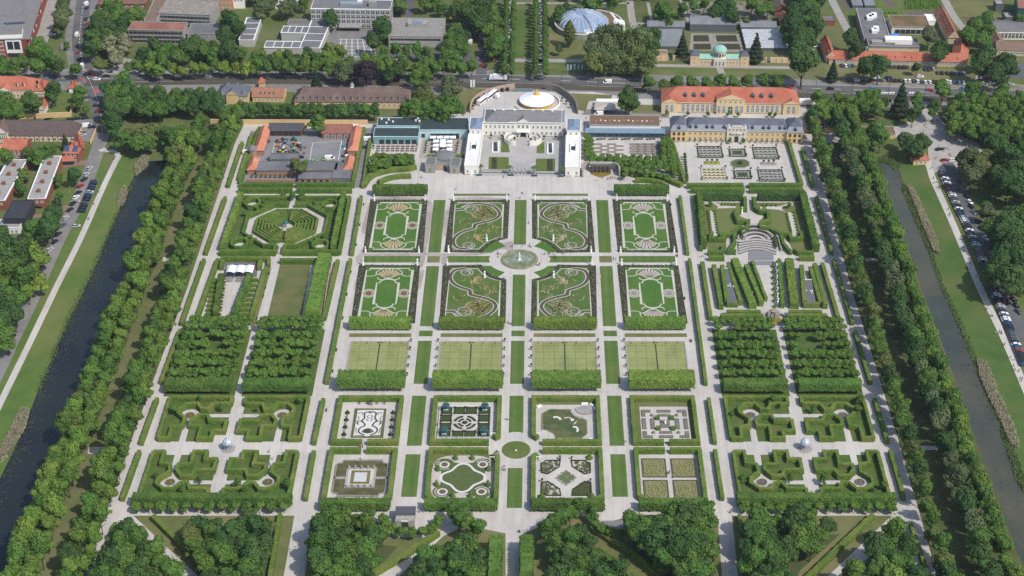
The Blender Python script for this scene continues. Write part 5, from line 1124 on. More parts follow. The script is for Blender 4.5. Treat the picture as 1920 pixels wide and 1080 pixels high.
for u,v,n_ in((9.6,12.6,'round lawn end'),(-9.8,-12.2,'grove end on the axis'),(9.8,-12,'grove end by the knot garden')):cone_topiary((cx+u,cy+v,0),1.5,2.6,'broad round-headed yew in the scrollwork garden, '+n_,'yews of the scrollwork garden')
for u,v in((-2.4,12),(2.4,12),(-9.6,4),(9.6,4),(-9.6,-2.5),(9.6,-2.5)):pot((cx+u,cy+v),'little potted plant at a corner of the scrollwork garden','pots of the scrollwork garden',.8)
x0,y0,x1,y1,cx,cy=sg(1,0,1);cy-=.6
for u in(-1,1):
 for v in(-1,1):
  n_=('grove end' if v<0 else 'round lawn end')+(', outer side' if u>0 else ', axis side');c=(cx+u*5.9,cy+v*6.9);t=thing('knot_bed','square knot garden of yellowish box lines, '+n_,'flower bed',(c[0],c[1],0),'knot gardens')
  mb=MB();mb.prism(rect(c[0]-4.8,c[1]-5.9,c[0]+4.8,c[1]+5.9),0,.08);mb.build('gravel_base',mat('knot_gravel',(.23,.205,.15),.95,(.16,.15,.10),1.5,3),t)
  M_KN=mat('knot_box',(.27,.26,.085),.9,(.18,.19,.055),1.5,3);mb=MB();mb.wall(rect(c[0]-4.7,c[1]-5.8,c[0]+4.7,c[1]+5.8),.35,0,.35,1,True);z_=.3
  for k in range(3):
   a,b=4.0-1.25*k,5.0-1.5*k;mb.wall([(c[0]+a*math.copysign(abs(cos(q))**.6,cos(q)),c[1]+b*math.copysign(abs(sin(q))**.6,sin(q)))for q in[i*.3142 for i in range(20)]],.32,.06,z_+.01*k,0,True)
  for k in range(10):a=k*.6283;mb.wall([(c[0]+4.3*cos(a)*q+.5*sin(q*9),c[1]+5.3*sin(a)*q+.5*cos(q*9))for q in(.15,.35,.55,.75,.95)],.3,.06,z_+.03+.004*k)
  for(su,sv)in((1,1),(1,-1),(-1,1),(-1,-1)):
   for k in range(2):mb.wall([(c[0]+su*(4.4-.8*k),c[1]+sv*(2.2+.6*k)),(c[0]+su*(2.2+.5*k),c[1]+sv*(5.4-.8*k))],.3,.06,z_+.08+.004*k)
  mb.build('box_knot',[M_KN,mat('olive_box',(0,0,0))],t)
for u,v,n_ in((-9.4,-140.6,'quartered garden'),(9.4,-140.6,'water garden'),(-9.4,-156.4,'cone garden'),(9.4,-156.4,'scrollwork garden')):
 t=thing('garden_gate','narrow white gate in the cut hedge corner of the '+n_,'gate',(u,v,0),'white gates at the round lawn');mb=MB();mb.box((u-.9,v,0),(.22,.22,2.4));mb.box((u+.9,v,0),(.22,.22,2.4));mb.build('post',M_WHITE,t)
 mb=MB();mb.box((u,v,2.4),(2.2,.25,.2));mb.build('lintel',M_WHITE,t)
tag(MB().box((.2,-149.2,.03),(.7,.5,.4),.3).build('marker_stone',M_WHITE),'small pale stone in the middle of the round lawn','stone')
ADJ={'round':'mid green','dark':'dark green','lime':'mid green','bright':'bright green','olive':'olive green','grey':'greyish green','fresh':'fresh yellow-green','rust':'cream-flowered','small':'small','fir':'dark conifer','copper':'purple-leaved','gold':'golden yellow','column':'tall columnar','clip':'small clipped','plane':'giant plane'}
# ------------------------------------------------------------------ avenues along both canals
def avenue(x,y0,y1,step,kinds,lab,group,nm,sc=1.0,jit=.6,skip=()):
 y=y0
 while y>y1:
  if not any(a<y<b for a,b in skip):kk=choice(kinds);tree(kk,(x+U(-jit,jit),y+U(-.8,.8)),'%s %s, abreast of %s'%(ADJ[kk[:-1]],lab,seg(y,x)),group,sc=sc*U(.8,1.16),name=nm,sz=U(.86,1.2))
  y-=step*U(.93,1.07)
AL=['lime*','lime*','bright*','bright*','bright*']
avenue(-181.0,108,-262,7.8,AL+['olive*'],'lime overhanging the dark blue canal','limes over the blue canal','avenue_tree',1.02)
avenue(-174.8,128,-262,7.8,AL,'lime between trodden path and blue canal row','limes beside the trodden path','avenue_tree',.96)
avenue(-161.9,150,-262,7.6,['lime*','lime*','bright*','dark*'],'lime between trodden path and gravel walks','limes west of the gravel walks','avenue_tree',.9,skip=((-146,-142),))
avenue(-157.3,152,-262,8.2,['lime*','bright*'],'lime overhanging the outer gravel walk','limes over the outer gravel walk','avenue_tree',.8)
avenue(158.9,140,-262,7.4,['lime*','lime*','dark*','olive*'],'lime shading the brown canal walk','limes shading the walk by the brown canal','canal_avenue_tree',.9,.9)
avenue(173.4,140,-262,7.2,['dark*','dark*','lime*','grey*'],'lime of the inner brown canal row','inner limes by the brown canal','canal_avenue_tree',.96,.8)
avenue(180.9,140,-262,7.2,['bright*','lime*'],'lime of the outer brown canal row','outer limes by the brown canal','canal_avenue_tree',.96)
# ------------------------------------------------------------------ groves at the lower edge
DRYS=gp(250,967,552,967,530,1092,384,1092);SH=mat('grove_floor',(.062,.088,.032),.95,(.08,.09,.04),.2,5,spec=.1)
def grove(base,inner,sp,kinds,lab,group,sc,lawn_m=M_DRY):
 if base:flat('lawn',base,.03,lawn_m)
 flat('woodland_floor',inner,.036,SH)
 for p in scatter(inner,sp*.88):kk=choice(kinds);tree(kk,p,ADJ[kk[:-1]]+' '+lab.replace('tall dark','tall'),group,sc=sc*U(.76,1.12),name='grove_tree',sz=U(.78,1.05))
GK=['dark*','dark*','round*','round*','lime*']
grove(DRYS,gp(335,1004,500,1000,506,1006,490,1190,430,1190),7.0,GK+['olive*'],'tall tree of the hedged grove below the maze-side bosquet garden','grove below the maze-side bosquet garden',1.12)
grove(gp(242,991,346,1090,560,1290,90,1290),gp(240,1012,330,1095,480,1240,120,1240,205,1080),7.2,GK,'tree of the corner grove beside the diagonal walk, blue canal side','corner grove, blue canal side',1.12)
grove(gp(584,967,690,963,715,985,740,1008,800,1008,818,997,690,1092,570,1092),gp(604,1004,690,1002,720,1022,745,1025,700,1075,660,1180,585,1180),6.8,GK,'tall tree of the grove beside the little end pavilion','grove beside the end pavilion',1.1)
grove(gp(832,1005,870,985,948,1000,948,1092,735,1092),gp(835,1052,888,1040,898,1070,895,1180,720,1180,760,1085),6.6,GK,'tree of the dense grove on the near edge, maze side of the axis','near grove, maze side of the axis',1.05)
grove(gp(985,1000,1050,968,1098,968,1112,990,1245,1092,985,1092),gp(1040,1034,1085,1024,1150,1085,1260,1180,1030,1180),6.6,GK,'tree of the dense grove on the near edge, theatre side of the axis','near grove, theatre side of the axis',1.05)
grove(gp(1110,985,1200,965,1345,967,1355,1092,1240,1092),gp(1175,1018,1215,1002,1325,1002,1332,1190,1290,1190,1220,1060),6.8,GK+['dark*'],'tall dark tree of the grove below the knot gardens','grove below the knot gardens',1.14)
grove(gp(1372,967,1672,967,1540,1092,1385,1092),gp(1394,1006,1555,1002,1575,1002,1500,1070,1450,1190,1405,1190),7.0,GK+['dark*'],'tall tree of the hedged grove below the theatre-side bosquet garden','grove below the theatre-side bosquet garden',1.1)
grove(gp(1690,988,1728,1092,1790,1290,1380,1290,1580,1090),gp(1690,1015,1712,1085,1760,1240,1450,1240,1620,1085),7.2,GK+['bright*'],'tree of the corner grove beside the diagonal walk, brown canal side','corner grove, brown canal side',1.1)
hg='hedges of the groves'
for lab,w,P in(('blue canal side, along the diagonal lawn',2.2,(288,974,420,1105)),('maze side grove, along the straight walk',1.8,(526,970,505,1100)),('curving past the end pavilion',2.4,(822,1003,760,1045,680,1092)),('theatre side, along the dry diagonal lawn',2.4,(1112,995,1180,1040,1262,1102)),('brown canal side, along the diagonal lawn',2.2,(1636,972,1510,1092)),('theatre side grove, along the straight walk',1.6,(1386,972,1400,1100))):
 hedge([p.xy for p in gp(*P)],w,2.3,'long grove hedge '+lab,hg)
for lab,P in(('first',(985,1012,1005,1100)),('second',(930,1012,936,1100))):
 a,b=G(P[0],P[1],5),G(P[2],P[3],0);leafrow([(a.x+.5,a.y),(a.x+.5,b.y)]if lab=='first' else[(a.x,a.y),(a.x,b.y)],5.0,2.0,7.6,'square-clipped lime row flanking the main axis at the near edge, '+('theatre side' if lab=='first' else 'maze side'),'clipped rows flanking the main axis',L_LIME,8)
for x,y,s in((862,985,.8),(868,972,.7),(848,962,.65),(895,1000,.8),(1050,985,.9),(1068,970,.75),(1082,955,.7),(1024,1000,.8),(1110,960,.55),(1090,952,.6),(880,992,.8),(1040,995,.85)):tree('lime*',G(x,y,5).xy,'clipped lime at the corner where the axis meets the groves','limes where the axis meets the groves',sc=s,name='corner_lime')
for i in range(9):
 f=i/8;a=pi*(1+f);p=G(772+52*cos(a),985-26*sin(a));tree('clip*',p.xy,'small lime of the half-circle behind the end pavilion','limes behind the end pavilion',sc=.95,name='semicircle_lime')
 p=G(1165+52*cos(a),985-28*sin(a))
 if f<.55:tree('clip*',p.xy,'small lime of the half-circle behind the grey seat terrace','limes behind the seat terrace',sc=.95,name='semicircle_lime')
t=thing('seat_terrace','half-round terrace of grey seat slabs half hidden by the dark grove','terrace',G(1165,985))
for k in range(5):mb=MB();a,b=G(1128+4*k,979+3.2*k),G(1205-2*k,979+3.2*k);mb.wall([a.xy,b.xy],.7,0,.5);mb.build('seat_row',mat('seat_grey',(0,0,0)),t)
# ------------------------------------------------------------------ trees of the town
def town(where,nm,lst):
 for q in lst.split(';'):
  q=q.split()
  if not q:continue
  k,sc=q[0],float(q[1])*(1.0 if q[0]in('plane','column')else 1.15)
  for i in range(2,len(q)):
   x,y=map(float,q[i].split(','));kk=k if k in PROTO else k+'*'
   p=G(x,y,(11 if k=='plane' else 8.0)*sc*(.6 if k in('small','clip')else 1));tree(kk,(p.x,p.y),'%s tree %s'%(ADJ[k],where)if k not in('fir',)else 'dark conifer '+where,'%s trees %s'%(ADJ[k],where),sc=sc*U(.9,1.1),name=nm)
town('round the brick faculty building','faculty_tree','grey .8 120,10 122,24 117,38 115,52; round .9 75,92 60,98 88,108 45,116 25,126 6,132 100,118 70,128; dark .8 0,118 110,126; round .75 142,130; small .8 125,82; lime .6 8,4 28,6')
town('between the boulevard and the concrete school','school_tree','dark .9 180,42 190,52 176,72 170,96 268,106 290,88; round .9 205,34 216,22 228,28 245,32 258,30 312,92 302,104 184,86; grey .9 206,58; rust 1.0 206,84 226,94 216,106 236,80; olive .8 187,122; lime .8 285,116 306,120 345,106; dark 1.1 366,86 352,98 430,38 444,52 422,72 426,96 440,108; round .9 382,92 400,102 336,110')
town('in the kerbside row along the tram boulevard','street_tree','fresh .85 281,126 323,126 341,130 365,128 382,126 420,124 440,122 460,126 476,124 297,132; small 1.1 240,124 261,124 402,120; lime .75 486,128 502,130 520,128 536,130 552,126 570,130 590,128 604,124 618,132 640,128 656,124 674,128 700,128 716,132 732,128 748,134 766,130 784,134 800,130 816,132 832,128 848,132 866,134 884,130; dark .7 495,116 512,114 530,108 560,112 578,98 592,112 545,120 725,118 755,120 790,118')
town('round the school yard and concrete block','yard_tree','grey .9 490,22 500,10 534,16 546,10; dark .9 620,38 716,44 722,60 712,56; fresh .8 622,100 634,88 642,98 616,90 630,108; dark 1.0 700,80; round .8 750,14 796,6 830,14 818,2 570,4; gold .9 848,20; lime .7 720,100 742,98 762,97 782,97 798,100; round .9 850,76 842,90 862,82 852,106 868,98 838,108; dark 1.25 895,18 880,30 910,14 906,40 892,44; round .9 925,46 916,60 930,72 920,84 928,94; dark .7 886,54; grey 1.05 645,134 ; dark .85 732,138 746,132 ; fir .8 592,150 ; lime .8 800,150 780,150 790,136 ; grey .8 840,152')
town('before the long stable building','stable_tree','copper 1.15 685,138')
town('between riding hall and palace courtyard','palace_tree','grey 1.1 846,172 838,186; olive 1.1 800,184 786,180; round 1.0 830,196 816,206 780,206 850,204 764,204 836,212 800,206')
for i in range(20):tree('dark*' if i%3 else 'round*',G(432+i*14.2,209+.8*sin(i),6).xy,'dark tree of the dense clipped row before the long brown-roofed stables','row before the brown-roofed stables',sc=.8,name='row_tree')
for p in scatter(gp(208,236,422,228,420,200,250,196,232,180,205,190),7.2):tree(choice(['dark*','dark*','round*']),p,'dark chestnut of the dense block behind the canal head','chestnut block behind the canal head',sc=.95,name='chestnut')
town('by the canal head','canal_head_tree','olive .95 240,254 264,258 286,250 304,252 ; round .9 230,262 256,270 275,268 318,258 330,268 340,250; dark 1 205,222 214,236 210,205; round .85 345,268 352,256 335,282 322,290; round 1.0 232,150')
town('in the gardens of the villas west of the road','garden_tree','dark 1.0 100,172 62,196; round 1.0 0,192 16,198 10,216 30,206; grey .9 60,194; round .8 150,174 147,188; small .9 160,204; fir .55 122,266; round .8 80,290 94,284 70,296; small 1.1 45,326 36,340 40,352 108,334 ; dark .8 140,330; small .9 112,368; dark 1.0 100,406 94,420 88,436; round .8 60,430 ; lime .9 12,300')
town('on the bank road west of the blue canal','bank_tree','dark 1.15 14,470 34,478 0,450 8,492; fresh 1.05 60,464 74,480; round 1.1 20,506 46,520 ; fresh 1.0 60,500 72,524 50,540; dark 1.1 0,560 14,574 24,588 4,604; round 1 28,566 0,618 10,634')
for k in range(24):
 for x in(948,961.5,1004.5,1021.5):
  if rnd()<.07:continue
  y=1+k*6.0;tree('lime*',G(x+(y-70)*.0006*(x-1015),y,4.5).xy,'slim lime of the double avenue running away beyond the boulevard','double avenue beyond the boulevard',sc=U(.40,.54),sz=1.3,name='garden_avenue_tree')
town('in the botanical garden beyond the boulevard','botanical_tree','column 1.5 1068,55; dark .5 1048,92; dark .7 1052,24 1064,18 1046,32; round .9 1096,0 1150,4 1122,2 1108,8; dark 1.0 1226,74 1222,88; fir 1.0 1280,84; fir 1.05 1418,90; round .9 1236,24 1250,28 1240,18; dark .9 1352,14 1366,8 1340,26 1372,32; round .9 1426,20 1410,8 1440,14; lime .7 1300,16 1320,10 1280,20; small 1.0 1256,40 1312,34 1330,36 1400,38')
town('as a giant plane at the roadside beyond the palace','plane_tree','plane 1.1 1138,98 1188,100 ; olive 1.3 1112,112 1214,116')
town('in the row beyond the orangery','orangery_street_tree','round .75 1217,156 1245,161 1270,156 1298,158 1325,156 1350,153 1376,156 1402,151 1432,153 1458,158; dark 1.3 1180,186; round .8 1172,200')
town('round the red-roofed research wing','research_tree','dark 1.15 1510,18 1520,38 1504,6 1526,58 1494,60 1500,76 1516,72 1486,46; dark 1.7 1505,120; fir .8 1562,132; dark 1.15 1636,122 1648,128 1624,128; dark .55 1718,128; dark 1.0 1596,76 1606,92; grey 1.0 1742,68; dark .9 1764,92 1758,104; dark 1.15 1846,108 1838,126 1880,118 1892,130 1868,142; round 1.0 1830,54 1816,72 1842,76 1852,62; round .7 1912,40; lime .6 1468,60 1474,78')
town('along the boulevard verge by the lime grove','verge_tree','fir 1.25 1690,186; round 1.0 1768,170 1825,172 ; round .85 1880,168; lime .9 1720,194 1752,204; dark .9 1712,214')
for poly,lab,g_ in((gp(1522,244,1650,238,1672,226,1668,206,1530,206),'lime of the grid grove between orangery and plaza','grid grove by the orangery'),(gp(1766,226,1780,268,1850,286,1990,286,1990,205,1790,202),'lime of the dense grove beside the plaza car park','dense grove by the plaza')):
 for p in scatter(poly,6.6,.12):tree(choice(['lime*','lime*','round*','bright*']),p,lab,g_,sc=U(.78,.95),name='grid_lime')
town('beside the parking street by the brown canal','parking_tree','grey 1.05 1816,300 1832,320 1822,334; olive 1.0 1848,300 1838,312; dark 1.35 1888,300 1872,336 1900,326 1908,356 1890,350; grey .8 1852,398 ; small 1.1 1850,385 1890,396; dark 1.3 1884,448 1902,478 1872,500 1904,520 1898,440 1880,480 1912,500 1890,530; round 1.1 1862,430 1912,440 1865,520; round .9 1650,262 1640,248 1600,270 1612,262; dark .9 1705,275 1718,282 1730,272; grey .8 1695,262')
for where,nm,poly,d,kinds,sc in(('in the thicket between boulevard and concrete school','school_tree',(168,105,172,48,205,28,240,36,238,112),8.2,['dark*','round*','grey*','round*'],.95),('in the belt before the concrete school','school_tree',(285,122,290,104,420,102,470,114,470,122),8.0,['dark*','round*','lime*'],.78),('in the belt below the courtyard school','yard_tree',(480,134,482,120,600,120,640,127,880,129,880,137,640,138),8.0,['lime*','round*','fresh*','bright*'],.8),('in the copse beside the double avenue','copse_tree',(845,104,850,40,868,10,935,5,935,112,918,112,916,64,880,46,872,70,884,100),9.5,['dark*','round*','lime*','olive*'],1.0),('in the dark belt beside the nursery path','belt_tree',(1484,80,1480,0,1535,0,1534,74),8.5,['dark*','round*','dark*'],1.05),('among the villa gardens west of the road','garden_tree',(30,345,50,300,88,290,95,305,60,312,46,370),7,['round*','small*','dark*'],.6),('in the wooded strip west of the bank road','bank_tree',(-60,478,40,478,54,505,36,545,12,600,-14,650,-60,700),7.6,['round*','dark*','bright*','fresh*'],1.05),('in the park edge beyond the parking street','parking_tree',(1842,300,1990,300,1990,560,1880,540,1866,470,1900,430,1950,400,1880,350),9,['dark*','round*','dark*','olive*'],1.2),('on the far edge behind the botanical garden','far_tree',(1040,4,1180,-30,1480,-40,1480,2,1240,4,1110,8),9,['round*','dark*','lime*'],.85),('on the far edge behind the schools','far_tree',(440,8,470,-30,860,-30,850,-4,760,10,575,-2,500,24),9,['round*','grey*','dark*','lime*'],.9),('behind the research buildings','research_tree',(1812,85,1820,50,1852,44,1852,90),8,['dark*','round*'],.9)):
 for p in scatter(gp(*poly),d):
  k=choice(kinds);tree(k,p,'%s tree %s'%(ADJ[k[:-1]],where),'%s trees %s'%(ADJ[k[:-1]],where),sc=sc*U(.8,1.2),name=nm)
def reeds(poly,n,m,lab):
 mb=MB()
 for p in[(U(0,1),U(0,1))for _ in range(n*3)]:
  xs=[q[0]for q in poly];ys=[q[1]for q in poly];q=(min(xs)+p[0]*(max(xs)-min(xs)),min(ys)+p[1]*(max(ys)-min(ys)))
  if not inpoly(q,poly):continue
  h=U(1.0,2.4)if m is M_REED else U(.4,1.2);a=U(0,6.28);w=.22;dx,dy=U(-.5,.5),U(-.5,.5)
  mb.face([(q[0]-w*cos(a),q[1]-w*sin(a),0),(q[0]+w*cos(a),q[1]+w*sin(a),0),(q[0]+dx+.1,q[1]+dy,h),(q[0]+dx-.1,q[1]+dy,h)])
 tag(mb.build('reeds',m),lab,'reeds',kind='stuff')
M_REED=mat('dry_reed',(.36,.325,.22),.95,(.22,.225,.12),.6,4,(.42,.375,.27),1.5,spec=.1);M_REEDG=mat('green_reed',(.13,.18,.062),.95,(.09,.14,.044),.5,4,spec=.1)
reeds(gp(268,292,280,296,277,312,255,330,252,318),500,M_REED,'pale reed bed at the head of the blue canal')
reeds(gp(234,352,240,362,232,385,222,388,224,362),350,M_REED,'pale reed clump on the blue canal bank')
reeds(gp(40,768,56,772,48,802,20,850,2,870,0,850,22,805),900,M_REED,'pale reeds on the near blue canal bank')
reeds(gp(1645,296,1665,290,1684,300,1690,312,1678,320,1664,308,1645,306),700,M_REEDG,'green reeds at the head of the brown canal')
reeds(gp(1701,352,1712,356,1735,405,1758,455,1761,478,1750,472,1728,420),1300,M_REED,'long pale reed belt on the brown canal bank')
reeds(gp(1831,676,1850,684,1872,740,1900,800,1912,840,1896,838,1860,760,1838,712),1500,M_REED,'pale reed belt by the brown canal further down')
reeds(gp(1876,808,1890,806,1925,905,1920,925,1905,900),700,M_REEDG,'grey-green reeds at the lower brown canal bank')
reeds(gp(1695,340,1702,352,1728,412,1772,540,1765,545,1742,476,1716,416,1690,355),900,M_REEDG,'green bank growth on the brown canal')
reeds(gp(1765,540,1774,540,1818,632,1836,690,1826,688,1808,638),420,M_REEDG,'green bank growth beyond the bend of the brown canal')
reeds(gp(250,335,256,338,226,392,182,498,128,610,74,742,66,735,122,602,176,492,220,392),800,M_REEDG,'green bank growth along the blue canal')
mb=MB();lb=[p.xy for p in left_bank]
for i in range(900):
 k=random.randrange(3,len(lb)-2);p=lb[k]+(lb[k+1]-lb[k])*rnd();d=abs(random.gauss(0,3.2));q=(p.x+d+.2,p.y+U(-.5,.5));s=U(.15,.55);mb.face([(q[0]-s,q[1]-s*.5,.03),(q[0]+s*.6,q[1]-s,.03),(q[0]+s,q[1]+s*.6,.03),(q[0]-s*.5,q[1]+s,.03)])
rb=[p.xy for p in right_bank]
for i in range(700):
 k=random.randrange(5,len(rb)-1);p=rb[k]+(rb[min(k+1,len(rb)-1)]-rb[k])*rnd();d=U(.5,11)if k>9 else abs(random.gauss(0,3));q=(p.x-d,p.y);s=U(.12,.4);mb.face([(q[0]-s,q[1]-s*.5,.03),(q[0]+s*.6,q[1]-s,.03),(q[0]+s,q[1]+s*.6,.03),(q[0]-s*.5,q[1]+s,.03)])
tag(mb.build('water_plants',mat('drifting_plants',(.062,.055,.026),.8,(.04,.042,.02),1,3)),'brownish water plants drifting on both canals','water plants',kind='stuff')
# ------------------------------------------------------------------ buildings
WM={}
class Bld:
 """a building laid out from its two front base corners; u runs along the front, v away from the viewer"""
 def __init__(s,name,label,cat,pa,pb,z=0,group=None):
  s.a=G(*pa)if len(pa)==2 else Vector(pa);s.b=G(*pb)if len(pb)==2 else Vector(pb);d=(s.b-s.a);s.L=d.length;s.d=d.normalized();s.n=Vector((-s.d.y,s.d.x,0));s.rz=atan2(s.d.y,s.d.x)
  s.t=thing(name,label,cat,s.a,group)
 def p(s,u,v,z=0):q=s.a+s.d*u+s.n*v;return Vector((q.x,q.y,z))
 def part(s,name,mb,m,parent=None):return mb.build(name,m,parent or s.t)
 def quad(s,u0,v0,u1,v1):return[s.p(u0,v0).xy,s.p(u1,v0).xy,s.p(u1,v1).xy,s.p(u0,v1).xy]
 def wall(s,u0,v0,u1,v1,z1,m,z0=0,name='wall',plinth=None):
  mb=MB();mb.prism(s.quad(u0,v0,u1,v1),z0,z1);o=s.part(name,mb,m)
  if plinth:mb=MB();mb.wall(s.quad(u0,v0,u1,v1),.2,z0,z0+.5,0,True);s.part('plinth',mb,plinth)
  return o
 def cornice(s,u0,v0,u1,v1,z,m,h=.35,w=.5):mb=MB();mb.wall(s.quad(u0,v0,u1,v1),w,z,z+h,0,True);return s.part('cornice',mb,m)
 def flat(s,u0,v0,u1,v1,z,m,par=None,ph=.4):
  mb=MB();mb.prism(s.quad(u0+.02,v0+.02,u1-.02,v1-.02),z+.01,z+.12);o=s.part('roof',mb,m)
  if par:mb=MB();mb.wall(s.quad(u0,v0,u1,v1),.4,z,z+ph,0,True);s.part('parapet',mb,par)
  return o
 def pitched(s,u0,v0,u1,v1,z,rh,m,inset=0,axis='u',o=.4,gm=None):
  """gable (inset 0) or hipped roof"""
  u0-=o;u1+=o;v0-=o;v1+=o;mb=MB();P=s.p
  if axis=='u':vm=(v0+v1)/2;r0,r1=P(u0+inset,vm,z+rh),P(u1-inset,vm,z+rh);A,B_,C,D=P(u0,v0,z),P(u1,v0,z),P(u1,v1,z),P(u0,v1,z)
  else:um=(u0+u1)/2;r0,r1=P(um,v0+inset,z+rh),P(um,v1-inset,z+rh);A,B_,C,D=P(u1,v0,z),P(u1,v1,z),P(u0,v1,z),P(u0,v0,z)
  mb.face([A,B_,r1,r0]);mb.face([C,D,r0,r1])
  gi=1 if(gm and not inset)else 0
  mb.face([B_,C,r1],gi);mb.face([D,A,r0],gi);mb.face([D,C,B_,A]);r=s.part('roof',mb,[m,gm]if gm else m)
  rd=MB();rd.tube(r0,r1,.16,n=5)
  if inset:
   for q,e in((A,r0),(D,r0),(B_,r1),(C,r1)):rd.tube(q,e,.12,n=4)
  rd.build('ridge',m,r);return r
 def win(s,u,v,z,w,h,face='f',frame=M_WHITE,glass=M_GLASS,name='window',depth=.1):
  k=(w,h,frame.name,glass.name,depth)
  if k not in WM:
   f=MB();t=min(.16,w*.16)
   for bx in((0,0,w,t),(0,h-t,w,t),(-w/2+t/2,t,t,h-2*t),(w/2-t/2,t,t,h-2*t)):f.box((bx[0],-depth/2,bx[1]),(bx[2],depth,bx[3]))
   if w>.9:f.box((0,-.04,t),(.09,.07,h-2*t))
   if h>1.5:f.box((0,-.04,h*.58),(w-2*t,.075,.09))
   g=MB();g.box((0,.02,t*.5),(w-t,.08,h-t));WM[k]=(f.mesh('window',frame),g.mesh('pane',glass))
  r={'f':0,'r':pi/2,'l':-pi/2,'b':pi}[face]+s.rz
  o=bpy.data.objects.new(name,WM[k][0]);COL.objects.link(o);o.parent=s.t;o.location=s.p(u,v,z)-s.a;o.rotation_euler=(0,0,r)
  g=bpy.data.objects.new('pane',WM[k][1]);COL.objects.link(g);g.parent=o
  return o
 def wins(s,u0,u1,n,v,z,w,h,face='f',skip=(),**k):
  for i in range(n):
   if i in skip:continue
   f=u0+(u1-u0)*(i+.5)/n
   if face in 'fb':s.win(f,v-(.03 if face=='f' else-.03),z,w,h,face,**k)
   else:s.win(v+(.03 if face=='r' else-.03),f,z,w,h,face,**k)
 def dormer(s,u,v,z,w,h,d,rm,wm=M_WHITE,face=1):
  mb=MB();q=s.p(u,v);mb.box((q.x,q.y,z),(w,.1,h),s.rz);c=s.p(u,v+d/2);mb.box((c.x,c.y,z),(w*.96,d,h*.98),s.rz);o=s.part('dormer',mb,wm)
  mb=MB();A,B_,C,D=s.p(u-w*.6,v-.2,z+h),s.p(u+w*.6,v-.2,z+h),s.p(u+w*.6,v+d,z+h),s.p(u-w*.6,v+d,z+h);r0,r1=s.p(u,v-.2,z+h+w*.4),s.p(u,v+d,z+h+w*.4);mb.face([A,B_,r0]);mb.face([B_,C,r1,r0]);mb.face([D,A,r0,r1]);mb.build('dormer_roof',rm,o)
  mb=MB();q=s.p(u,v-.08);mb.box((q.x,q.y,z+h*.2),(w*.62,.1,h*.7),s.rz);mb.build('pane',M_GLASS,o)
 def chimney(s,u,v,z,h=1.2,w=.7,m=None):mb=MB();q=s.p(u,v);mb.box((q.x,q.y,z),(w,w,h),s.rz);mb.box((q.x,q.y,z+h),(w*1.2,w*1.2,.15),s.rz);s.part('chimney',mb,m or M_BRICK)
 def boxpart(s,name,u,v,z,su,sv,sz,m):q=s.p(u,v);mb=MB();mb.box((q.x,q.y,z),(su,sv,sz),s.rz);return s.part(name,mb,m)
 def band(s,u0,u1,v,z,h,m=M_GLASS,mull=None,step=2.0,face='f',name='window_band'):
  mb=MB()
  if face=='f':A,B_=s.p(u0,v-.05),s.p(u1,v-.05)
  else:A,B_=s.p(v+.05,u0),s.p(v+.05,u1)
  mb.wall([A.xy,B_.xy],.08,z,z+h);o=s.part(name,mb,m)
  if mull:
   L0=(B_-A).length;n=max(1,int(L0/step));off=s.n*-.08 if face=='f' else s.d*.08
   for i in range(n+1):mb=MB();q=A+(B_-A)*(i/n)+off;mb.box((q.x,q.y,z),(.14,.14,h),s.rz);mb.build('mullion',mull,o)
def upx(b,px,py):g=G(px,py);return(g-b.a).dot(b.d)
# ---- palace
M_PAL=mat('palace_render',(.76,.73,.66),.8,(.72,.69,.62),.3,4,spec=.2);M_PROOF=mat('palace_roof',(.20,.195,.195),.8,(.17,.165,.168),.4,4,spec=.3);M_BLUEZ=mat('blue_zinc',(.20,.26,.34),.5,(.17,.22,.29),.4,4,spec=.4)
b=Bld('palace','white three-winged palace with grey hipped roof and long flat-roofed side wings','palace',(906,255),(1056,257));L0=b.L;D=15.5
b.wall(0,0,L0,D,8.4,M_PAL,plinth=M_STONE);b.cornice(-.1,-.1,L0+.1,D+.1,8.4,M_PAL);b.pitched(1.4,.8,L0-1.4,D-.8,8.8,3.0,M_PROOF,6);b.pitched(L0/2-3.5,-.2,L0/2+3.5,5,8.8,2.2,M_PROOF,0,'v',.2,M_PAL)
for u,v0,uu,vv in((-.6,.2,1.0,D-.4),(L0-.4,.2,1.0,D-.4)):b.flat(u,v0,u+uu,v0+vv,8.8,M_BLUEZ)
b.boxpart('blue_gutter',L0*.18,-.1,8.76,L0*.3,.5,.12,M_BLUEZ)
for u in(.14,.25,.39,.62,.74,.86):b.chimney(L0*u,D*.52,11.2,1.0,.9,M_WHITE)
for z,h in((1.2,1.9),(5.0,1.9)):b.wins(.6,L0*.40,7,0,z,1.15,h);b.wins(L0*.60,L0-.6,7,0,z,1.15,h)
b.wins(L0*.42,L0*.58,3,0,5.0,1.3,2.2);b.boxpart('entrance_door',L0/2,-.1,0,2.4,.25,3.2,M_DARK)
for s in(-1,1):b.boxpart('portal_column',L0/2+s*2.2,-1.2,0,.6,.6,3.6,M_PAL)
b.boxpart('balcony',L0/2,-1.2,3.6,7.5,2.4,.3,M_PAL)
for s in(-1,1):
 c=b.p(L0/2+s*4.6,-4.8);AR=[rad(90-s*q)for q in range(-20,200,14)]
 for r,h,n_,m_ in((6.0,2.6,'curved_stair_wall',M_PAL),(3.6,1.6,'curved_stair_wall',M_PAL)):
  mb=MB();mb.wall([(c.x+r*cos(a)*.9,c.y+r*sin(a))for a in AR],.45,0,h);b.part(n_,mb,m_)
 mb=MB();mb.wall([(c.x+4.8*cos(a)*.9,c.y+4.8*sin(a))for a in AR],1.9,0,1.5);b.part('curved_stair',mb,M_STONE)
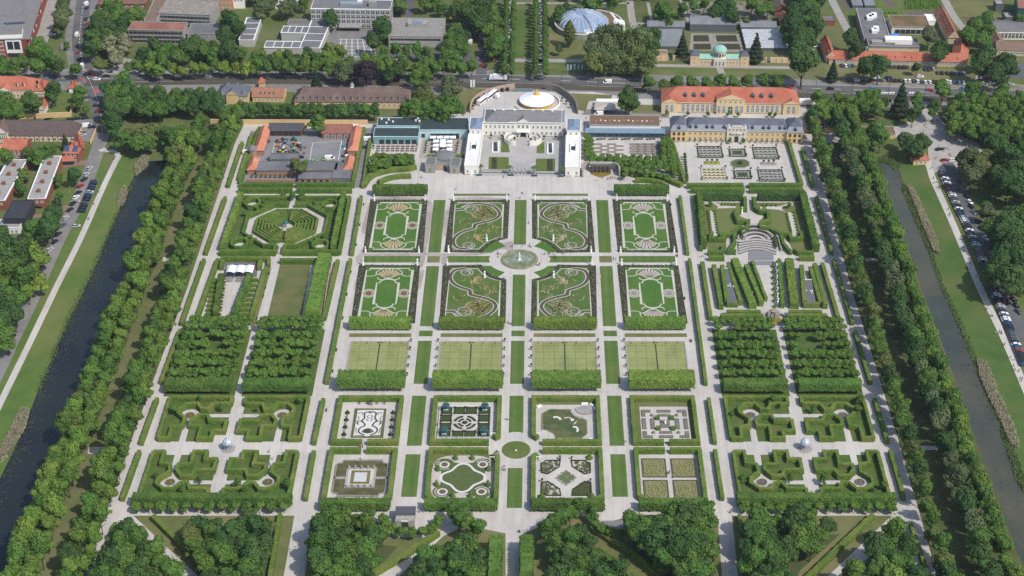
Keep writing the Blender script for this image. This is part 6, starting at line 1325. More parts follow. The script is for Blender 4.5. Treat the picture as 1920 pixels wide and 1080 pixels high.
for(u0,u1,vN,vS,nm)in((upx(b,867.5,330)+1.0,upx(b,895,330)+.6,4.0,(G(880,328)-b.a).dot(b.n),'w'),(upx(b,1062,331)-.6,upx(b,1091,331)-1.0,4.0,(G(1075,331)-b.a).dot(b.n),'e')):
 b.wall(u0,vS,u1,-8.4,5.2,M_PAL,plinth=M_STONE);b.flat(u0,vS,u1,-8.4,5.2,mat('white_roof',(.74,.72,.67),.8,(.69,.67,.62),.4,3),M_PAL,.45)
 b.wall(u0+.2,-8.3,u1-.2,6,8.0,M_PAL);b.cornice(u0+.2,-8.3,u1-.2,6,8.0,M_PAL,.3);b.pitched(u0+.3,-8,u1-.3,5.5,8.2,1.3,M_BLUEZ,3.2,'v',.3)
 b.wins(u0+.6,u1-.6,3,vS,1.2,1.1,1.9,skip=(1,));b.boxpart('door',(u0+u1)/2,vS-.05,0,1.4,.2,2.6,M_WHITE);b.wins(u0+.8,u1-.8,2,-8.3,5.6,1.1,1.7)
 inner=u1 if nm=='w' else u0
 b.wins(vS+1,-9,12,inner,1.2,1.1,2.0,'r' if nm=='w' else 'l')
 mb=MB();um=(u0+u1)/2;mb.wall(b.quad(um-1.5,vS*.62,um+1.5,vS*.42),.35,5.2,6.0,0,True);b.part('roof_light_frame',mb,M_WHITE);b.boxpart('roof_light',um,vS*.52,5.35,2.2,4,.3,M_GLASS)
PAL=b
flat('courtyard',[b.p(upx(b,895,330)+.6,(G(880,330)-b.a).dot(b.n)).xy,b.p(upx(b,1062,331)-.6,(G(1075,331)-b.a).dot(b.n)).xy,b.p(L0,0).xy,b.p(0,0).xy],.03,mat('courtyard_gravel',(.37,.355,.34),.95,(.32,.31,.295),.3,6,(.41,.39,.37),.06,spec=.1))
CT=lambda*p:Z(860,160,6,0,*p)
for P in((478,625,560,670,575,755,475,755),(340,805,565,810,560,945,335,945),(880,690,965,630,965,765,875,765),(870,825,1085,825,1085,965,865,960)):flat('courtyard_lawn',CT(*P),.05,mat('garden_lawn',(0,0,0)))
for P in((372,812,432,812,428,940,370,940),(995,828,1055,828,1058,960,992,960)):flat('planted_bed',CT(*P),.07,M_BED)
for i,P in enumerate(((385,640,450,640,445,755,380,755),(1003,655,1058,655,1060,770,1000,770))):
 q=CT(*P);t=thing('light_well','glazed light well sunk in the palace courtyard beside the %s lawn'%('western' if i==0 else 'eastern'),'light well',q[0],'light wells');mb=MB();mb.wall([p.xy for p in q],.5,0,.6,0,True);mb.build('kerb',M_WHITE,t);mb=MB();mb.prism([p.xy for p in q],.0,.3);mb.build('glazing',M_GLASS,t)
a,b2=CT(265,985)[0],CT(1175,1000)[0];t=thing('palace_railing','dark iron railing with gate posts closing the palace courtyard','railing',a)
for f0,f1 in((0,.38),(.53,1)):
 mb=MB();mb.wall([(a+(b2-a)*f0).xy,(a+(b2-a)*f1).xy],.14,1.7,1.85);mb.wall([(a+(b2-a)*f0).xy,(a+(b2-a)*f1).xy],.14,.2,.32);mb.build('rail',M_DARK,t);n=int((f1-f0)*44);mb=MB()
 for k in range(n+1):p=a+(b2-a)*(f0+(f1-f0)*k/n);mb.box((p.x,p.y,0),(.07,.07,1.95))
 o=mb.build('railing_bar',M_DARK,t);o['kind']='stuff'
for f in(.38,.44,.49,.53):mb=MB();p=a+(b2-a)*f;mb.box((p.x,p.y,0),(.9,.9,2.4));mb.lathe((p.x,p.y,2.4),[(.5,0),(.3,.5),(.4,.9),(.1,1.3)],8);mb.build('gate_post',M_STONE,t)
def palm(p,lab):
 t=thing('palm_tree',lab,'palm',p,'potted palms before the palace');mb=MB();mb.box((p.x,p.y,0),(1.3,1.3,.9));mb.build('tub',M_STONE,t);mb=MB();mb.tube((p.x,p.y,.6),(p.x,p.y,4.2),.24,.17,7);mb.build('trunk',M_BARK,t);mb=MB()
 for k in range(22):
  a=k*2.4;e=U(-.5,1.0);d=Vector((cos(a),sin(a),0));nn=Vector((-d.y,d.x,0));P0=Vector((p.x,p.y,4.2));P1=P0+d*1.1+Vector((0,0,.8*e+.3));P2=P0+d*2.2+Vector((0,0,e*.6-.5));mb.face([P0,P1-nn*.28,P1+nn*.28]);mb.face([P1-nn*.28,P2,P1+nn*.28])
 mb.build('crown',L_DARK,t)
for i,(u,v)in enumerate(((250,990),(572,1000),(848,1005),(1165,1018))):palm(CT(u,v)[0],'potted palm before the palace railing, '+('by the grotto-side wing','first beside the gate on the grotto side','beside the gate on the cascade side','by the cascade-side wing')[i])
for i,(u,v)in enumerate(((365,600),(487,605),(585,660),(630,632),(810,640),(865,665),(962,610),(1090,612))):pot(CT(u,v)[0],'dark round potted bay tree in the palace courtyard','bay trees of the palace courtyard',1.1)
for x,y,w in((898,326,'grotto'),(958,326,'grotto'),(1002,327,'cascade'),(1052,328,'cascade')):
 p=G(x,y+4);mb=MB();mb.box((p.x,p.y,.42),(3.2,.5,.1));mb.box((p.x-1.2,p.y,0),(.12,.45,.42));mb.box((p.x+1.2,p.y,0),(.12,.45,.42));mb.box((p.x,p.y+.25,.5),(3.2,.1,.5));tag(mb.build('garden_bench',mat('teal_paint',(.03,.10,.11),.5)),'dark teal bench before the palace railing on the %s side'%w,'bench','teal benches')
c=G(1006.5,193);t=thing('circus_tent','round white marquee with golden spire and golden skirt behind the palace','tent',c);M_GOLD=mat('golden_cloth',(.62,.40,.06),.6,(.55,.35,.05),1,2)
mb=MB();mb.lathe((c.x,c.y,0),[(9.4,0),(9.6,2.2)],28);mb.build('skirt',M_GOLD,t);mb=MB();mb.lathe((c.x,c.y,0),[(10.0,2.15),(10.0,2.4),(5.5,4.1),(1.9,5.6)],28);mb.build('canopy',M_TENT,t);mb=MB();mb.lathe((c.x,c.y,0),[(2.1,5.55),(1.5,6.2),(1.0,6.5),(.4,7.6),(.05,9.0)],14);mb.build('spire',M_GOLD,t)
mb=MB();mb.ring((c.x,c.y),5.0,5.2,4.33,28)
mb=MB();mb.wall([(c.x+13*cos(a),c.y+13*sin(a))for a in[rad(q)for q in range(200,420,12)]],.5,0,1.0);tag(mb.build('low_barrier',M_WHITE),'curved low white barrier round the circus tent','barrier')
tag(MB().wall([p.xy for p in smooth(gp(882,212,885,198,898,185,920,175,945,169,965,166),5)],.7,0,3.2).build('arcade_wall',mat('pink_arcade',(.46,.33,.25),.9,(.40,.29,.22),.6,3)),'curved pinkish arcade wall on the bus side of the rear court','wall')
for k,(x,y)in enumerate(((888,194),(897,187),(908,181),(918,177),(930,173.5),(940,171),(950,169.5))):
 p=G(x,y);tag(MB().box((p.x+.6,p.y-.8,0),(1.5,.9,2.2),-.5).build('arch_niche',M_DARK),'dark arched niche in the curved arcade wall','niche','niches of the arcade wall')
tag(MB().wall([p.xy for p in smooth(gp(1022,168,1044,172,1064,184,1078,198,1083,214),6)],.9,0,4.0).build('curved_wall',mat('dark_curved_wall',(.20,.185,.165),.9,(.15,.14,.125),.5,4)),'dark curved wall enclosing the rear court beside the circus tent','wall')
for i in range(6):x,y=((887,205),(889,199),(893,193),(1070,203),(1062,196),(1054,190))[i];pot(G(x,y),'clipped shrub along the curved wall of the rear court','shrubs of the rear court',1.2)
for x0,x1,y,n in((964,998,172,'teal gate panels'),):a,b2=G(x0,y),G(x1,y);tag(MB().wall([a.xy,b2.xy],.3,0,2.2).build('court_gate',mat('grey_teal_gate',(.16,.22,.22),.6)),'grey-teal gate at the back of the rear court','gate')
# ---- restaurant pavilion with teal walls
M_TEAL=mat('teal_render',(.44,.58,.60),.8,(.40,.54,.56),.4,3,spec=.2);M_TEALD=mat('dark_teal_render',(.17,.33,.34),.8);M_GREENR=mat('dark_green_roof',(.035,.052,.055),.7,(.045,.062,.064),.3,5,spec=.25)
b=Bld('garden_restaurant','pale turquoise garden restaurant with dark green flat roofs','restaurant',(701,270.5),(785,270.5));L0=b.L;Lr=upx(b,877,262)
b.wall(0,0,L0,11,4.4,M_TEAL);b.flat(0,0,L0,10.8,4.4,M_GREENR,M_TEAL,.35);b.wall(L0+.05,6.2,Lr,21,5.4,M_TEAL);b.wall(1,11.05,L0,21,5.4,M_TEAL);b.flat(L0+.05,6.2,Lr,21,5.4,M_GREENR,M_TEAL,.25);b.flat(1,11.05,L0,21,5.4,M_GREENR,M_TEAL,.25)
b.boxpart('green_front',L0/2,-.04,.2,L0-.6,.1,4.0,M_TEALD)
for k in range(6):b.win(L0*(.18+.145*k),-.1,.2,2.5,2.6,frame=M_DARK)
b.boxpart('terrace_opening',L0+14,6.1,.1,15.5,.2,3.2,M_DARK);b.win(L0+2.2,6.15,1.0,1.8,2.2,frame=M_DARK)
for u,v in((3,19),(7,18),(23,19.5),(22,17),(24,16),(9.5,15.5),(6,14)):b.boxpart('roof_vent',u,v,5.5,.9,.8,.9,M_WHITE)
RG=lambda z,*p:Z(680,215,7.2,z,*p)
def parasol(p,lab,g,s=1.6):
 t=thing('parasol',lab,'parasol',p,g,U(-.15,.15));mb=MB();mb.tube((0,0,0),(0,0,3.0),.05,n=5);mb.build('pole',M_DARK,t,True);mb=MB();
 for k in range(4):a=pi/4+k*pi/2;b_=a+pi/2;q=s*1.41;mb.face([(q*cos(a),q*sin(a),2.5),(q*cos(b_),q*sin(b_),2.5),(0,0,3.15)])
 mb.face([(s*1.41*cos(pi/4-k*pi/2),s*1.41*sin(pi/4-k*pi/2),2.46)for k in range(4)]);mb.build('canopy',M_TENT,t,True);mb=MB();mb.box((0,0,0),(.8,.8,.12));mb.build('base',M_STONE,t,True);return t
for u,v in((950,300),(1040,300),(1130,300),(1218,300),(990,352),(1082,345),(1172,355),(988,408),(1080,382),(1080,415),(1168,408),(985,460),(1168,462)):parasol(RG(2.6,u,v)[0].xy.to_3d(),'large square white parasol on the restaurant terrace','white parasols of the restaurant')
p=RG(2.6,1085,482)[0].xy.to_3d();parasol(p,'small tilted-looking white parasol at the front of the restaurant terrace','white parasols of the restaurant',1.0)
flat('terrace_paving',RG(0,800,320,1400,320,1340,590,760,590),.035,mat('warm_paving',(.36,.325,.29),.95,(.31,.28,.25),.4,5))
for r_ in range(3):
 for k in range(8):p=RG(0,215+66*k-4*r_,436+30*r_)[0];tt=thing('beer_table','brown table with benches in the beer garden before the restaurant','table',p,'tables of the beer garden');mb=MB();mb.box((p.x,p.y,.7),(1.9,.8,.08));mb.build('table_top',mat('brown_wood',(.17,.10,.075),.8),tt);mb=MB();mb.box((p.x-.7,p.y,0),(.1,.6,.7));mb.box((p.x+.7,p.y,0),(.1,.6,.7));mb.build('leg',M_DARK,tt)
for i,(u,v)in enumerate(((862,385),(858,420),(855,455),(850,490),(845,515),(1290,390),(1282,425),(1278,455),(1270,490),(1262,520),(140,420),(150,460),(735,440),(722,500),(1030,520),(930,515))):pot(RG(0,u,v)[0],'slim potted shrub edging the restaurant terrace','potted shrubs of the restaurant terrace',.9)
for x,y in((150,600),(215,560),(260,640),(300,570),(340,640),(400,580),(460,575),(520,580),(580,570),(640,575),(660,640),(600,630),(120,680),(180,660),(230,690),(150,740),(320,690),(560,640),(480,630)):tree('clip*',RG(3.5,x,y)[0].xy,'small clipped lime in the block between restaurant and terrace hedge','clipped limes below the restaurant',sc=U(.95,1.1),name='restaurant_lime')
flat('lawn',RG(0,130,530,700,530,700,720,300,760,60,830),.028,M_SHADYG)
hedge([p.xy for p in smooth(RG(1.2,10,960,100,840,240,780,420,745,600,735,715,705),4)],2.6,2.6,'long curved hedge below the restaurant limes','curved hedges on the terrace');hedge([p.xy for p in smooth(RG(1.2,215,915,330,865,470,835,655,828),4)],2.2,2.4,'shorter curved hedge behind the pleached lime block, restaurant side','curved hedges on the terrace')
hedge([RG(2,105,300)[0].xy,RG(1,5,980)[0].xy],1.6,2.2,'hedge along the service road beside the restaurant',None)
for u0,u1 in((872,1040),(1190,1365)):a,b2=RG(0,u0,585)[0],RG(0,u1,590)[0];hedge([a.xy+Vector((0,.8)),b2.xy+Vector((0,.8))],1.8,1.6,'low hedge on the roof-side of the grotto, %s half'%('western' if u0<1000 else 'eastern'),None)
b=Bld('grotto_house','low grey stone grotto with two corner blocks and an arched doorway','grotto',(797.5,324.5),(862,326.5));L0=b.L
b.wall(0,0,5.2,9,4.6,M_STONE);b.wall(L0-5.2,0,L0,9,4.6,M_STONE);b.wall(5.3,3.4,L0-5.3,10,4.2,mat('rosy_stone',(.42,.335,.27),.9,(.36,.3,.25),.6,3));b.flat(0,0,5.2,9,4.6,M_FELT,M_STONE);b.flat(L0-5.2,0,L0,9,4.6,M_FELT,M_STONE);b.flat(5.3,3.4,L0-5.3,10,4.2,M_FELT,M_STONE);b.boxpart('door',L0*.56,3.3,0,1.7,.3,2.6,M_DARK);b.boxpart('fanlight',L0*.56,3.3,2.6,1.2,.3,.5,M_DARK)
for u in(2.6,L0-2.6):b.boxpart('blind_window',u,-.05,.8,1.2,.2,2.4,mat('shadow_stone',(.22,.2,.18),.9))
c=b.p(L0/2,12);mb=MB();mb.lathe((c.x,c.y,0),[(5.6,0),(5.6,4.6),(4.2,5.6),(2.0,6.1)],18);b.part('rear_dome',mb,M_FELT)
CS=lambda z,*p:Z(1080,170,6,z,*p)
c=CS(0,280,955)[0];t=thing('cascade','grotto cascade of dark rockwork niches with curved walls and a shallow brown basin','fountain',c);a,b2=CS(0,165,935)[0],CS(0,395,935)[0]
mb=MB();mb.box(((a.x+b2.x)/2,a.y+3,0),(b2.x-a.x,2,4.2));mb.build('back_wall',mat('tufa_wall',(.16,.135,.11),.95,(.10,.085,.07),1,4),t)
for k in range(5):mb=MB();x=a.x+(b2.x-a.x)*(k+.5)/5;[mb.box((x,a.y+1.9-.25*(5-q)*.5,0+q*.78),(1.5,.8,.5))for q in range(5)];mb.build('water_stair',mat('dark_tufa',(.07,.06,.052),.8,(.12,.11,.095),3,2),t)
mb=MB();mb.prism([p.xy for p in smooth([*CS(0,165,940),*CS(0,280,975),*CS(0,395,940)],5)]+[(b2.x,a.y+2),(a.x,a.y+2)],0,.15);mb.build('basin_water',MATS['ochre_water'],t);mb=MB();mb.box(((a.x+b2.x)/2,a.y+4,4.2),(b2.x-a.x+1,2.2,.4));mb.build('parapet',M_STONE,t)
for P in((140,870,60,905,75,975),(400,880,470,905,490,965)):mb=MB();mb.wall([p.xy for p in smooth(CS(0,*P),5)],.8,0,4.2);mb.build('curved_wall',M_STONE,t)
b=Bld('glass_gallery','low glass-fronted hall with brown sedum roof between palace and gallery','pavilion',(1097,258),(1247,259.5));L0=b.L;M_BGLASS=mat('blue_glass',(.06,.12,.15),.15,spec=.6)
b.wall(1,.4,L0-1,5,3.4,mat('dark_front',(.03,.035,.04),.4));b.band(1,L0-1,.4,.2,2.6,M_BGLASS,M_DARK,3);b.flat(0,-1.2,L0,4.6,3.5,mat('blue_canopy',(.20,.29,.35),.4,(.17,.25,.31),.3,3),None);b.wall(2.5,5.1,L0-3,17,5.0,M_WHITE);b.flat(2.5,5.1,L0-3,17,5.0,mat('red_sedum',(.20,.11,.075),.95,(.15,.105,.06),.4,5),M_CONC,.35)
for k in range(13):b.boxpart('roof_light',6+k*(L0-12)/12.5,10.5+U(-.6,.6),5.1,.9,.7,.3,M_WHITE if k%3 else M_STONE)
for k in range(5):
 p=CS(0,280+140*k,553)[0];tt=thing('cafe_table','cafe table group before the glass gallery','table',p,'cafe tables before the glass gallery');mb=MB();mb.box((p.x,p.y,.7),(2.6,.8,.08));mb.build('table_top',M_DARK,tt);mb=MB();mb.box((p.x-2,p.y-.2,0),(1.0,.5,.8));mb.box((p.x+2,p.y+.3,0),(1.0,.5,.8));mb.build('chair',M_DARK,tt)
for r_ in range(6):
 for k in range(6):
  u=(190,350,600,680,760,840)[k]+(78 if r_%2 and k<2 else(0 if r_%2==0 else 10));a,b2=CS(0,u,606+22*r_)[0],CS(0,u+105,606+22*r_)[0];tag(MB().wall([a.xy,b2.xy],.55,0,.5).build('low_planter',mat('brown_planter',(.14,.105,.085),.9)),'long low brown planter on the gravel before the glass gallery','planter','low planters before the glass gallery')
for u,v in[(125+38*(k%2),520+24*k)for k in range(10)]+[(210+85*k,745+(k%2)*6)for k in range(11)]+[(180+90*k,780)for k in range(10)]+[(480+75*k,800+22*(k%2))for k in range(8)]+[(500+75*k,850+20*(k%2))for k in range(8)]+[(640+75*k,900+15*k)for k in range(6)]+[(985,540+28*k)for k in range(7)]+[(1040+4*k,540+30*k)for k in range(12)]+[(1075+4*k,600+36*k)for k in range(10)]+[(545,945),(530,880),(560,900)]:
 if 590<u<612 and v>700:continue
 tree('clip*',CS(3.4,u,v)[0].xy,'small ball-headed lime in the block above the cascade','ball-headed limes above the cascade',sc=U(.78,.95),name='ball_lime')
hedge([p.xy for p in smooth(CS(1.2,620,940,720,940,850,950,1000,985,1120,1040,1185,1065),4)],2.6,2.6,'long curved hedge below the cascade limes','curved hedges on the terrace');hedge([p.xy for p in smooth(CS(1.2,665,1010,780,1008,900,1022,1000,1050),4)],2.2,2.4,'shorter curved hedge behind the pleached lime block, cascade side','curved hedges on the terrace')
for k in range(12):
 for(u0,v0,u1,v1)in((1130,755,1165,1040),(1222,760,1250,1050)):p=CS(0,u0+(u1-u0)*k/11,v0+(v1-v0)*k/11)[0];pot(p,'dark potted citrus lining the walk beside the orangery parterre','citrus pots beside the orangery parterre',1.3)
 # ---- the baroque gallery
M_GAL=mat('gallery_render',(.66,.49,.24),.85,(.62,.455,.22),.3,4);M_TRIM=mat('pale_trim',(.62,.58,.48),.8)
b=Bld('baroque_gallery','long ochre baroque gallery with slate mansard roof, dormers and two end wings','palace',(1257,263.5),(1504,267.5));L0=b.L;wu=8.8
b.wall(wu,0,L0-wu,12,6.4,M_GAL,plinth=M_STONE)
for u0 in(0,L0-wu):b.wall(u0,-1.2,u0+wu,13,6.4,M_GAL,plinth=M_STONE);b.cornice(u0,-1.2,u0+wu,13,6.4,M_TRIM);b.wins(u0+.5,u0+wu-.5,3,-1.2,.8,1.3,1.9,frame=mat('oxblood_frame',(.13,.06,.045),.7));b.wins(u0+.5,u0+wu-.5,3,-1.2,4.0,1.3,1.7,frame=MATS['oxblood_frame'])
b.cornice(wu,-.05,L0-wu,12,6.4,M_TRIM)
def mansard(b,u0,v0,u1,v1,z,m1,m2):
 """steep lower slope and hipped upper roof"""
 i1=1.9;mb=MB();A=[b.p(u0-.4,v0-.4,z),b.p(u1+.4,v0-.4,z),b.p(u1+.4,v1+.4,z),b.p(u0-.4,v1+.4,z)];B_=[b.p(u0+i1*.6,v0+i1,z+2.5),b.p(u1-i1*.6,v0+i1,z+2.5),b.p(u1-i1*.6,v1-i1,z+2.5),b.p(u0+i1*.6,v1-i1,z+2.5)]
 for k in range(4):j=(k+1)%4;mb.face([A[k],A[j],B_[j],B_[k]])
 b.part('mansard_slope',mb,m1);b.pitched(u0+i1*.6,v0+i1,u1-i1*.6,v1-i1,z+2.5,2.0,m2,min(4,(u1-u0)*.4),'u' if u1-u0>v1-v0 else 'v',.1)
M_SL2=mat('pale_slate',(.23,.25,.29),.6,(.20,.22,.255),.5,4,spec=.35)
mansard(b,wu-.2,0,L0-wu+.2,12,6.75,M_SL2,M_SLATE)
for u0 in(0,L0-wu):mansard(b,u0,-1.2,u0+wu,13,6.78,M_SL2,M_SLATE);b.dormer(u0+wu/2,-1.0,7.1,1.5,1.5,2,M_SLATE,M_SLATE)
for k in range(8):
 if k in(3,4):continue
for k,f in enumerate((.03,.09,.20,.255,.37,.43,.60,.655,.765,.82,.93,.98)):b.dormer(wu+(L0-2*wu)*f,.4,7.2,1.5,1.5,1.8,M_SLATE,M_SLATE)
g0,g1=wu+.4,L0-wu-.4;n=19
b.wins(g0,g1,n,0,.7,1.15,1.9,skip=(8,9,10),frame=M_TRIM);b.wins(g0,g1,n,0,3.9,1.15,1.6,skip=(8,9,10),frame=M_TRIM)
b.wall(L0/2-5.4,-.8,L0/2+5.4,.2,9.0,M_TRIM,name='middle_bay');b.pitched(L0/2-2.6,-1.3,L0/2+2.6,-.6,5.2,1.1,M_TRIM,0,'v',.1);b.wins(L0/2-5.2,L0/2+5.2,3,-.8,1.0,1.2,2.2,skip=(1,),frame=M_TRIM);b.wins(L0/2-5.2,L0/2+5.2,3,-.8,4.2,1.2,1.6,frame=M_TRIM);b.wins(L0/2-5,L0/2+5,5,-.8,7.0,1.0,1.2,frame=M_TRIM);b.boxpart('door',L0/2,-.9,0,2,.3,3.6,M_DARK);b.boxpart('crest',L0/2,-.6,9.0,5.5,.7,.9,M_TRIM)
for s in(-1,1):b.boxpart('attic_statue',L0/2+s*4.4,-.5,9.0,.6,.6,1.5,M_MARBLE)
for k in range(18):
 f=(k+.5)/18
 if abs(f-.5)>.06:pot(b.p(wu+(L0-2*wu)*f,-1.6),'small clipped plant in a pot along the gallery front','pots along the gallery front',.75)
for s in(-1,1):tree('small*',b.p(L0/2+s*3.6,-3).xy,'dark round tree flanking the gallery door, '+('parterre side' if s<0 else 'canal side'),'trees flanking the gallery door',sc=.5,name='door_tree')
# ---- orangery
b=Bld('orangery','long pale ochre orangery with big red hipped roof, arched windows and green door','orangery',(1241,211),(1496,214.5));L0=b.L;M_ORA=mat('orangery_render',(.70,.54,.31),.85,(.66,.505,.285),.3,4);D=17
b.wall(0,0,L0,D,6.4,M_ORA,plinth=M_STONE);b.cornice(0,-.05,L0,D,6.4,M_TRIM);b.pitched(0,0,L0,D,6.75,5.6,M_TILE,9)
for u0 in(-.4,L0-8.6):b.wall(u0,-.9,u0+9,2,6.6,M_ORA,name='end_bay');b.pitched(u0,-.9,u0+9,7,6.75,2.2,M_TILE,0,'v',.25,M_ORA)
b.wall(L0/2-7.8,-1.4,L0/2+7.8,3,9.4,M_ORA,name='middle_bay');b.pitched(L0/2-7.8,-1.4,L0/2+7.8,D/2+1,9.4,3.0,M_TILE,0,'v',.35,M_ORA)
def arched(b,u,v,z,w,h,m=None,nm='arched_window',fr=M_TRIM):
 mb=MB();P=[(-w/2,0),(w/2,0)]+[(w/2*cos(a),h-w/2+w/2*sin(a))for a in[pi*k/8 for k in range(9)]]
 mb.face([b.p(u+x,v-.06,z+y)for x,y in P]);f=MB();f.face([b.p(u+x*1.25,v-.03,z-.1+y*1.07)for x,y in P]);o=f.build(nm,fr,b.t);mb.build('pane',m or mat('pale_glass',(.16,.22,.27),.15,spec=.6),o);k=MB();q=b.p(u,v-.1);k.box((q.x,q.y,z),(.12,.08,h-.2),b.rz);k.box((q.x,q.y,z+h*.6),(w,.08,.12),b.rz);k.build('glazing_bar',M_WHITE,o)
for s in(0,1):
 u0=10.5 if s==0 else L0/2+8.6;u1=L0/2-8.6 if s==0 else L0-10.5
 for k in range(7):arched(b,u0+(u1-u0)*(k+.5)/7,0,1.0,1.5,4.3)
 for k in range(2):arched(b,(0 if s==0 else L0-8.2)+2.7+2.8*k,-.9,1.0,1.5,4.3)
 for k in range(2):arched(b,L0/2+(-6.3+2.7*k if s==0 else 3.6+2.7*k),-1.4,1.0,1.5,4.3)
 for k in range(3):b.dormer((L0*(.17,.235,.30)[k])if s==0 else L0*(.665,.73,.80)[k],2.6,8.2,1.8,1.9,2.4,M_SLATE,M_SLATE)
arched(b,L0/2,-1.4,.1,2.6,5.0,mat('green_door',(.03,.10,.09),.5),'entrance');b.wins(L0/2-7,L0/2+7,5,-1.4,7.2,1.1,1.2,frame=M_TRIM)
for k,(u,sc)in enumerate(((3,.55),(17,.5),(30,.5),(43,.45),(50,.5),(71,.55),(84,.5))):tree('small*',b.p(min(u,L0-2)*L0/90,-5).xy,'round potted citrus tree standing before the orangery','citrus trees before the orangery',sc=sc,name='citrus_tree')
OP=lambda z,*p:Z(1240,150,5.143,z,*p)
for i,(P,kind)in enumerate((((345,645,575,645,595,750,360,750),0),((880,655,1105,655,1135,765,900,762),1),((385,855,615,855,635,965,395,965),2),((930,870,1160,870,1190,980,948,978),0),((655,670,805,670,818,740,660,740),3),((698,878,858,878,868,955,708,955),3))):
 q=OP(0,*P);n_=('near the gallery, canal far half','near the gallery, canal half','yellowish, near the closing hedge','near the closing hedge, canal half','small dark bed near the gallery door','small dark bed near the closing hedge')[i]
 t=thing('parterre_bed','rectangular baroque bed of the orangery parterre, '+n_,'flower bed',q[0],'beds of the orangery parterre');mb=MB();mb.prism([p.xy for p in q],0,.08);mb.build('gravel_base',(M_CONC,M_CONC,mat('yellow_gravel',(.50,.44,.29),.95),M_BEDG)[kind],t);mb=MB();mb.wall([p.xy for p in q],.5,0,.4,0,True);mb.build('box_frame',M_BOX if kind!=2 else mat('pale_frame',(.42,.40,.33),.9),t)
 c=(q[0]+q[1]+q[2]+q[3])/4;w,h=(q[1]-q[0]).length*.8,abs(q[3].y-q[0].y)*.72
 for r_ in range(4):
  for k in range(5):
   if kind==3 and(r_ in(1,2)and k in(1,2,3)):continue
   mb=MB();x,y=c.x+w*(k/4-.5)*.92,c.y+h*(r_/3-.5);mb.ribbon([(x-w*.11,y-.5),(x,y+.7),(x+w*.11,y-.3)],[.4,1.1,.4],.14+.004*(k%2));mb.build('planted_motif',(M_BEDG if kind==1 else M_ARAB)if kind!=3 else M_CONC,t)
 for p in q:pot(p,'round clipped plant at a corner of an orangery parterre bed','corner plants of the orangery parterre',.9)
q=[p.xy for p in OP(0,668,790,715,768,800,768,850,795,848,830,800,850,715,850,670,822)];t=thing('octagonal_pool','octagonal grassy pool with a stone fountain in the orangery parterre','pool',OP(0,758,805)[0]);mb=MB();mb.prism(q,0,.1);mb.build('lawn',M_LW,t);mb=MB();mb.wall(q,.4,0,.35,0,True);mb.build('rim',M_STONE,t);c=OP(0,758,805)[0];mb=MB();mb.lathe((c.x,c.y,0),[(1.6,0),(1.5,.5),(.5,.6),(.4,1.5),(.1,2)],12);mb.build('fountain_stone',M_DARK,t)
for u0,v,c_,n_ in((410,800,mat('lime_yellow_bed',(.30,.32,.06),.9,(.2,.24,.04),1,3),'yellow-green'),(955,810,M_STONE,'grey')):q=OP(0,u0,v-10,u0+155,v-10,u0+158,v+16,u0+3,v+16);mb=MB();mb.prism([p.xy for p in q],0,.3);tag(mb.build('strip_bed',c_),'narrow %s strip bed with three potted trees, orangery parterre'%n_,'flower bed');[pot(OP(0,u0+30+48*k,v)[0],'potted tree on a strip bed of the orangery parterre','strip bed trees',1.1)for k in range(3)]
# ---- market stall, vans beside the forecourt
t=thing('market_tent','beige open-sided tent beside a long white canopy on the forecourt','tent',CS(0,320,220)[0]);q=CS(3.0,215,135,440,135,450,215,205,215);mb=MB();mb.prism([p.xy for p in q],2.8,3.0,bottom=True);mb.build('canopy',mat('beige_canvas',(.47,.43,.36),.9,(.42,.38,.32),.5,3),t);mb=MB();c=sum(q,Vector())/4;[mb.face([(q[k].x,q[k].y,3.0),(q[(k+1)%4].x,q[(k+1)%4].y,3.0),(c.x,c.y,4.2)])for k in range(4)];mb.build('canopy_top',MATS['beige_canvas'],t);q2=CS(3.4,230,90,475,92,478,125,228,122);mb=MB();mb.prism([p.xy for p in q2],3.3,3.45,bottom=True);mb.build('long_canopy',M_WHITE,t)
for p in list(q)+list(q2):mb=MB();mb.tube((p.x,p.y,0),(p.x,p.y,3.2),.07,n=5);mb.build('pole',M_DARK,t)
# ---- simple buildings described row by row
def block(name,label,pa,pb,depth,h,wm,rm,roof='flat',rh=3,rows=(),par=None,inset=None,axis='u',cat='building',frame=M_WHITE,gm=None,extra=None,group=None,side=None):
 b=Bld(name,label,cat,pa,pb,group=group);b.wall(0,0,b.L,depth,h,wm)
 if roof=='flat':b.flat(0,0,b.L,depth,h,rm,par or wm,.45)
 else:b.pitched(0,0,b.L,depth,h,rh,rm,(inset if inset is not None else(depth*.45 if axis=='u' else b.L*.45))if roof=='hip' else 0,axis,.45,gm or wm)
 for(n,z,w,hh)in rows:b.wins(.6,b.L-.6,n,0,z,w,hh,frame=frame)
 for(n,z,w,hh)in(side or()):b.wins(.6,depth-.6,n,b.L,z,w,hh,'r',frame=frame)
 if extra:extra(b)
 return b
def ext_dormers(us,v,z,w,h,d,rm,wm=M_WHITE):return lambda b:[b.dormer(b.L*u,v,z,w,h,d,rm,wm)for u in us]
def stable(b):
 for k in range(17):b.dormer(b.L*(.025+.95*k/16),1.0,4.6,1.5,1.5,1.8,M_TILEB,M_WHITE)
 for k in range(9):b.chimney(b.L*(.09+.105*k),8,8.6,.8,.6,M_STONE)
 b.boxpart('cupola',b.L*.50,8,9.4,1.6,1.6,1.4,M_WHITE);q=b.p(b.L*.50,8);mb=MB();mb.lathe((q.x,q.y,10.8),[(1.2,0),(.9,.7),(.4,1.2),(.05,2.0)],8);b.part('cupola_roof',mb,M_STONE)
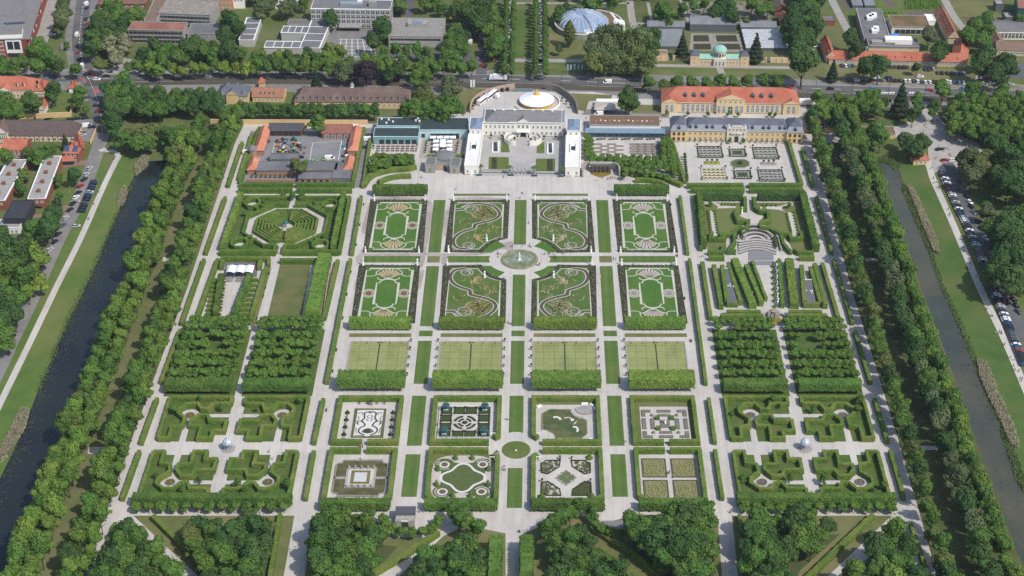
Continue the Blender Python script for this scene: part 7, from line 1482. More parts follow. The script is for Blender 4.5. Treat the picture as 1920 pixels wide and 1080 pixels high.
block('stable_building','very long stable building with brown mansard roof, white dormers and a small cupola',(553,203),(766,204),15,4.2,M_OCHRE,M_TILEB,'hip',5.4,((22,1.2,1.2,1.9),),inset=5,extra=stable)
def bluehouse(b):b.wall(b.L*.32,-1,b.L*.68,2,6.6,M_OCHRE,name='middle_bay');b.pitched(b.L*.32,-1,b.L*.68,6,6.6,2.2,M_SLATE,0,'v',.3,M_OCHRE);b.dormer(b.L*.15,.6,5.8,1.3,1.5,1.5,M_SLATE);b.dormer(b.L*.85,.6,5.8,1.3,1.5,1.5,M_SLATE);b.chimney(b.L*.35,6,9.2,1,.7,M_STONE);b.chimney(b.L*.65,6,9.2,1,.7,M_STONE)
block('villa','ochre villa with blue-grey hipped slate roof and central gable',(408,195),(465,196),12,5.4,M_OCHRE,M_SLATE,'hip',4.4,((6,.8,1.2,1.8),(6,3.3,1.1,1.5)),extra=bluehouse)
block('cottage','low ochre house with terracotta roof and four small dormers',(474,191),(532,192),10,3.2,M_OCHRE,mat('terracotta_tiles',(.32,.155,.10),.9,(.27,.13,.085),.6,4),'gable',3.6,((7,.8,1.1,1.5),),extra=ext_dormers((.27,.41,.55,.69),1.4,4.0,1.0,1.0,1.3,M_TILEB))
block('garden_turret','tiny square pavilion with pointed red roof behind the terracotta-roofed house',(486,166),(496,166),3.5,3.6,M_OCHRE,M_TILE,'hip',2.6,((1,1.2,1,1.2),))
for lab,P,h in(('long ochre garden wall behind the work yard',(440,233,690,234),3.0),('ochre wall stretch near the canal head',(395,232,412,233),3.0),('ochre wall between orangery and grove',(1506,247,1524,247),2.6),('ochre wall stretch below the grid grove',(1546,248,1572,248),2.6),('ochre wall of the villa garden',(20,224,134,219),3.0),('ochre wall beside the garden lawn',(133,219,140,191),2.6),('pale wall at the bank road corner',(170,270,184,238),1.8)):
 q=gp(*P);tag(MB().wall([p.xy for p in q],.5,0,h).build('garden_wall',M_OCHRE),lab,'wall','ochre garden walls')
block('sedum_shed','long low building with brown sedum roof by the grid grove',(1612,260),(1678,260),9,2.6,M_OCHRE,M_SEDUM,par=M_CONC)
WY=lambda z,*p:Z(440,225,7.385,z,*p)
M_BRP=mat('pale_brick',(.36,.205,.15),.9,(.30,.17,.125),1.2,3)
def wy(name,lab,P,h,wm,rm,roof,rh,axis='u',depth=None,**k):q=WY(0,*P);return block(name,lab,q[0],q[1],depth,h,wm,rm,roof,rh,axis=axis,**k)
def long_shed(lab,top,bot,w,h,rh,rm=M_TILEO,g='orange-roofed sheds of the work yard'):
 a,c=WY(0,*bot)[0],WY(h,*top)[0];return block('yard_shed',lab,a,Vector((a.x+w,a.y,0)),c.y-a.y,h,M_BRP,rm,'hip',rh,axis='v',inset=2.2,group=g,cat='shed')
long_shed('long orange-roofed brick shed on the canal side of the work yard',(365,105),(275,495),5.0,3.2,2.6);long_shed('short orange-roofed brick shed by the little water tower',(225,540),(180,760),4.8,3.0,2.4);long_shed('long orange-roofed shed on the palace side of the work yard',(1700,108),(1570,500),5.0,3.2,2.6);long_shed('short orange-roofed shed at the near palace-side corner of the work yard',(1565,515),(1512,755),4.4,3.0,2.4)
wy('yard_garage','dark-roofed brick garage at the back of the work yard',(480,220,935,222),3.2,M_BRICK,mat('dark_tiles',(.075,.075,.085),.8,(.06,.06,.068),.6,3),'gable',2.4,depth=9,rows=((5,.3,3.0,2.2),),frame=M_DARK)
wy('yard_office','brick office with russet roof and white canopy at the back of the work yard',(1215,260,1610,262),3.4,M_BRICK,mat('russet_tiles',(.26,.115,.085),.9,(.21,.09,.07),.6,4),'gable',3,depth=10,rows=((4,.4,2.4,2.2),))
a,b2=WY(3,1240,105)[0],WY(3,1700,105)[0];tag(MB().box(((a.x+b2.x)/2,a.y+2,0),(b2.x-a.x,4.5,3.0)).build('white_annexe',M_WHITE),'white flat annexe behind the yard office','building')
wy('yard_carport','grey flat-roofed open shed in the middle of the work yard',(490,620,880,622),3.0,mat('carport_wall',(.12,.12,.13),.8),M_FELT,'flat',0,depth=7,cat='shed',rows=((5,.2,2.6,2.4),),frame=M_CONC)
wy('yard_workshop','long grey-roofed brick workshop at the front of the yard, canal half',(305,775,820,775),3.0,M_BRP,M_FELT,'flat',0,depth=10,par=M_FELT);wy('yard_workshop','long grey-roofed brick workshop at the front of the yard, palace half',(985,770,1420,770),3.0,M_BRP,M_FELT,'flat',0,depth=10,par=M_FELT)
wy('yard_store','brick store with dark door openings facing the maze hedge',(885,880,1345,880),2.8,M_BRP,M_FELT,'flat',0,depth=6.5,rows=((5,.2,1.4,2.0),),frame=M_DARK,par=M_FELT);wy('yard_hall','grey flat-roofed hall at the near palace-side corner of the yard',(1350,880,1600,880),3.0,M_FELT,M_FELT,'flat',0,depth=17)
q=WY(0,155,875,825,878);tag(MB().wall([p.xy for p in q],.5,0,2.4).build('brick_wall',M_BRP),'pinkish brick wall with plants behind it at the front of the yard','wall');
for k in range(9):tree('small*',WY(1.5,240+65*k,770)[0].xy,'espalier bush behind the pinkish brick wall','espalier bushes of the work yard',sc=.32,name='espalier_bush')
c=WY(0,255,500)[0];t=thing('water_tower','squat round tower with grey domed roof at the edge of the work yard','tower',c);mb=MB();mb.lathe((c.x,c.y,0),[(2.3,0),(2.2,4.2)],14);mb.build('wall',M_BRP,t);mb=MB();mb.lathe((c.x,c.y,4.2),[(2.6,0),(2.2,1),(1.2,1.9),(.1,2.4)],14);mb.build('roof',M_FELT,t)
for k,(u,v,s_)in enumerate(((840,640,.7),(900,720,.75),(965,620,.5),(1150,130,1.0))):tree('olive*' if k<2 else 'round*',WY(4,u,v)[0].xy,('brownish tree at the yard entrance' if k<2 else('small dark tree at the yard entrance' if k==2 else 'bright round tree at the back of the work yard')),'trees of the work yard' if k<2 else None,sc=s_,name='yard_tree')
hedge([WY(2,345,95)[0].xy,WY(0,75,900)[0].xy],1.8,2.2,'hedge on the canal side of the work yard',None,M_HEDGED);hedge([WY(2,1790,100)[0].xy,WY(0,1640,880)[0].xy],1.8,2.2,'hedge between work yard and service road',None);hedge([WY(0,480,105)[0].xy,WY(0,1000,112)[0].xy],1.4,1.6,'low hedge at the back of the work yard',None,M_HEDGED)
# ---- north side of the boulevard
def faculty(b):
 pass
M_BR2=mat('red_brick',(.27,.075,.05),.9,(.23,.062,.042),1.0,3)
q=gp(-60,108,55,107,92,-8,70,-40,-60,-40);t=thing('faculty_building','red brick faculty building with grey flat roof and white glazed entrance','building',q[0]);mb=MB();mb.prism([p.xy for p in q],0,11.5,0,1);mb.build('wall',[M_BR2,mat('faculty_roof',(.20,.19,.185),.9,(.17,.162,.158),.3,4)],t)
off=lambda x,y:G(x,y,11.55)
mb=MB();mb.prism([p.xy for p in(off(-60,76),off(56,74),off(88,-30),off(60,-30),off(42,12),off(10,38),off(-60,46))],11.55,11.8);mb.build('roof',mat('faculty_roof',(.20,.19,.185),.9,(.17,.162,.158),.3,4),t)
mb=MB();mb.prism([p.xy for p in(off(-20,60),off(44,58),off(42,72),off(-20,74))],11.8,14.2,0,1);mb.build('roof_storey',[M_WHITE,MATS['faculty_roof']],t)
for k in range(6):a=G(12+6*k,44-.4*k,12.2);mb=MB();mb.box((a.x,a.y,11.8),(3.2,1.2,.6),-.5);mb.build('solar_panel',mat('solar_blue',(.04,.08,.14),.3),t)
A=q[0];B_=q[1];bb=Bld.__new__(Bld);bb.a=A;bb.b=B_;d=B_-A;bb.L=d.length;bb.d=d.normalized();bb.n=Vector((-bb.d.y,bb.d.x,0));bb.rz=atan2(bb.d.y,bb.d.x);bb.t=t
for z in(1.2,4.0,6.7,9.2):bb.wins(0,bb.L*.62,13,0,z,1.3,1.2)
bb.boxpart('white_entrance',bb.L*.78,-.1,2.8,bb.L*.26,.3,8.4,M_WHITE)
for k in range(2):bb.win(bb.L*(.725+.11*k),-.27,5.2,3.4,5,frame=M_DARK);bb.win(bb.L*(.725+.11*k),-.27,.4,3.6,2.2,frame=M_DARK)
mb=MB();e=q[2]-q[1];
for k in range(9):p=q[1]+e*((k+.5)/9);n_=Vector((e.y,-e.x,0)).normalized();c=p+n_*.1;m2=MB();m2.box((c.x,c.y,U(3,8)),(.3,U(.5,1.6),U(.6,2)),atan2(e.y,e.x)+1.57);m2.build('slit_window',M_WHITE,t)
def bands(zs,h,m=M_GLASS,mull=M_CONC,step=2.4):return lambda b:[b.band(.5,b.L-.5,0,z,h,m,mull,step)for z in zs]
M_REDR=mat('red_roof_felt',(.27,.10,.08),.9,(.22,.085,.07),.4,4,(.30,.14,.10),.1)
block('concrete_school','long concrete school wing with red flat roof and ribbon windows',(243,80),(346,82),12,8.4,M_CONC,M_REDR,extra=bands((.6,3.2,6.0),1.5))
block('concrete_school','rear wing of the concrete school with reddish-brown roof',(273,62),(297,62),42,8.2,M_CONC,mat('brown_roof_felt',(.20,.13,.095),.9,(.17,.12,.08),.4,4),extra=None);block('concrete_school','taller weathered concrete block behind the red-roofed school',(300,50),(396,54),22,9.0,M_CONC,mat('weathered_roof',(.30,.27,.225),.95,(.20,.18,.155),.5,5),extra=bands((.8,3.4,6.2),1.3));block('school_hall','low grey-roofed hall beside the concrete school',(352,77),(412,77),16,4.5,M_CONC,M_FELT)
M_CURT=mat('curtain_glass',(.05,.055,.062),.2,spec=.6)
def univ(b):
 for r_ in range(4):
  for k in range(16):b.win(b.L*(k+.5)/16,-.05,.5+3.0*r_,b.L/16*.92,2.5,frame=M_WHITE,glass=M_CURT)
 b.boxpart('entrance_canopy',b.L*.5,-3,2.6,14,5.5,.8,M_CONC);b.boxpart('lift_house',b.L*.77,6,12.6,4.4,4,3,M_CONC);b.boxpart('roof_plant',b.L*.5,7,12.6,14,4,1.6,mat('blue_grey_metal',(.25,.29,.33),.5));b.boxpart('roof_plant',b.L*.6,9,12.6,3,2,2.6,M_WHITE)
block('university_block','four-storey white-framed university block with gridded windows and flat roof',(585,52),(733,54),15,12.5,M_CONC,M_FELT,extra=univ,par=M_WHITE)
def cblock(b):b.band(1,b.L-1,0,4.4,1.2,M_GLASS,M_CONC,2);b.band(1,b.L*.5,0,1.4,1.0,M_GLASS,M_CONC,2);b.boxpart('roof_house',b.L*.5,17,7,12,6,2.2,M_CONC);b.boxpart('roof_plant',b.L*.5,16,9.2,6,3,.6,M_BLUEZ)
block('library_block','square concrete block with weathered grey roof and roof house above the car park',(729,88),(830,89),27,7,mat('pale_concrete',(.38,.365,.34),.9,(.32,.31,.29),.4,4),mat('weathered_concrete',(.28,.265,.24),.95,(.22,.21,.19),.4,5),extra=cblock)
def grid(b):pass
for lab,pa,pb,dp,h in(('canal-side wing',(449,88),(477,88),34,4.4),('cross wing along the street',(496,102),(563,103),9,4.4),('eastern wing with white roof strips',(563,103),(600,104),42,4.6),('rear wing round the courtyard',(528,76),(577,77),10,5)):
 b=block('courtyard_school','flat grey-roofed courtyard school with white roof edges, '+lab,pa,pb,dp,h,mat('white_cladding',(.42,.41,.39),.8),M_FELT,par=M_WHITE,group='courtyard school')
 for k in range(1,4):
  mb=MB();f=k/4
  mb.wall([b.p(b.L*f,.3).xy,b.p(b.L*f,dp-.3).xy]if dp<b.L else[b.p(.3,dp*f).xy,b.p(b.L-.3,dp*f).xy],.35,h+.1,h+.35);b.part('roof_strip',mb,M_WHITE)
block('link_building','low dark-roofed link between courtyard school and university block',(540,58),(585,58),8,4,M_CONC,mat('brown_link_roof',(.16,.14,.13),.9))
block('apartment_block','white apartment block with balconies at the far edge',(508,16),(574,16),10,12,M_WHITE,M_FELT,rows=((9,1,1.6,1.5),(9,4,1.6,1.5),(9,7,1.6,1.5),(9,10,1.6,1.5)),frame=M_CONC);M_ORB=mat('orange_brick',(.48,.24,.12),.9,(.42,.21,.105),1,3)
block('apartment_house','orange brick apartment house with white window frames at the far edge',(391,20),(437,20),12,14,M_ORB,M_FELT,rows=((6,1,1.4,1.6),(6,4.2,1.4,1.6),(6,7.4,1.4,1.6),(6,10.6,1.4,1.6)));block('apartment_house','white house with orange base beside the orange brick apartments',(438,16),(459,16),12,10,M_WHITE,M_FELT,rows=((3,5,1.4,1.6),));block('apartment_house','white balconied house peeping between trees at the far edge',(351,14),(390,14),12,12,M_WHITE,M_FELT,rows=((5,1,1.6,1.6),(5,4.4,1.6,1.6),(5,7.8,1.6,1.6)));block('apartment_house','ochre-orange house partly hidden behind the concrete school',(310,8),(336,8),10,9,M_ORB,M_TILE,'hip',3,((4,1,1.4,1.6),(4,4,1.4,1.6)))
block('sports_hall','hall with big brown hipped roof beside the upper street',(184,19),(274,18),24,4,M_BRICK,mat('brown_roof_tiles',(.19,.105,.085),.9,(.16,.09,.07),.5,4),'hip',5,((9,1,2,1.6),));block('service_annexe','dark glazed annexe seen between university block and trees',(735,28),(760,28),10,5,M_CURT,M_FELT)
c=G(1088,50);t=thing('glass_dome','shallow egg-shaped glass dome rising from a ring of brown planted roof','greenhouse',c);cx,cy=c.x,c.y;rot=.12
def ell(a,r,z,k=1.0):x,y=r*15.8*cos(a)*(1+.12*cos(a)),r*17.5*sin(a);return(cx+x*cos(rot)-y*sin(rot),cy+x*sin(rot)+y*cos(rot),z)
mb=MB();P=[(cx+(24.5 if cos(a)>0 else 17.5)*cos(a)+1.5,cy+20*sin(a))for a in[k*.1745 for k in range(36)]];mb.prism(P,0,3.2);mb.build('ring_wall',M_CONC,t);mb=MB();mb.prism([(cx+(p[0]-cx)*.97,cy+(p[1]-cy)*.97)for p in P],3.2,3.4);mb.build('planted_roof',M_SEDUM,t)
mb=MB();mb.wall(P,.5,3.1,3.8,0,True);mb.build('roof_edge',M_WHITE,t)
M_DOME=mat('dome_glass',(.27,.345,.46),.12,(.20,.27,.38),.15,3,spec=.7)
mb=MB();R=[(1.0,3.5),(.92,5.2),(.75,7.0),(.5,8.4),(.25,9.1)];n=28
for q in range(4):
 for k in range(n):a0,a1=2*pi*k/n,2*pi*(k+1)/n;mb.face([ell(a0,R[q][0],R[q][1]),ell(a1,R[q][0],R[q][1]),ell(a1,R[q+1][0],R[q+1][1]),ell(a0,R[q+1][0],R[q+1][1])])
mb.face([ell(2*pi*k/n,.25,9.1)for k in range(n)]);mb.build('glazing',M_DOME,t)
for k in range(24):
 a=2*pi*k/24;mb=MB();P2=[ell(a,r*1.004,z+.06)for r,z in R]
 for q in range(4):mb.tube(P2[q],P2[q+1],.1,n=4)
 mb.build('dome_rib',M_WHITE,t)
mb=MB()
for a in(-1.25,2.1):P2=[ell(a,r*1.01,z+.15)for r,z in R];[mb.tube(P2[q],P2[q+1],.5,n=4)for q in range(4)]
mb.build('main_truss',mat('truss_metal',(.22,.23,.25),.5,metal=.5),t)
for k in range(4):p=G(1147+2.5*k,26+3.4*k,3.4);mb=MB();mb.box((p.x,p.y,3.4),(1.7,1.4,.5));mb.build('roof_light',M_WHITE,t)
q=gp(1148,56,1172,58,1170,50,1152,46);mb=MB();mb.prism([p.xy for p in q],0,4.2);mb.build('entrance_block',M_WHITE,t);q=gp(1099,74,1116,72,1112,64,1099,66);mb=MB();mb.prism([p.xy for p in q],0,3.6);mb.build('entrance_block',M_WHITE,t)
for k in range(3):p=G(1136.5+3.2*k,19+k*2);tag(MB().box((p.x,p.y,0),(.9,.9,3.6)).build('white_stele',M_WHITE),'slim white stele behind the glass dome','stele','white steles behind the dome')
b=Bld('library_pavilion','yellow garden pavilion with green copper dome between two low wings','pavilion',(1294,122.5),(1404,123.5));L0=b.L;M_COP=mat('copper_green',(.29,.50,.40),.7,(.25,.44,.355),.5,3);M_YEL=mat('pale_yellow_render',(.66,.47,.27),.85)
b.wall(5,.3,L0-5,7,4.2,M_YEL);b.pitched(5,.3,L0-5,7,4.2,1.6,M_COP,0,'u',.3)
for u in(0,L0-5.2):b.wall(u,0,u+5.2,8,6.2,M_YEL);b.pitched(u,0,u+5.2,8,6.2,1.5,M_SLATE,2.2,'u',.2);b.win(u+2.6,-.03,1.2,1,1.4);b.win(u+2.6,-.03,4.2,.9,1.1)
b.wins(6,L0*.40,4,.3,1.2,.9,1.6);b.wins(L0*.60,L0-6,4,.3,1.2,.9,1.6);b.wall(L0/2-3.6,-1.2,L0/2+3.6,6,4.6,M_TRIM,name='portico');b.wins(L0/2-3.2,L0/2+3.2,3,-1.2,.4,1.2,2.8);q=b.p(L0/2,3.4)
mb=MB();mb.lathe((q.x,q.y,4.6),[(3.9,0),(3.8,4.0)],16);b.part('drum',mb,M_TRIM);mb=MB();mb.lathe((q.x,q.y,8.6),[(4.3,0),(4.0,1.0),(3.0,2.1),(1.6,2.8),(.4,3.0)],18);mb.smooth=True;b.part('dome',mb,M_COP)
for k in range(5):a=rad(-140+25*k);mb=MB();mb.box((q.x+3.85*cos(a),q.y+3.85*sin(a),5.6),(.2,.9,1.8),a);b.part('drum_window',mb,M_GLASS)
for lab,P in(('beside the giant planes',(1218,114,1252,114)),('left wing of the dome pavilion',(1262,113,1293,114)),('beyond the dome pavilion',(1405,116,1436,117)),('near the big round tree',(1445,117,1480,118))):
 q=gp(*P);t=thing('garden_wall','yellow garden wall with pilasters, '+lab.replace('left wing','adjoining'),'wall',q[0],'yellow walls of the botanical garden');mb=MB();mb.wall([p.xy for p in q],.6,0,3.2);mb.build('wall_panel',M_YEL,t);n=3
 for k in range(n+1):p=q[0]+(q[1]-q[0])*k/n;mb=MB();mb.box((p.x,p.y-.1,0),(.5,.9,3.4));mb.build('pilaster',M_TRIM,t)
block('tool_house','brown-roofed lean-to behind the yellow wall by the planes',(1218,112),(1251,112),6,3.3,M_YEL,mat('brown_felt',(.21,.165,.145),.9))
def green(name,lab,pa,pb,dp,h,n,cold=0):
 M_GH=mat('greenhouse_glass',(.21,.225,.235),.25,(.165,.18,.19),.2,3,spec=.6);b=Bld(name,lab,'greenhouse',pa,pb,group='greenhouses');b.wall(0,0,b.L,dp,h*.6,mat('dim_glass',(.10,.12,.13),.2,spec=.6))
 m=max(1,int(dp/n));
 for k in range(m):b.pitched(0,dp*k/m,b.L,dp*(k+1)/m,h*.6,h*.4,M_GH if not cold else mat('frame_glass',(.46,.48,.50),.3,(.33,.35,.37),.9,2),0,'u',.0);[b.boxpart('glazing_bar',b.L*(i+.5)/8,dp*(k+.05)/m,.2,.15,.15,h*.62,M_WHITE)for i in range(8)]
 return b
green('greenhouse','long greenhouse with white-framed glass front, nearest the glass dome',(1213,58),(1284,59),9,5,9);green('greenhouse','tall middle greenhouse with silvery shutters',(1293,59),(1380,60),12,8,12);green('greenhouse','long greenhouse with white-framed glass front beyond the middle house',(1388,59),(1456,60),9,5,9);green('greenhouse','bank of low grey greenhouse roofs behind the plane trees',(1237,93),(1284,93),26,3.6,6);green('greenhouse','bank of white-framed cold frames in the botanical garden',(1398,95),(1478,95),28,3.0,5,1)
flat('bed_outline',gp(1300,66,1328,66,1330,78,1300,78),.035,M_BED);flat('bed_outline',gp(1342,66,1380,66,1384,78,1344,78),.035,M_BED);flat('bed_outline',gp(1300,82,1332,82,1334,93,1300,93),.035,M_BED);flat('bed_outline',gp(1346,82,1386,82,1390,93,1348,93),.035,M_BED)
RS=lambda*p:Z(1530,0,4.923,0,*p)
def research(b):
 for u in(.10,.16,.42,.48,.55,.60,.93):b.dormer(b.L*u,1.6,4.0,1.0,.9,1.2,M_TILEB,M_WHITE)
 b.wins(.5,b.L-1,60,0,1.6,.9,1.0);q=b.p(b.L*.27,5.5);mb=MB();mb.box((q.x,q.y,6.2),(.8,.8,2.4));mb.box((q.x,q.y,8.6),(1.6,1.6,.6));b.part('ventilation_turret',mb,M_COP)
M_YEL2=mat('straw_render',(.56,.46,.30),.85,(.5,.41,.27),.4,3)
block('research_wing','very long low building with red tiled roof facing the parked cars',(1554,120.5),(1812,126.5),10,3.4,M_YEL2,M_TILE,'gable',3.4,extra=research)
block('cross_wing','red-roofed head building at the street end of the long red wing',(1548,118),(1566,118),24,3.6,M_YEL2,M_TILE,'gable',4,axis='v');block('cross_wing','red-roofed cross wing with roof lights at the far end of the long red wing',(1784,117),(1812,120),24,3.6,M_YEL2,M_TILE,'gable',4,axis='v',extra=lambda b:[b.dormer(b.L*.3,6+3*k,5,.8,.6,.8,M_GLASS,M_GLASS)for k in range(3)])
def lab_roof(b):[b.boxpart('roof_plant',b.L*u,v,h,3.2,5,1.8,M_WHITE)for u,v,h in((.45,8,b.hh),(.55,11,b.hh),(.5,30,b.hh),(.62,32,b.hh),(.4,28,b.hh))];b.boxpart('roof_frame',b.L*.5,16,b.hh,b.L*.7,.4,.5,M_CONC)
def mk_lab(lab,pa,pb,dp,h,rm):
 b=block('laboratory',lab,pa,pb,dp,h,M_CONC,rm,group='laboratories');b.hh=h+.12;return b
b=mk_lab('modern grey laboratory with white roof plant behind the red wing',(1618,87),(1666,88),44,6,M_FELT);lab_roof(b);b=mk_lab('ochre-fronted laboratory with white rooftop box directly behind the red wing',(1627,102),(1722,104),12,5.4,M_FELT);b.boxpart('roof_house',b.L*.6,6,5.5,16,6,3,M_WHITE);b.boxpart('roof_plant',b.L*.3,5,5.5,14,4,1.2,M_CONC);b.boxpart('ochre_front',b.L*.5,-.1,.2,b.L,.2,3.6,M_YEL)
b=block('seminar_building','low building with brown sedum roof and shaded veranda',(1671,64),(1742,65),18,4.6,M_CREAM,M_SEDUM,par=M_CONC,extra=lambda b:b.band(2,b.L-2,0,.4,2.8,M_GLASS,M_WHITE,3));block('white_kiosk','small white flat-roofed kiosk behind the sedum-roofed building',(1738,48),(1753,48),10,3,M_WHITE,M_WHITE)
block('red_roofed_house','steep red-roofed house with a row of roof lights',(1776,82),(1796,82),40,4,M_YEL2,M_TILE,'gable',4.4,axis='v',extra=lambda b:[b.dormer(b.L*.25,5+4.2*k,5.6,1.2,.7,1,M_GLASS,M_DARK)for k in range(7)])
block('grey_roofed_hall','grey-roofed school hall with tall white-barred windows',(1852,74),(1925,75),16,6,M_CREAM,M_FELT,'gable',2,((10,1,2,3.6),));block('brown_roofed_house','brown-roofed building with a wing running towards the hall',(1868,104),(1940,106),11,3.6,M_YEL2,mat('mid_brown_tiles',(.20,.13,.105),.9,(.17,.11,.09),.6,4),'gable',3.4,((12,1.2,1.6,1.4),));block('brown_roofed_house','brown-roofed wing between hall and street-side building',(1858,94),(1884,94),24,3.6,M_YEL2,MATS['mid_brown_tiles'],'gable',3.4,axis='v')
block('green_scaffold_block','building wrapped in dark green netting with rusty roof at the far corner',(1904,44),(1960,48),26,10,mat('green_netting',(.03,.10,.075),.8),M_REDR);block('concrete_cube','small dark concrete cube with skylight on the far lawn',(1866,22),(1881,22),7,5,mat('dark_concrete',(.12,.125,.13),.9),M_CONC);block('concrete_cube','small grey concrete cube nearer the school hall',(1884,44),(1897,44),7,4,MATS['dark_concrete'],M_CONC)
block('nursery_shed','grey-roofed nursery shed beside the hedge-lined path',(1544,48),(1565,48),8,3,M_BRICK,M_FELT);block('service_house','low service house with brown roof behind the greenhouses',(1452,30),(1474,30),26,4,M_BRICK,M_TILEB,'gable',3,axis='v');block('orange_cottage','little orange-roofed brick cottage behind the greenhouses',(1461,48),(1480,48),9,3.4,M_BRICK,M_TILEO,'gable',3,((2,.6,1.4,1.6),),axis='v')
for k,(x0,y0,n_)in enumerate(((1598,16,'first'),(1621,16,'second'))):green('polytunnel','pale polytunnel in the nursery plots, '+('nearest the dark trees' if k==0 else 'beside the tilled beds'),(x0,y0),(x0+20,y0),26,3.6,30)
b=block('blue_container','bright blue tarpaulin shelter behind the laboratory',(1671,77),(1684,77),5,2.6,mat('blue_tarp',(.06,.22,.55),.6),mat('blue_tarp',(0,0,0)),'gable',1.2)
mb=MB()
for r_ in range(6):
 for k in range(22):p=G(1698+k*3.1,2+r_*3.0);mb.box((p.x,p.y,0),(1.2,1.0,U(.8,1.8)),U(0,3),0,(.5,.5))
for r_ in range(2):
 for k in range(26):p=G(1606+k*3,26+r_*6);mb.box((p.x,p.y,0),(1.4,.9,U(.8,1.4)),U(0,3),0,(.5,.5))
tag(mb.build('nursery_shrubs',L_LIME),'rows of young nursery shrubs in the far plots','shrubs',kind='stuff')
mb=MB()
for r_ in range(5):a,b2=G(1804+4*r_,33+3*r_),G(1862+4*r_,33+3*r_);mb.wall([a.xy,b2.xy],.5,0,.5)
tag(mb.build('timber_frames',M_TILEB),'rows of low brown timber frames on the far lawn','frames',kind='stuff')
# ---- west of the blue canal
block('pink_villa','cream villa with red tiled roof, dormers and a glazed porch',(-40,184),(62,184.5),14,5.6,mat('peach_render',(.68,.50,.32),.85),M_TILE,'hip',5,((14,.8,1.3,2.0),(14,3.6,1.1,1.3)),extra=lambda b:[b.dormer(b.L*u,1.6,6.6,1.6,1.7,2,M_TILE)for u in(.28,.72,.84)]+[b.wall(b.L*.42,-3,b.L*.63,2,6,M_STONE,name='porch'),b.pitched(b.L*.42,-3,b.L*.63,6,6,2.4,M_TILE,0,'v',.3,M_CREAM),b.band(b.L*.43,b.L*.62,-3,.5,2,M_GLASS,M_WHITE,2),b.band(b.L*.43,b.L*.62,-3,3.2,2,M_GLASS,M_WHITE,2)])
block('villa_annexe','lower red-roofed annexe of the cream villa',(63,181),(84,181),12,3.8,MATS['peach_render'],M_TILE,'hip',4.4,((4,.9,1.2,1.6),),extra=ext_dormers((.4,),1.2,4.6,1.5,1.6,2,M_TILE));block('barn','long red-roofed barn beside the garden lawn',(74,216),(84,216),28,3.6,M_CREAM,M_TILE,'gable',3,axis='v');block('garden_house','white garden house with red pyramid roof near the crossing',(130,174),(143,174),7,3,M_WHITE,M_TILE,'hip',3)
def halft(b):
 for k in range(6):b.dormer(b.L*(.28+.13*k),1.8,4.2,2.2,1.3,1.6,M_TILEB)
 b.wall(b.L*.04,-2,b.L*.2,6,6,M_CREAM,name='gable_bay');b.pitched(b.L*.04,-2,b.L*.2,8,6,4,M_TILEB,0,'v',.4,M_CREAM)
 for k in range(7):b.boxpart('timber_post',b.L*(.045+.025*k),-2.08,0,.22,.15,6,M_TILEB)
 for z in(2.8,5.6):b.boxpart('timber_beam',b.L*.12,-2.1,z,b.L*.16,.15,.25,M_TILEB)
 for k in range(14):b.boxpart('timber_post',b.L*(.23+.055*k),-.08,0,.22,.15,3.6,M_TILEB)
block('timbered_terrace','long half-timbered terrace with big brown roof and dormers',(-14,265),(144,266),13,3.8,MATS['peach_render'],mat('umber_tiles',(.115,.085,.08),.9,(.095,.07,.065),.6,4),'hip',6,((14,.6,1.9,2.0),),inset=4,extra=halft)
block('brick_house','red-roofed brick house with dark timbered front and white windows',(7,297),(51,297),11,5,M_BRICK,M_TILE,'gable',4,((5,.4,1.6,2.0),(5,3,1.4,1.4)));block('brick_house','lower red-roofed wing with a gabled dormer',(-20,300),(19,300),9,3,M_BRICK,M_TILEO,'gable',4,((5,.6,1.4,1.5),),extra=ext_dormers((.75,),1,3.4,1.8,1.8,2,M_TILE));block('garage','small red-roofed garage beside the brick paving',(13,318),(26,318),6,2.6,M_WHITE,M_TILE,'hip',1.8)
b=block('brick_house','brick house with red hipped roof and two dark solar panels',(121,304),(148,305),12,5.4,M_BRICK,M_TILE,'hip',4,((3,.6,1.3,1.5),(3,3.2,1.3,1.4)))
for u in(.2,.8):mb=MB();A=b.p(b.L*u,1.6,6.7);mb.face([b.p(b.L*u-1.7,.6,6.1),b.p(b.L*u+1.5,.6,6.1),b.p(b.L*u+1.2,3.6,8.1),b.p(b.L*u-1.2,3.6,8.1)]);b.part('solar_panel',mb,MATS['solar_blue'])
block('brick_house','red-roofed rear wing beside the bank road',(148,296),(161,294),14,5,M_BRICK,M_TILE,'gable',3.4,axis='v');block('carport','long low red-roofed carport in front of the solar-panel house',(90,311),(138,309),6,2.4,M_DARK,M_TILE,'gable',1.4)
M_WROOF=mat('pale_sheet_roof',(.33,.315,.30),.8,(.28,.27,.255),.4,4)
for lab,pa,pb,dp in(('nearer the bank road',(55,391),(88,390),46),('at the edge of the picture',(-24,394),(12,394),44)):
 b=block('row_house_block','row of houses under one pale sheet roof with brick chimneys, '+('nearer the bank road' if 'bank' in lab else 'away from the road'),pa,pb,dp,5.4,M_BRICK,M_WROOF,par=M_WHITE,group='pale-roofed rows',rows=((3,3.0,1.4,1.2),))
 for k in range(4):b.chimney(b.L*.5,7+10*k,5.5,1.5,1.5);mb=MB();mb.wall([b.p(.2,12+10.4*k-6).xy,b.p(b.L-.2,12+10.4*k-6).xy],.25,5.5,5.8);b.part('roof_seam',mb,M_STONE)
b=block('modern_house','modern white house with black flat roof above the brick driveway',(10,430),(50,430),18,6,mat('black_cladding',(.035,.037,.045),.7),mat('black_roof',(.035,.036,.045),.7,(.045,.046,.055),.4,3));block('modern_house','white lower terrace part of the black-roofed modern house',(-14,438),(38,438),8,3,M_WHITE,M_WROOF,rows=((6,.4,1.4,1.8),),par=M_WHITE)
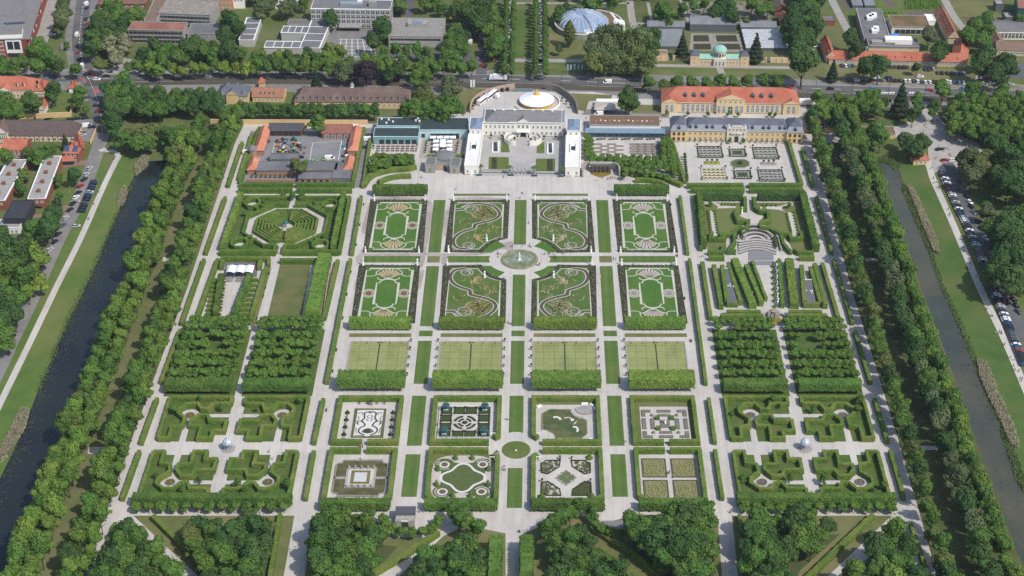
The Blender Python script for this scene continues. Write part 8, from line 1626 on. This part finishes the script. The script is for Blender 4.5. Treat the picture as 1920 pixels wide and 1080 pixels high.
b=block('gate_house','little ochre gate house with red hipped roof at the head of the brown canal',(1712,310),(1741,308),6.5,2.9,M_OCHRE,M_TILE,'hip',3,((3,.8,1.2,1.5),))
q=Z(480,810,4,0,1048,715,1188,715);b=Bld('end_pavilion','small grey stone pavilion with slate roof and dark doorway on the end axis','pavilion',q[0],q[1]);L0=b.L
b.wall(0,0,L0,7,3.4,M_STONE);b.wall(-.2,-.2,2.2,.3,3.5,M_STONE,name='pier');b.wall(L0-2.2,-.2,L0+.2,.3,3.5,M_STONE,name='pier');mb=MB();A=[b.p(-.3,3.2,4.6),b.p(L0+.3,3.2,4.6),b.p(L0+.3,7.3,4.4),b.p(-.3,7.3,4.4)];mb.face(A);mb.face([b.p(-.3,2.9,3.42),b.p(L0+.3,2.9,3.42),A[1],A[0]]);mb.face([A[3],A[2],b.p(L0+.3,7.3,3.4),b.p(-.3,7.3,3.4)]);mb.face([A[0],A[3],b.p(-.3,7.3,3.4),b.p(-.3,2.9,3.42)]);mb.face([b.p(L0+.3,2.9,3.42),b.p(L0+.3,7.3,3.4),A[2],A[1]]);b.part('roof',mb,mat('dark_slate',(.085,.085,.10),.7));b.boxpart('doorway',L0/2,-.1,0,2.4,.3,2.8,M_DARK);b.boxpart('lintel',L0/2,-.15,2.9,3,.4,.5,M_CREAM)
# ------------------------------------------------------------------ vehicles
PAINT={k:mat(k+'_car_paint',c,.25,spec=.6)for k,c in dict(white=(.78,.78,.78),silver=(.42,.43,.44),black=(.012,.013,.016),grey=(.09,.095,.10),blue=(.02,.05,.13),red=(.33,.02,.02),lightblue=(.10,.22,.38),green=(.22,.42,.06),orange=(.45,.17,.05),yellow=(.62,.46,.05),teal=(.03,.20,.17)).items()}
M_TYRE=mat('tyre_rubber',(.015,.015,.016),.9);M_LAMPW=mat('lamp_glass',(.6,.6,.58),.3);M_LAMPR=mat('tail_lamp',(.3,.02,.02),.3)
VM={}
def hull(pr,w,tw):
 """side profile pr = [(x, z)...] extruded to width w, tapering to tw at the top"""
 mb=MB();zs=[z for _,z in pr];z0,z1=min(zs),max(zs);n=len(pr);k=lambda z:(w+(tw-w)*(z-z0)/(z1-z0))/2
 L_=[(x,k(z),z)for x,z in pr];R_=[(x,-k(z),z)for x,z in pr];mb.face(L_[::-1]);mb.face(R_)
 for i in range(n):j=(i+1)%n;mb.face([L_[i],L_[j],R_[j],R_[i]])
 return mb
def vmesh(kind):
 if kind in VM:return VM[kind]
 P={}
 if kind=='car':P['body']=hull([(-2.15,.3),(2.1,.3),(2.2,.55),(2.1,.8),(1.05,.95),(-2.1,1.0),(-2.2,.6)],1.78,1.66);P['cabin']=hull([(1.0,.93),(.35,1.42),(-1.35,1.44),(-2.0,.98)],1.6,1.24);P['roof']=hull([(.38,1.40),(.3,1.47),(-1.3,1.49),(-1.4,1.42)],1.28,1.2);W=((1.35,.75),(-1.35,.75));r=.32;e=2.17
 elif kind=='van':P['body']=hull([(-2.6,.35),(2.6,.35),(2.65,.9),(1.9,1.25),(1.3,2.25),(-2.6,2.3)],1.95,1.8);P['cabin']=hull([(1.98,1.22),(1.42,2.05),(.5,2.05),(.5,1.22)],1.99,1.84);P['roof']=hull([(1.2,2.27),(1.1,2.34),(-2.5,2.36),(-2.55,2.3)],1.7,1.6);W=((1.7,.85),(-1.6,.85));r=.36;e=2.6
 elif kind=='bus':P['body']=hull([(-5.6,.35),(5.6,.35),(5.7,1.2),(5.5,2.9),(-5.6,2.95)],2.5,2.4);P['cabin']=hull([(5.66,1.3),(5.52,2.5),(-5.4,2.5),(-5.4,1.3)],2.53,2.5);P['roof']=hull([(5.3,2.92),(5.2,3.1),(-5.3,3.1),(-5.4,2.95)],2.2,2.0);W=((3.6,1.1),(-3.3,1.1));r=.5;e=5.66
 elif kind=='truck':P['body']=hull([(-5.2,.9),(3.0,.9),(3.0,3.6),(-5.2,3.6)],2.5,2.5);P['cabin']=hull([(3.3,.5),(5.3,.5),(5.3,1.6),(4.9,3.0),(3.3,3.1)],2.4,2.3);P['roof']=hull([(-5.2,.6),(5.0,.6),(5.0,.88),(-5.2,.88)],2.2,2.2);W=((4.2,1.1),(-2.6,1.1),(-3.9,1.1));r=.5;e=5.25
 else:P['body']=hull([(-1.6,.5),(1.5,.5),(1.6,1.1),(-.2,1.25),(-1.6,1.0)],1.3,1.1);P['cabin']=hull([(.2,1.2),(0,2.2),(-1.2,2.2),(-1.3,1.0)],1.25,1.1);P['roof']=hull([(.1,2.2),(0,2.32),(-1.2,2.32),(-1.3,2.2)],1.3,1.2);W=((1.0,.65),(-1.0,.65));r=.5;e=1.6
 wm=MB();wm.tube((0,-.12,0),(0,.12,0),r,n=10);hm=MB();hm.box((0,0,0),(.08,.34,.16))
 VM[kind]=({k:v for k,v in P.items()},{},wm.mesh('wheel',M_TYRE),W,r,hm.mesh('headlight',M_LAMPW),hm.mesh('tail_light',M_LAMPR),e);return VM[kind]
NAMES={'car':'parked_car','van':'van','bus':'tour_bus','truck':'truck','tractor':'tractor'}
def vehicle(kind,col,p,ang,where,group):
 P,C_,wm,W,r,hl,tl,e=vmesh(kind);t=thing(NAMES[kind],'%s %s %s'%({'lightblue':'light blue','black':'black'}.get(col,col),{'tour_bus':'coach','tractor':'compact tractor'}.get(NAMES[kind],kind),where),{'tour_bus':'bus'}.get(NAMES[kind],kind),(p[0],p[1],.05),group,ang)
 for k in P:
  key=(k,col)
  if key not in C_:
   m=PAINT[col]if k!='cabin' else M_GLASS
   if kind=='truck' and k=='roof':m=M_DARK
   if kind=='truck' and k=='cabin':m=PAINT[col]
   C_[key]=P[k].mesh(k,m)
  o=bpy.data.objects.new({'cabin':'windows' if kind!='truck' else 'cab'}.get(k,k if not(kind=='truck' and k=='roof')else 'chassis'),C_[key]);COL.objects.link(o);o.parent=t
 def add(n,me,loc):o=bpy.data.objects.new(n,me);COL.objects.link(o);o.parent=t;o.location=loc
 for x,y in W:add('wheel',wm,(x,y,r));add('wheel',wm,(x,-y,r))
 for s in(-1,1):add('headlight',hl,(e-.02,s*.6,.62));add('tail_light',tl,(-e+.02,s*.6,.7))
CC=['black','grey','black','blue','black','silver','grey','black','blue','grey']
def cars(x0,y0,s,where,group,ang,lst,jit=2):
 """lst: 'x,y' or 'x,y,colour' or 'x,y,colour,kind' in survey-tile units"""
 for q in lst.split():
  f=q.split(',');p=G(x0+float(f[0])/s,y0+float(f[1])/s);col=f[2]if len(f)>2 else choice(CC)
  vehicle(f[3]if len(f)>3 else 'car',col,p,rad(ang+U(-jit,jit)),where,group)
R1=66
cars(0,270,4,'in the line along the bank road by the blue canal','cars on the bank road',R1,'672,190 648,235,silver 632,272 605,322,red 588,372,black 570,407,white 549,453 525,500,black 493,562,silver 474,615 437,682,black 411,740,black 374,800,silver 343,852,black 312,935,grey 290,985 252,1050,black')
cars(0,540,4,'further down the bank road by the blue canal','cars on the lower bank road',R1,'212,42,black 170,135,grey 135,185,white,van 108,245,white 90,372,black 47,375,black 18,437,black')
cars(0,270,4,'parked on the grass between bank road and gravel path','cars on the bank grass',5,' '.join('%d,%d'%(710-9.0*k,285+20.5*k)for k in range(12))+' 572,622,silver')
cars(0,270,4,'standing on the brick driveway','cars on the driveway',0,'238,478,black 290,478,black 435,465,black');cars(0,0,7.385,'on the upper street towards the crossing','cars on the upper street',88,'1205,70,white,van 1205,115,black 1190,270,black 1185,345,red 1180,400 1175,450,red 1180,487,grey 1188,585,white 1073,495,white,van 1075,640,black 1085,730,red 1105,825,black 1140,930,white,van 1165,995,silver 1202,1035,black')
cars(0,0,7.385,'parked beside the brick faculty','cars by the faculty',0,'738,455,black 722,490,white');cars(0,140,8,'near the villa corner','cars near the villa corner',20,'1455,470,black 1490,560,red 1150,672,black 1280,660,black 1230,890,black 1235,915,silver 1050,683,black 1325,350,grey 1380,795,black 1310,785,white,van',10)
cars(1440,0,4,'driving on the boulevard','cars driving on the boulevard',-3,'468,672,black 790,672,lightblue 1215,684,red 1468,672,lightblue 1875,705,white 155,667,red');cars(960,0,4,'driving on the boulevard','cars driving on the boulevard',177,'715,625,white,van');cars(480,0,4,'with box body on the boulevard','trucks',177,'1818,600,white,truck');cars(0,0,4,'waiting at the tram crossing','cars at the crossing',0,'800,577,black 728,600,white 655,562,black')
P_='in the roadside row before the red-roofed research wing'
cars(1440,0,4,P_,'cars of the roadside row',86,' '.join('%d,%d'%(x,y)for x,y in((600,602),(632,604),(905,606),(930,608),(958,610),(990,610)))+' 1030,612,white 1060,612,white 1093,614,blue 1123,616,white 1148,618 1180,622,white 1215,623,white 1242,620 1270,622 1300,618 1340,616,white 1365,622,white 1398,624,blue 1432,626,lightblue 1468,626,white')
cars(1440,0,4,'parked lengthways by the boulevard verge','cars along the verge',-2,'662,610,white 715,610,black 780,607,black 840,610 905,588,black 810,588,white 1140,580,white 1620,634,silver 1675,632,white 1735,634,black 1820,640,silver 1578,590,white 1645,588,red')
cars(1440,0,4,'parked close to the front of the red-roofed research wing','cars under the research wing',88,'555,497 583,499,white 610,497,lightblue 635,497 895,505,black 925,505 955,507 985,509,black 1018,510 1045,510 1178,525,blue 1205,527 1240,524,silver 1275,552 1305,554 1345,555 1380,555 1410,555,lightblue 1440,555,blue 1468,557,silver')
cars(1440,0,4,'in the yard behind the big round tree','cars behind the big round tree',10,'350,312,silver 357,330,lightblue 352,352,white 320,384,white 345,280');cars(480,0,4,'in the car park below the concrete library block','cars of the library car park',85,'930,452 955,455,silver 998,455 1055,458,white 1180,455 1210,455,white 1240,455,black 1270,458,black 1310,455,silver 1340,430,black 1390,435,white 1063,382,white 1150,384,silver 1225,386');cars(480,0,4,'in the street past the library block','cars past the library block',75,'1730,365 1732,390 1728,415,silver 1695,425 1694,492,red 1720,502,black 1610,290,white 1610,325,white,van 1688,270,white')
cars(480,0,4,'parked in the rear court of the palace','coaches in the rear court',62,'1705,765,white,bus 1762,730,white,bus 1815,728,white,van')
PK=lambda k:(1305+7.6*k,222+17.0*k)
cars(1440,270,4,'in the long parked row beside the canal footpath','parked row by the canal footpath',10,' '.join('%d,%d%s'%(1303+k*7.35+(8 if k>20 else 0),218+16.2*k,','+('red' if k==8 else 'white')if k in(3,5,8,11,17,22,23,27,30,34,41)else '')for k in range(50)))
cars(1440,540,4,'in the lower parked row beside the canal footpath','lower parked row by the canal footpath',8,' '.join('%d,%d%s'%(1688+k*6.6,6+16.4*k,',white' if k in(3,4,12,14,15,26)else(',red' if k==29 else ''))for k in range(36)))
cars(1440,270,4,'parked kerbside along the park edge','kerbside cars along the park edge',-66,'1445,285 1470,338,silver 1492,402,black 1512,442,white 1524,477,black 1546,520,silver 1578,592,black 1602,642,black 1634,712,white 1650,752');cars(1440,540,4,'parked kerbside along the lower park edge','kerbside cars along the lower park edge',-66,'1808,14,silver 1828,56,red 1797,114,black 1842,94,black 1860,142,black 1878,186,grey');cars(1440,270,4,'standing on the plaza by the flea market tables','cars on the plaza',15,'1284,46,black 1324,128,red 1340,40,silver 1380,128,white')
cars(440,225,7.385,'in the work yard','vehicles of the work yard',5,'1320,545,white,van 1380,620,silver 905,525,black 1855,285,white,van 1870,225,blue 1832,385,black 180,470,white,van 1100,585,green 1250,580,green 700,490,black 1210,612,red');cars(440,225,7.385,'among the machines in the work yard','tractors of the work yard',20,'610,310,orange,tractor 830,285,teal,tractor 715,350,lightblue,tractor 830,355,orange,tractor 905,385,grey,tractor 690,440,silver,tractor 830,450,teal,tractor 650,470,yellow,tractor 680,300,grey,tractor',60)
for k in range(10):p=WY(0,600+33*k,370+(k*37)%110)[0];t=thing('trailer','low trailer or implement among the yard machines','trailer',p,'trailers of the work yard',U(0,3));mb=MB();mb.box((0,0,.5),(2.6,1.3,.5));mb.build('bed',(PAINT['orange'],PAINT['grey'],PAINT['teal'],M_STONE)[k%4],t,True);[t2.build('wheel',M_TYRE,t,True)for t2 in(MB().tube((-.6,-.7,.4),(-.6,.7,.4),.4,n=8),)]
mb=MB()
for P in((640,300,600,480),(1040,560,1080,320,1480,290,1430,590),(1480,410,1550,412),(560,300,520,470)):mb.ribbon([q.xy for q in WY(0,*P)],.22,.035)
struct('yard_marking',mb,M_LINE)
for k in range(22):
 u,v=choice(((U(1490,1550),U(300,600)),(U(420,470),U(240,620)),(U(960,1020),U(200,640)),(U(590,920),U(250,500))));tag(MB().box(WY(0,u,v)[0],(U(.8,2.6),U(.8,1.6),U(.5,1.4)),U(0,3)).build('crate',choice([M_STONE,M_BARK,PAINT['grey'],PAINT['teal'],M_WHITE,M_BRICK])),'crate or pallet standing about in the work yard','crate','crates of the work yard')
cars(1080,170,6,'delivering at the market tent','vans at the market tent',178,'255,275,white,van');cars(0,0,4,'before the blue-roofed villa','vans at the villa',90,'1688,822,white,van')
tag(MB().box(G(1441,195,0),(9,3.6,3)).build('white_trailer',M_WHITE),'white box trailer beside the orangery','trailer')if False else None
t=thing('box_trailer','white box trailer beside the canal end of the orangery','trailer',G(1513,196));mb=MB();q=G(1513,196);mb.box((q.x,q.y,.6),(9,3,2.6));mb.build('body',M_WHITE,t);mb=MB();[mb.tube((q.x+s,q.y-1.5,.45),(q.x+s,q.y+1.5,.45),.45,n=8)for s in(-2.6,2.6)];mb.build('wheel',M_TYRE,t)
# ------------------------------------------------------------------ people: one continuous skinned body each
def person_mesh(pose):
 s=.55 if pose=='walk' else(.12 if pose=='stand' else .3)
 V=[(0,0,.95),(0,0,1.2),(0,0,1.42),(0,0,1.52),(0,.02,1.66),(.1,0,.9),(.1,s*.35,.5),(.1,s*.35-.06,.08),(.1,s*.35+.12,.04),(-.1,0,.9),(-.1,-s*.35,.5),(-.1,-s*.45,.1),(-.1,-s*.45+.16,.05),(.2,0,1.4),(.26,-s*.3,1.12),(.26,-s*.2+.1,.86),(-.2,0,1.4),(-.26,s*.3,1.12),(-.26,s*.3+.1,.88)]
 E_=[(0,1),(1,2),(2,3),(3,4),(0,5),(5,6),(6,7),(7,8),(0,9),(9,10),(10,11),(11,12),(2,13),(13,14),(14,15),(2,16),(16,17),(17,18)]
 R=[.15,.14,.16,.06,.11,.1,.075,.05,.045,.1,.075,.05,.045,.075,.05,.04,.075,.05,.04]
 me=bpy.data.meshes.new('p');me.from_pydata(V,E_,[]);o=bpy.data.objects.new('p',me);COL.objects.link(o);o.modifiers.new('s','SKIN')
 for k,d in enumerate(me.skin_vertices[0].data):d.radius=(R[k],R[k]);d.use_root=k==0
 dg=bpy.context.evaluated_depsgraph_get();m=bpy.data.meshes.new_from_object(o.evaluated_get(dg));bpy.data.objects.remove(o);return m
M_SKIN=mat('skin',(.45,.28,.20),.7);M_HAIR=mat('hair',(.05,.035,.025),.8)
CL={'white':(.75,.75,.72),'black':(.02,.02,.022),'blue':(.05,.10,.25),'red':(.45,.05,.05),'grey':(.25,.25,.26),'beige':(.50,.42,.32)}
PM={}
for ps in('walk','stand','step'):
 base=person_mesh(ps)
 for c_,(a,b_)in enumerate((('white','blue'),('black','black'),('blue','grey'),('red','blue'),('grey','black'),('beige','beige'),('white','black'))):
  m=base.copy();m.name='person'
  for q in(mat(a+'_shirt',CL[a],.8),mat(b_+'_trousers',CL[b_],.8),M_SKIN,M_HAIR):m.materials.append(q)
  for p in m.polygons:z,x=p.center.z,abs(p.center.x);p.material_index=3 if(z>1.68 or z<.1)else(2 if z>1.47 or(x>.2 and z<1.15)else(1 if z<.98 else 0))
  PM[(ps,c_)]=(m,'person %s in %s top and %s trousers'%({'walk':'walking','stand':'standing','step':'strolling'}[ps],a,b_),a)
pn=[0]
def people(x0,y0,s,where,group,lst):
 for q in lst.split():
  x,y=map(float,q.split(','));p=G(x0+x/s,y0+y/s);k=choice(list(PM));pn[0]+=1
  m,lab,a=PM[k];o=bpy.data.objects.new('person',m);COL.objects.link(o);o.location=(p.x,p.y,.05);o.rotation_euler=(0,0,U(0,6.28));sc=U(.96,1.06);o.scale=(sc,sc,sc);tag(o,lab+' '+where,'person',group)
people(895,445,12,'beside the great fountain','people at the great fountain','780,225 1010,225 1190,225 1210,235 450,395 475,390 530,400 470,460 1515,395 1600,380 1620,390 1630,440 1735,395 1740,465 1765,470 1340,640 1390,640 1400,630');people(960,270,4,'on the gravel by the cascade and terrace','people on the terrace','635,280 680,258 718,268 740,262 755,258 775,262 60,412 80,378 78,372 125,600 132,765 760,868 778,872 565,890 385,825 1420,850 1440,845 1755,320 1765,325')
people(480,270,4,'on the parterre gravel','people on the parterre walks','1500,345 1240,255 165,825 170,790 1855,255 100,975 60,40');people(480,540,4,'on the walks between ponds and special gardens','people between ponds and special gardens','1890,268 1905,272 1915,275 855,880 1880,990 1890,992 20,262 1350,1035 1360,1030');people(480,810,4,'near the special gardens and round lawn','people near the round lawn','790,118 780,122 800,116 1805,155 1815,150 1825,158 1855,290 1865,285 1870,295 1860,275 1255,602 1225,605 125,210 105,248 100,156 790,208 980,255 1310,345 1312,320');people(960,810,4,'on the lower gravel walks','people on the lower walks','50,755 60,758 855,75 1170,320 1180,310 1635,605 1640,612 1205,345 365,212')
people(1440,270,4,'on the footpath beside the brown canal','people on the canal footpath','1240,262 1245,295 1275,330 1285,335 1265,290 1350,495 1360,535 1365,545 1455,715 1450,720 1465,780 1475,810 1520,905 1560,1000 1225,190 1260,110 1255,115 1320,60 1360,80 1370,90');people(1440,540,4,'on the lower footpath beside the brown canal','people on the lower canal footpath','1680,215 1685,212 1735,330 1745,340 1750,350 1705,345 1775,425 1770,435 1820,525 1845,545 1840,590 1850,620 1880,630 1890,685 1900,705 1905,690 1640,170 1920,560')
people(0,270,4,'on the gravel path by the blue canal','people on the path by the blue canal','858,118 745,365 705,455 660,568 668,566 600,445 345,978');people(1080,170,6,'on the forecourt behind the glass gallery','people on the forecourt','120,315 210,335 262,340 530,345 688,300 685,345 765,350 835,350 950,350 955,345 480,265 560,255 1140,585 95,380');people(1440,0,4,'on the plaza by the lime grove','people on the plaza','1175,945 1190,960 1180,1020 1200,1030 1270,910 1290,890 1310,895 1165,1000 1185,1050 225,640 265,648 235,655')
# ------------------------------------------------------------------ benches, poles, lamps
BM=MB();BM.box((0,0,.42),(2.0,.5,.07));BB=MB();BB.box((0,.24,.5),(2.0,.07,.5));BL=MB();BL.box((0,0,0),(.1,.45,.42));bs,bk,bl=BM.mesh('seat',M_DARK),BB.mesh('backrest',M_DARK),BL.mesh('leg',M_DARK)
def bench(p,rz,lab,g):
 t=thing('park_bench',lab,'bench',p,g,rz)
 for n,me,x in(('seat',bs,0),('backrest',bk,0),('leg',bl,-.8),('leg',bl,.8)):o=bpy.data.objects.new(n,me);COL.objects.link(o);o.parent=t;o.location=(x,0,0)
for x,y in((682,384),(675,422),(668,460),(658,511),(650.5,553),(643,597),(631,657),(624,697),(612,770)):bench(G(x,y),-1.57,'dark bench against the long hedge of the parterre, maze side','benches along the parterre hedge')
for x,y in((1258,384),(1263,430),(1270,480),(1284,560),(1296,640)):bench(G(x,y),1.57,'dark bench beside the long hedge of the parterre, theatre side','benches along the parterre hedge, theatre side')
for x,y in((505,514),(498,540),(494,556),(482,598)):bench(G(x,y),-1.57,'dark bench on the walk beside the games lawn','benches by the games lawn')
for x,y in((712,363),(732,363),(757,363),(780,363),(1186,363),(1206,363),(1228,363)):bench(G(x,y),0,'dark teal bench below a terrace lime block','benches below the terrace limes')
for i in range(14):
 x=985+i*68;y=157+(x-960)*.030;p=G(x,y);t=thing('tram_pole','slim dark catenary pole between tram bed and boulevard','pole',p,'catenary poles of the tram');mb=MB();mb.tube((p.x,p.y,0),(p.x,p.y,8),.13,.08,6);mb.build('mast',M_DARK,t);mb=MB();mb.tube((p.x,p.y,7),(p.x,p.y-4,7.3),.05,n=4);mb.build('bracket',M_DARK,t)
for x,y in((154,322),(133,370),(108,388),(88,445),(160,60),(142,40),(118,92)):p=G(x,y);t=thing('street_lamp','slim grey street lamp beside the bank road or upper street','street lamp',p,'street lamps west of the garden');mb=MB();mb.tube((p.x,p.y,0),(p.x,p.y,6),.09,.06,6);mb.build('mast',M_STONE,t);mb=MB();mb.box((p.x+.4,p.y,6),(1.1,.3,.15));mb.build('lamp_head',M_STONE,t)
for k,x in enumerate((1063,1069,1076,1083,1090)):p=G(x,138);t=thing('flag','pale blue banner on a slim mast in the grass by the boulevard','flag',p,'banners by the boulevard');mb=MB();mb.tube((p.x,p.y,0),(p.x,p.y,6),.06,n=5);mb.build('mast',M_STONE,t);mb=MB();mb.box((p.x+.5,p.y,2.6),(.9,.06,3.2));mb.build('banner',mat('banner_cloth',(.30,.38,.48),.8),t)
for k,x in enumerate((882,887)):p=G(x,168);t=thing('flag','white banner on a tall mast at the palace approach','flag',p,'white banners at the palace approach');mb=MB();mb.tube((p.x,p.y,0),(p.x,p.y,6.5),.07,n=5);mb.build('mast',M_STONE,t);mb=MB();mb.box((p.x+.6,p.y,1.6),(1.0,.06,4.6));mb.build('banner',M_WHITE,t)
p=G(116.5,97);t=thing('flag','tall lilac banner on the grass before the brick faculty','flag',p);mb=MB();mb.tube((p.x,p.y,0),(p.x,p.y,6),.07,n=5);mb.build('mast',M_STONE,t);mb=MB();mb.box((p.x+.5,p.y,1.6),(1.0,.06,4));mb.build('banner',mat('lilac_cloth',(.36,.27,.48),.8),t)
# ------------------------------------------------------------------ thin summer haze
mh=bpy.data.materials.new('summer_haze');mh.use_nodes=True;nt=mh.node_tree;nt.nodes.remove(nt.nodes['Principled BSDF'])
pv=nt.nodes.new('ShaderNodeVolumePrincipled');pv.inputs['Color'].default_value=(.80,.87,.96,1);pv.inputs['Density'].default_value=.00004;pv.inputs['Anisotropy'].default_value=.2
nt.links.new(pv.outputs[0],nt.nodes['Material Output'].inputs['Volume'])
hz=MB();hz.box((0,850,-1.2),(3800,3900,H+40));tag(hz.build('haze',mh),kind='stuff')
scene.cycles.volume_bounces=0
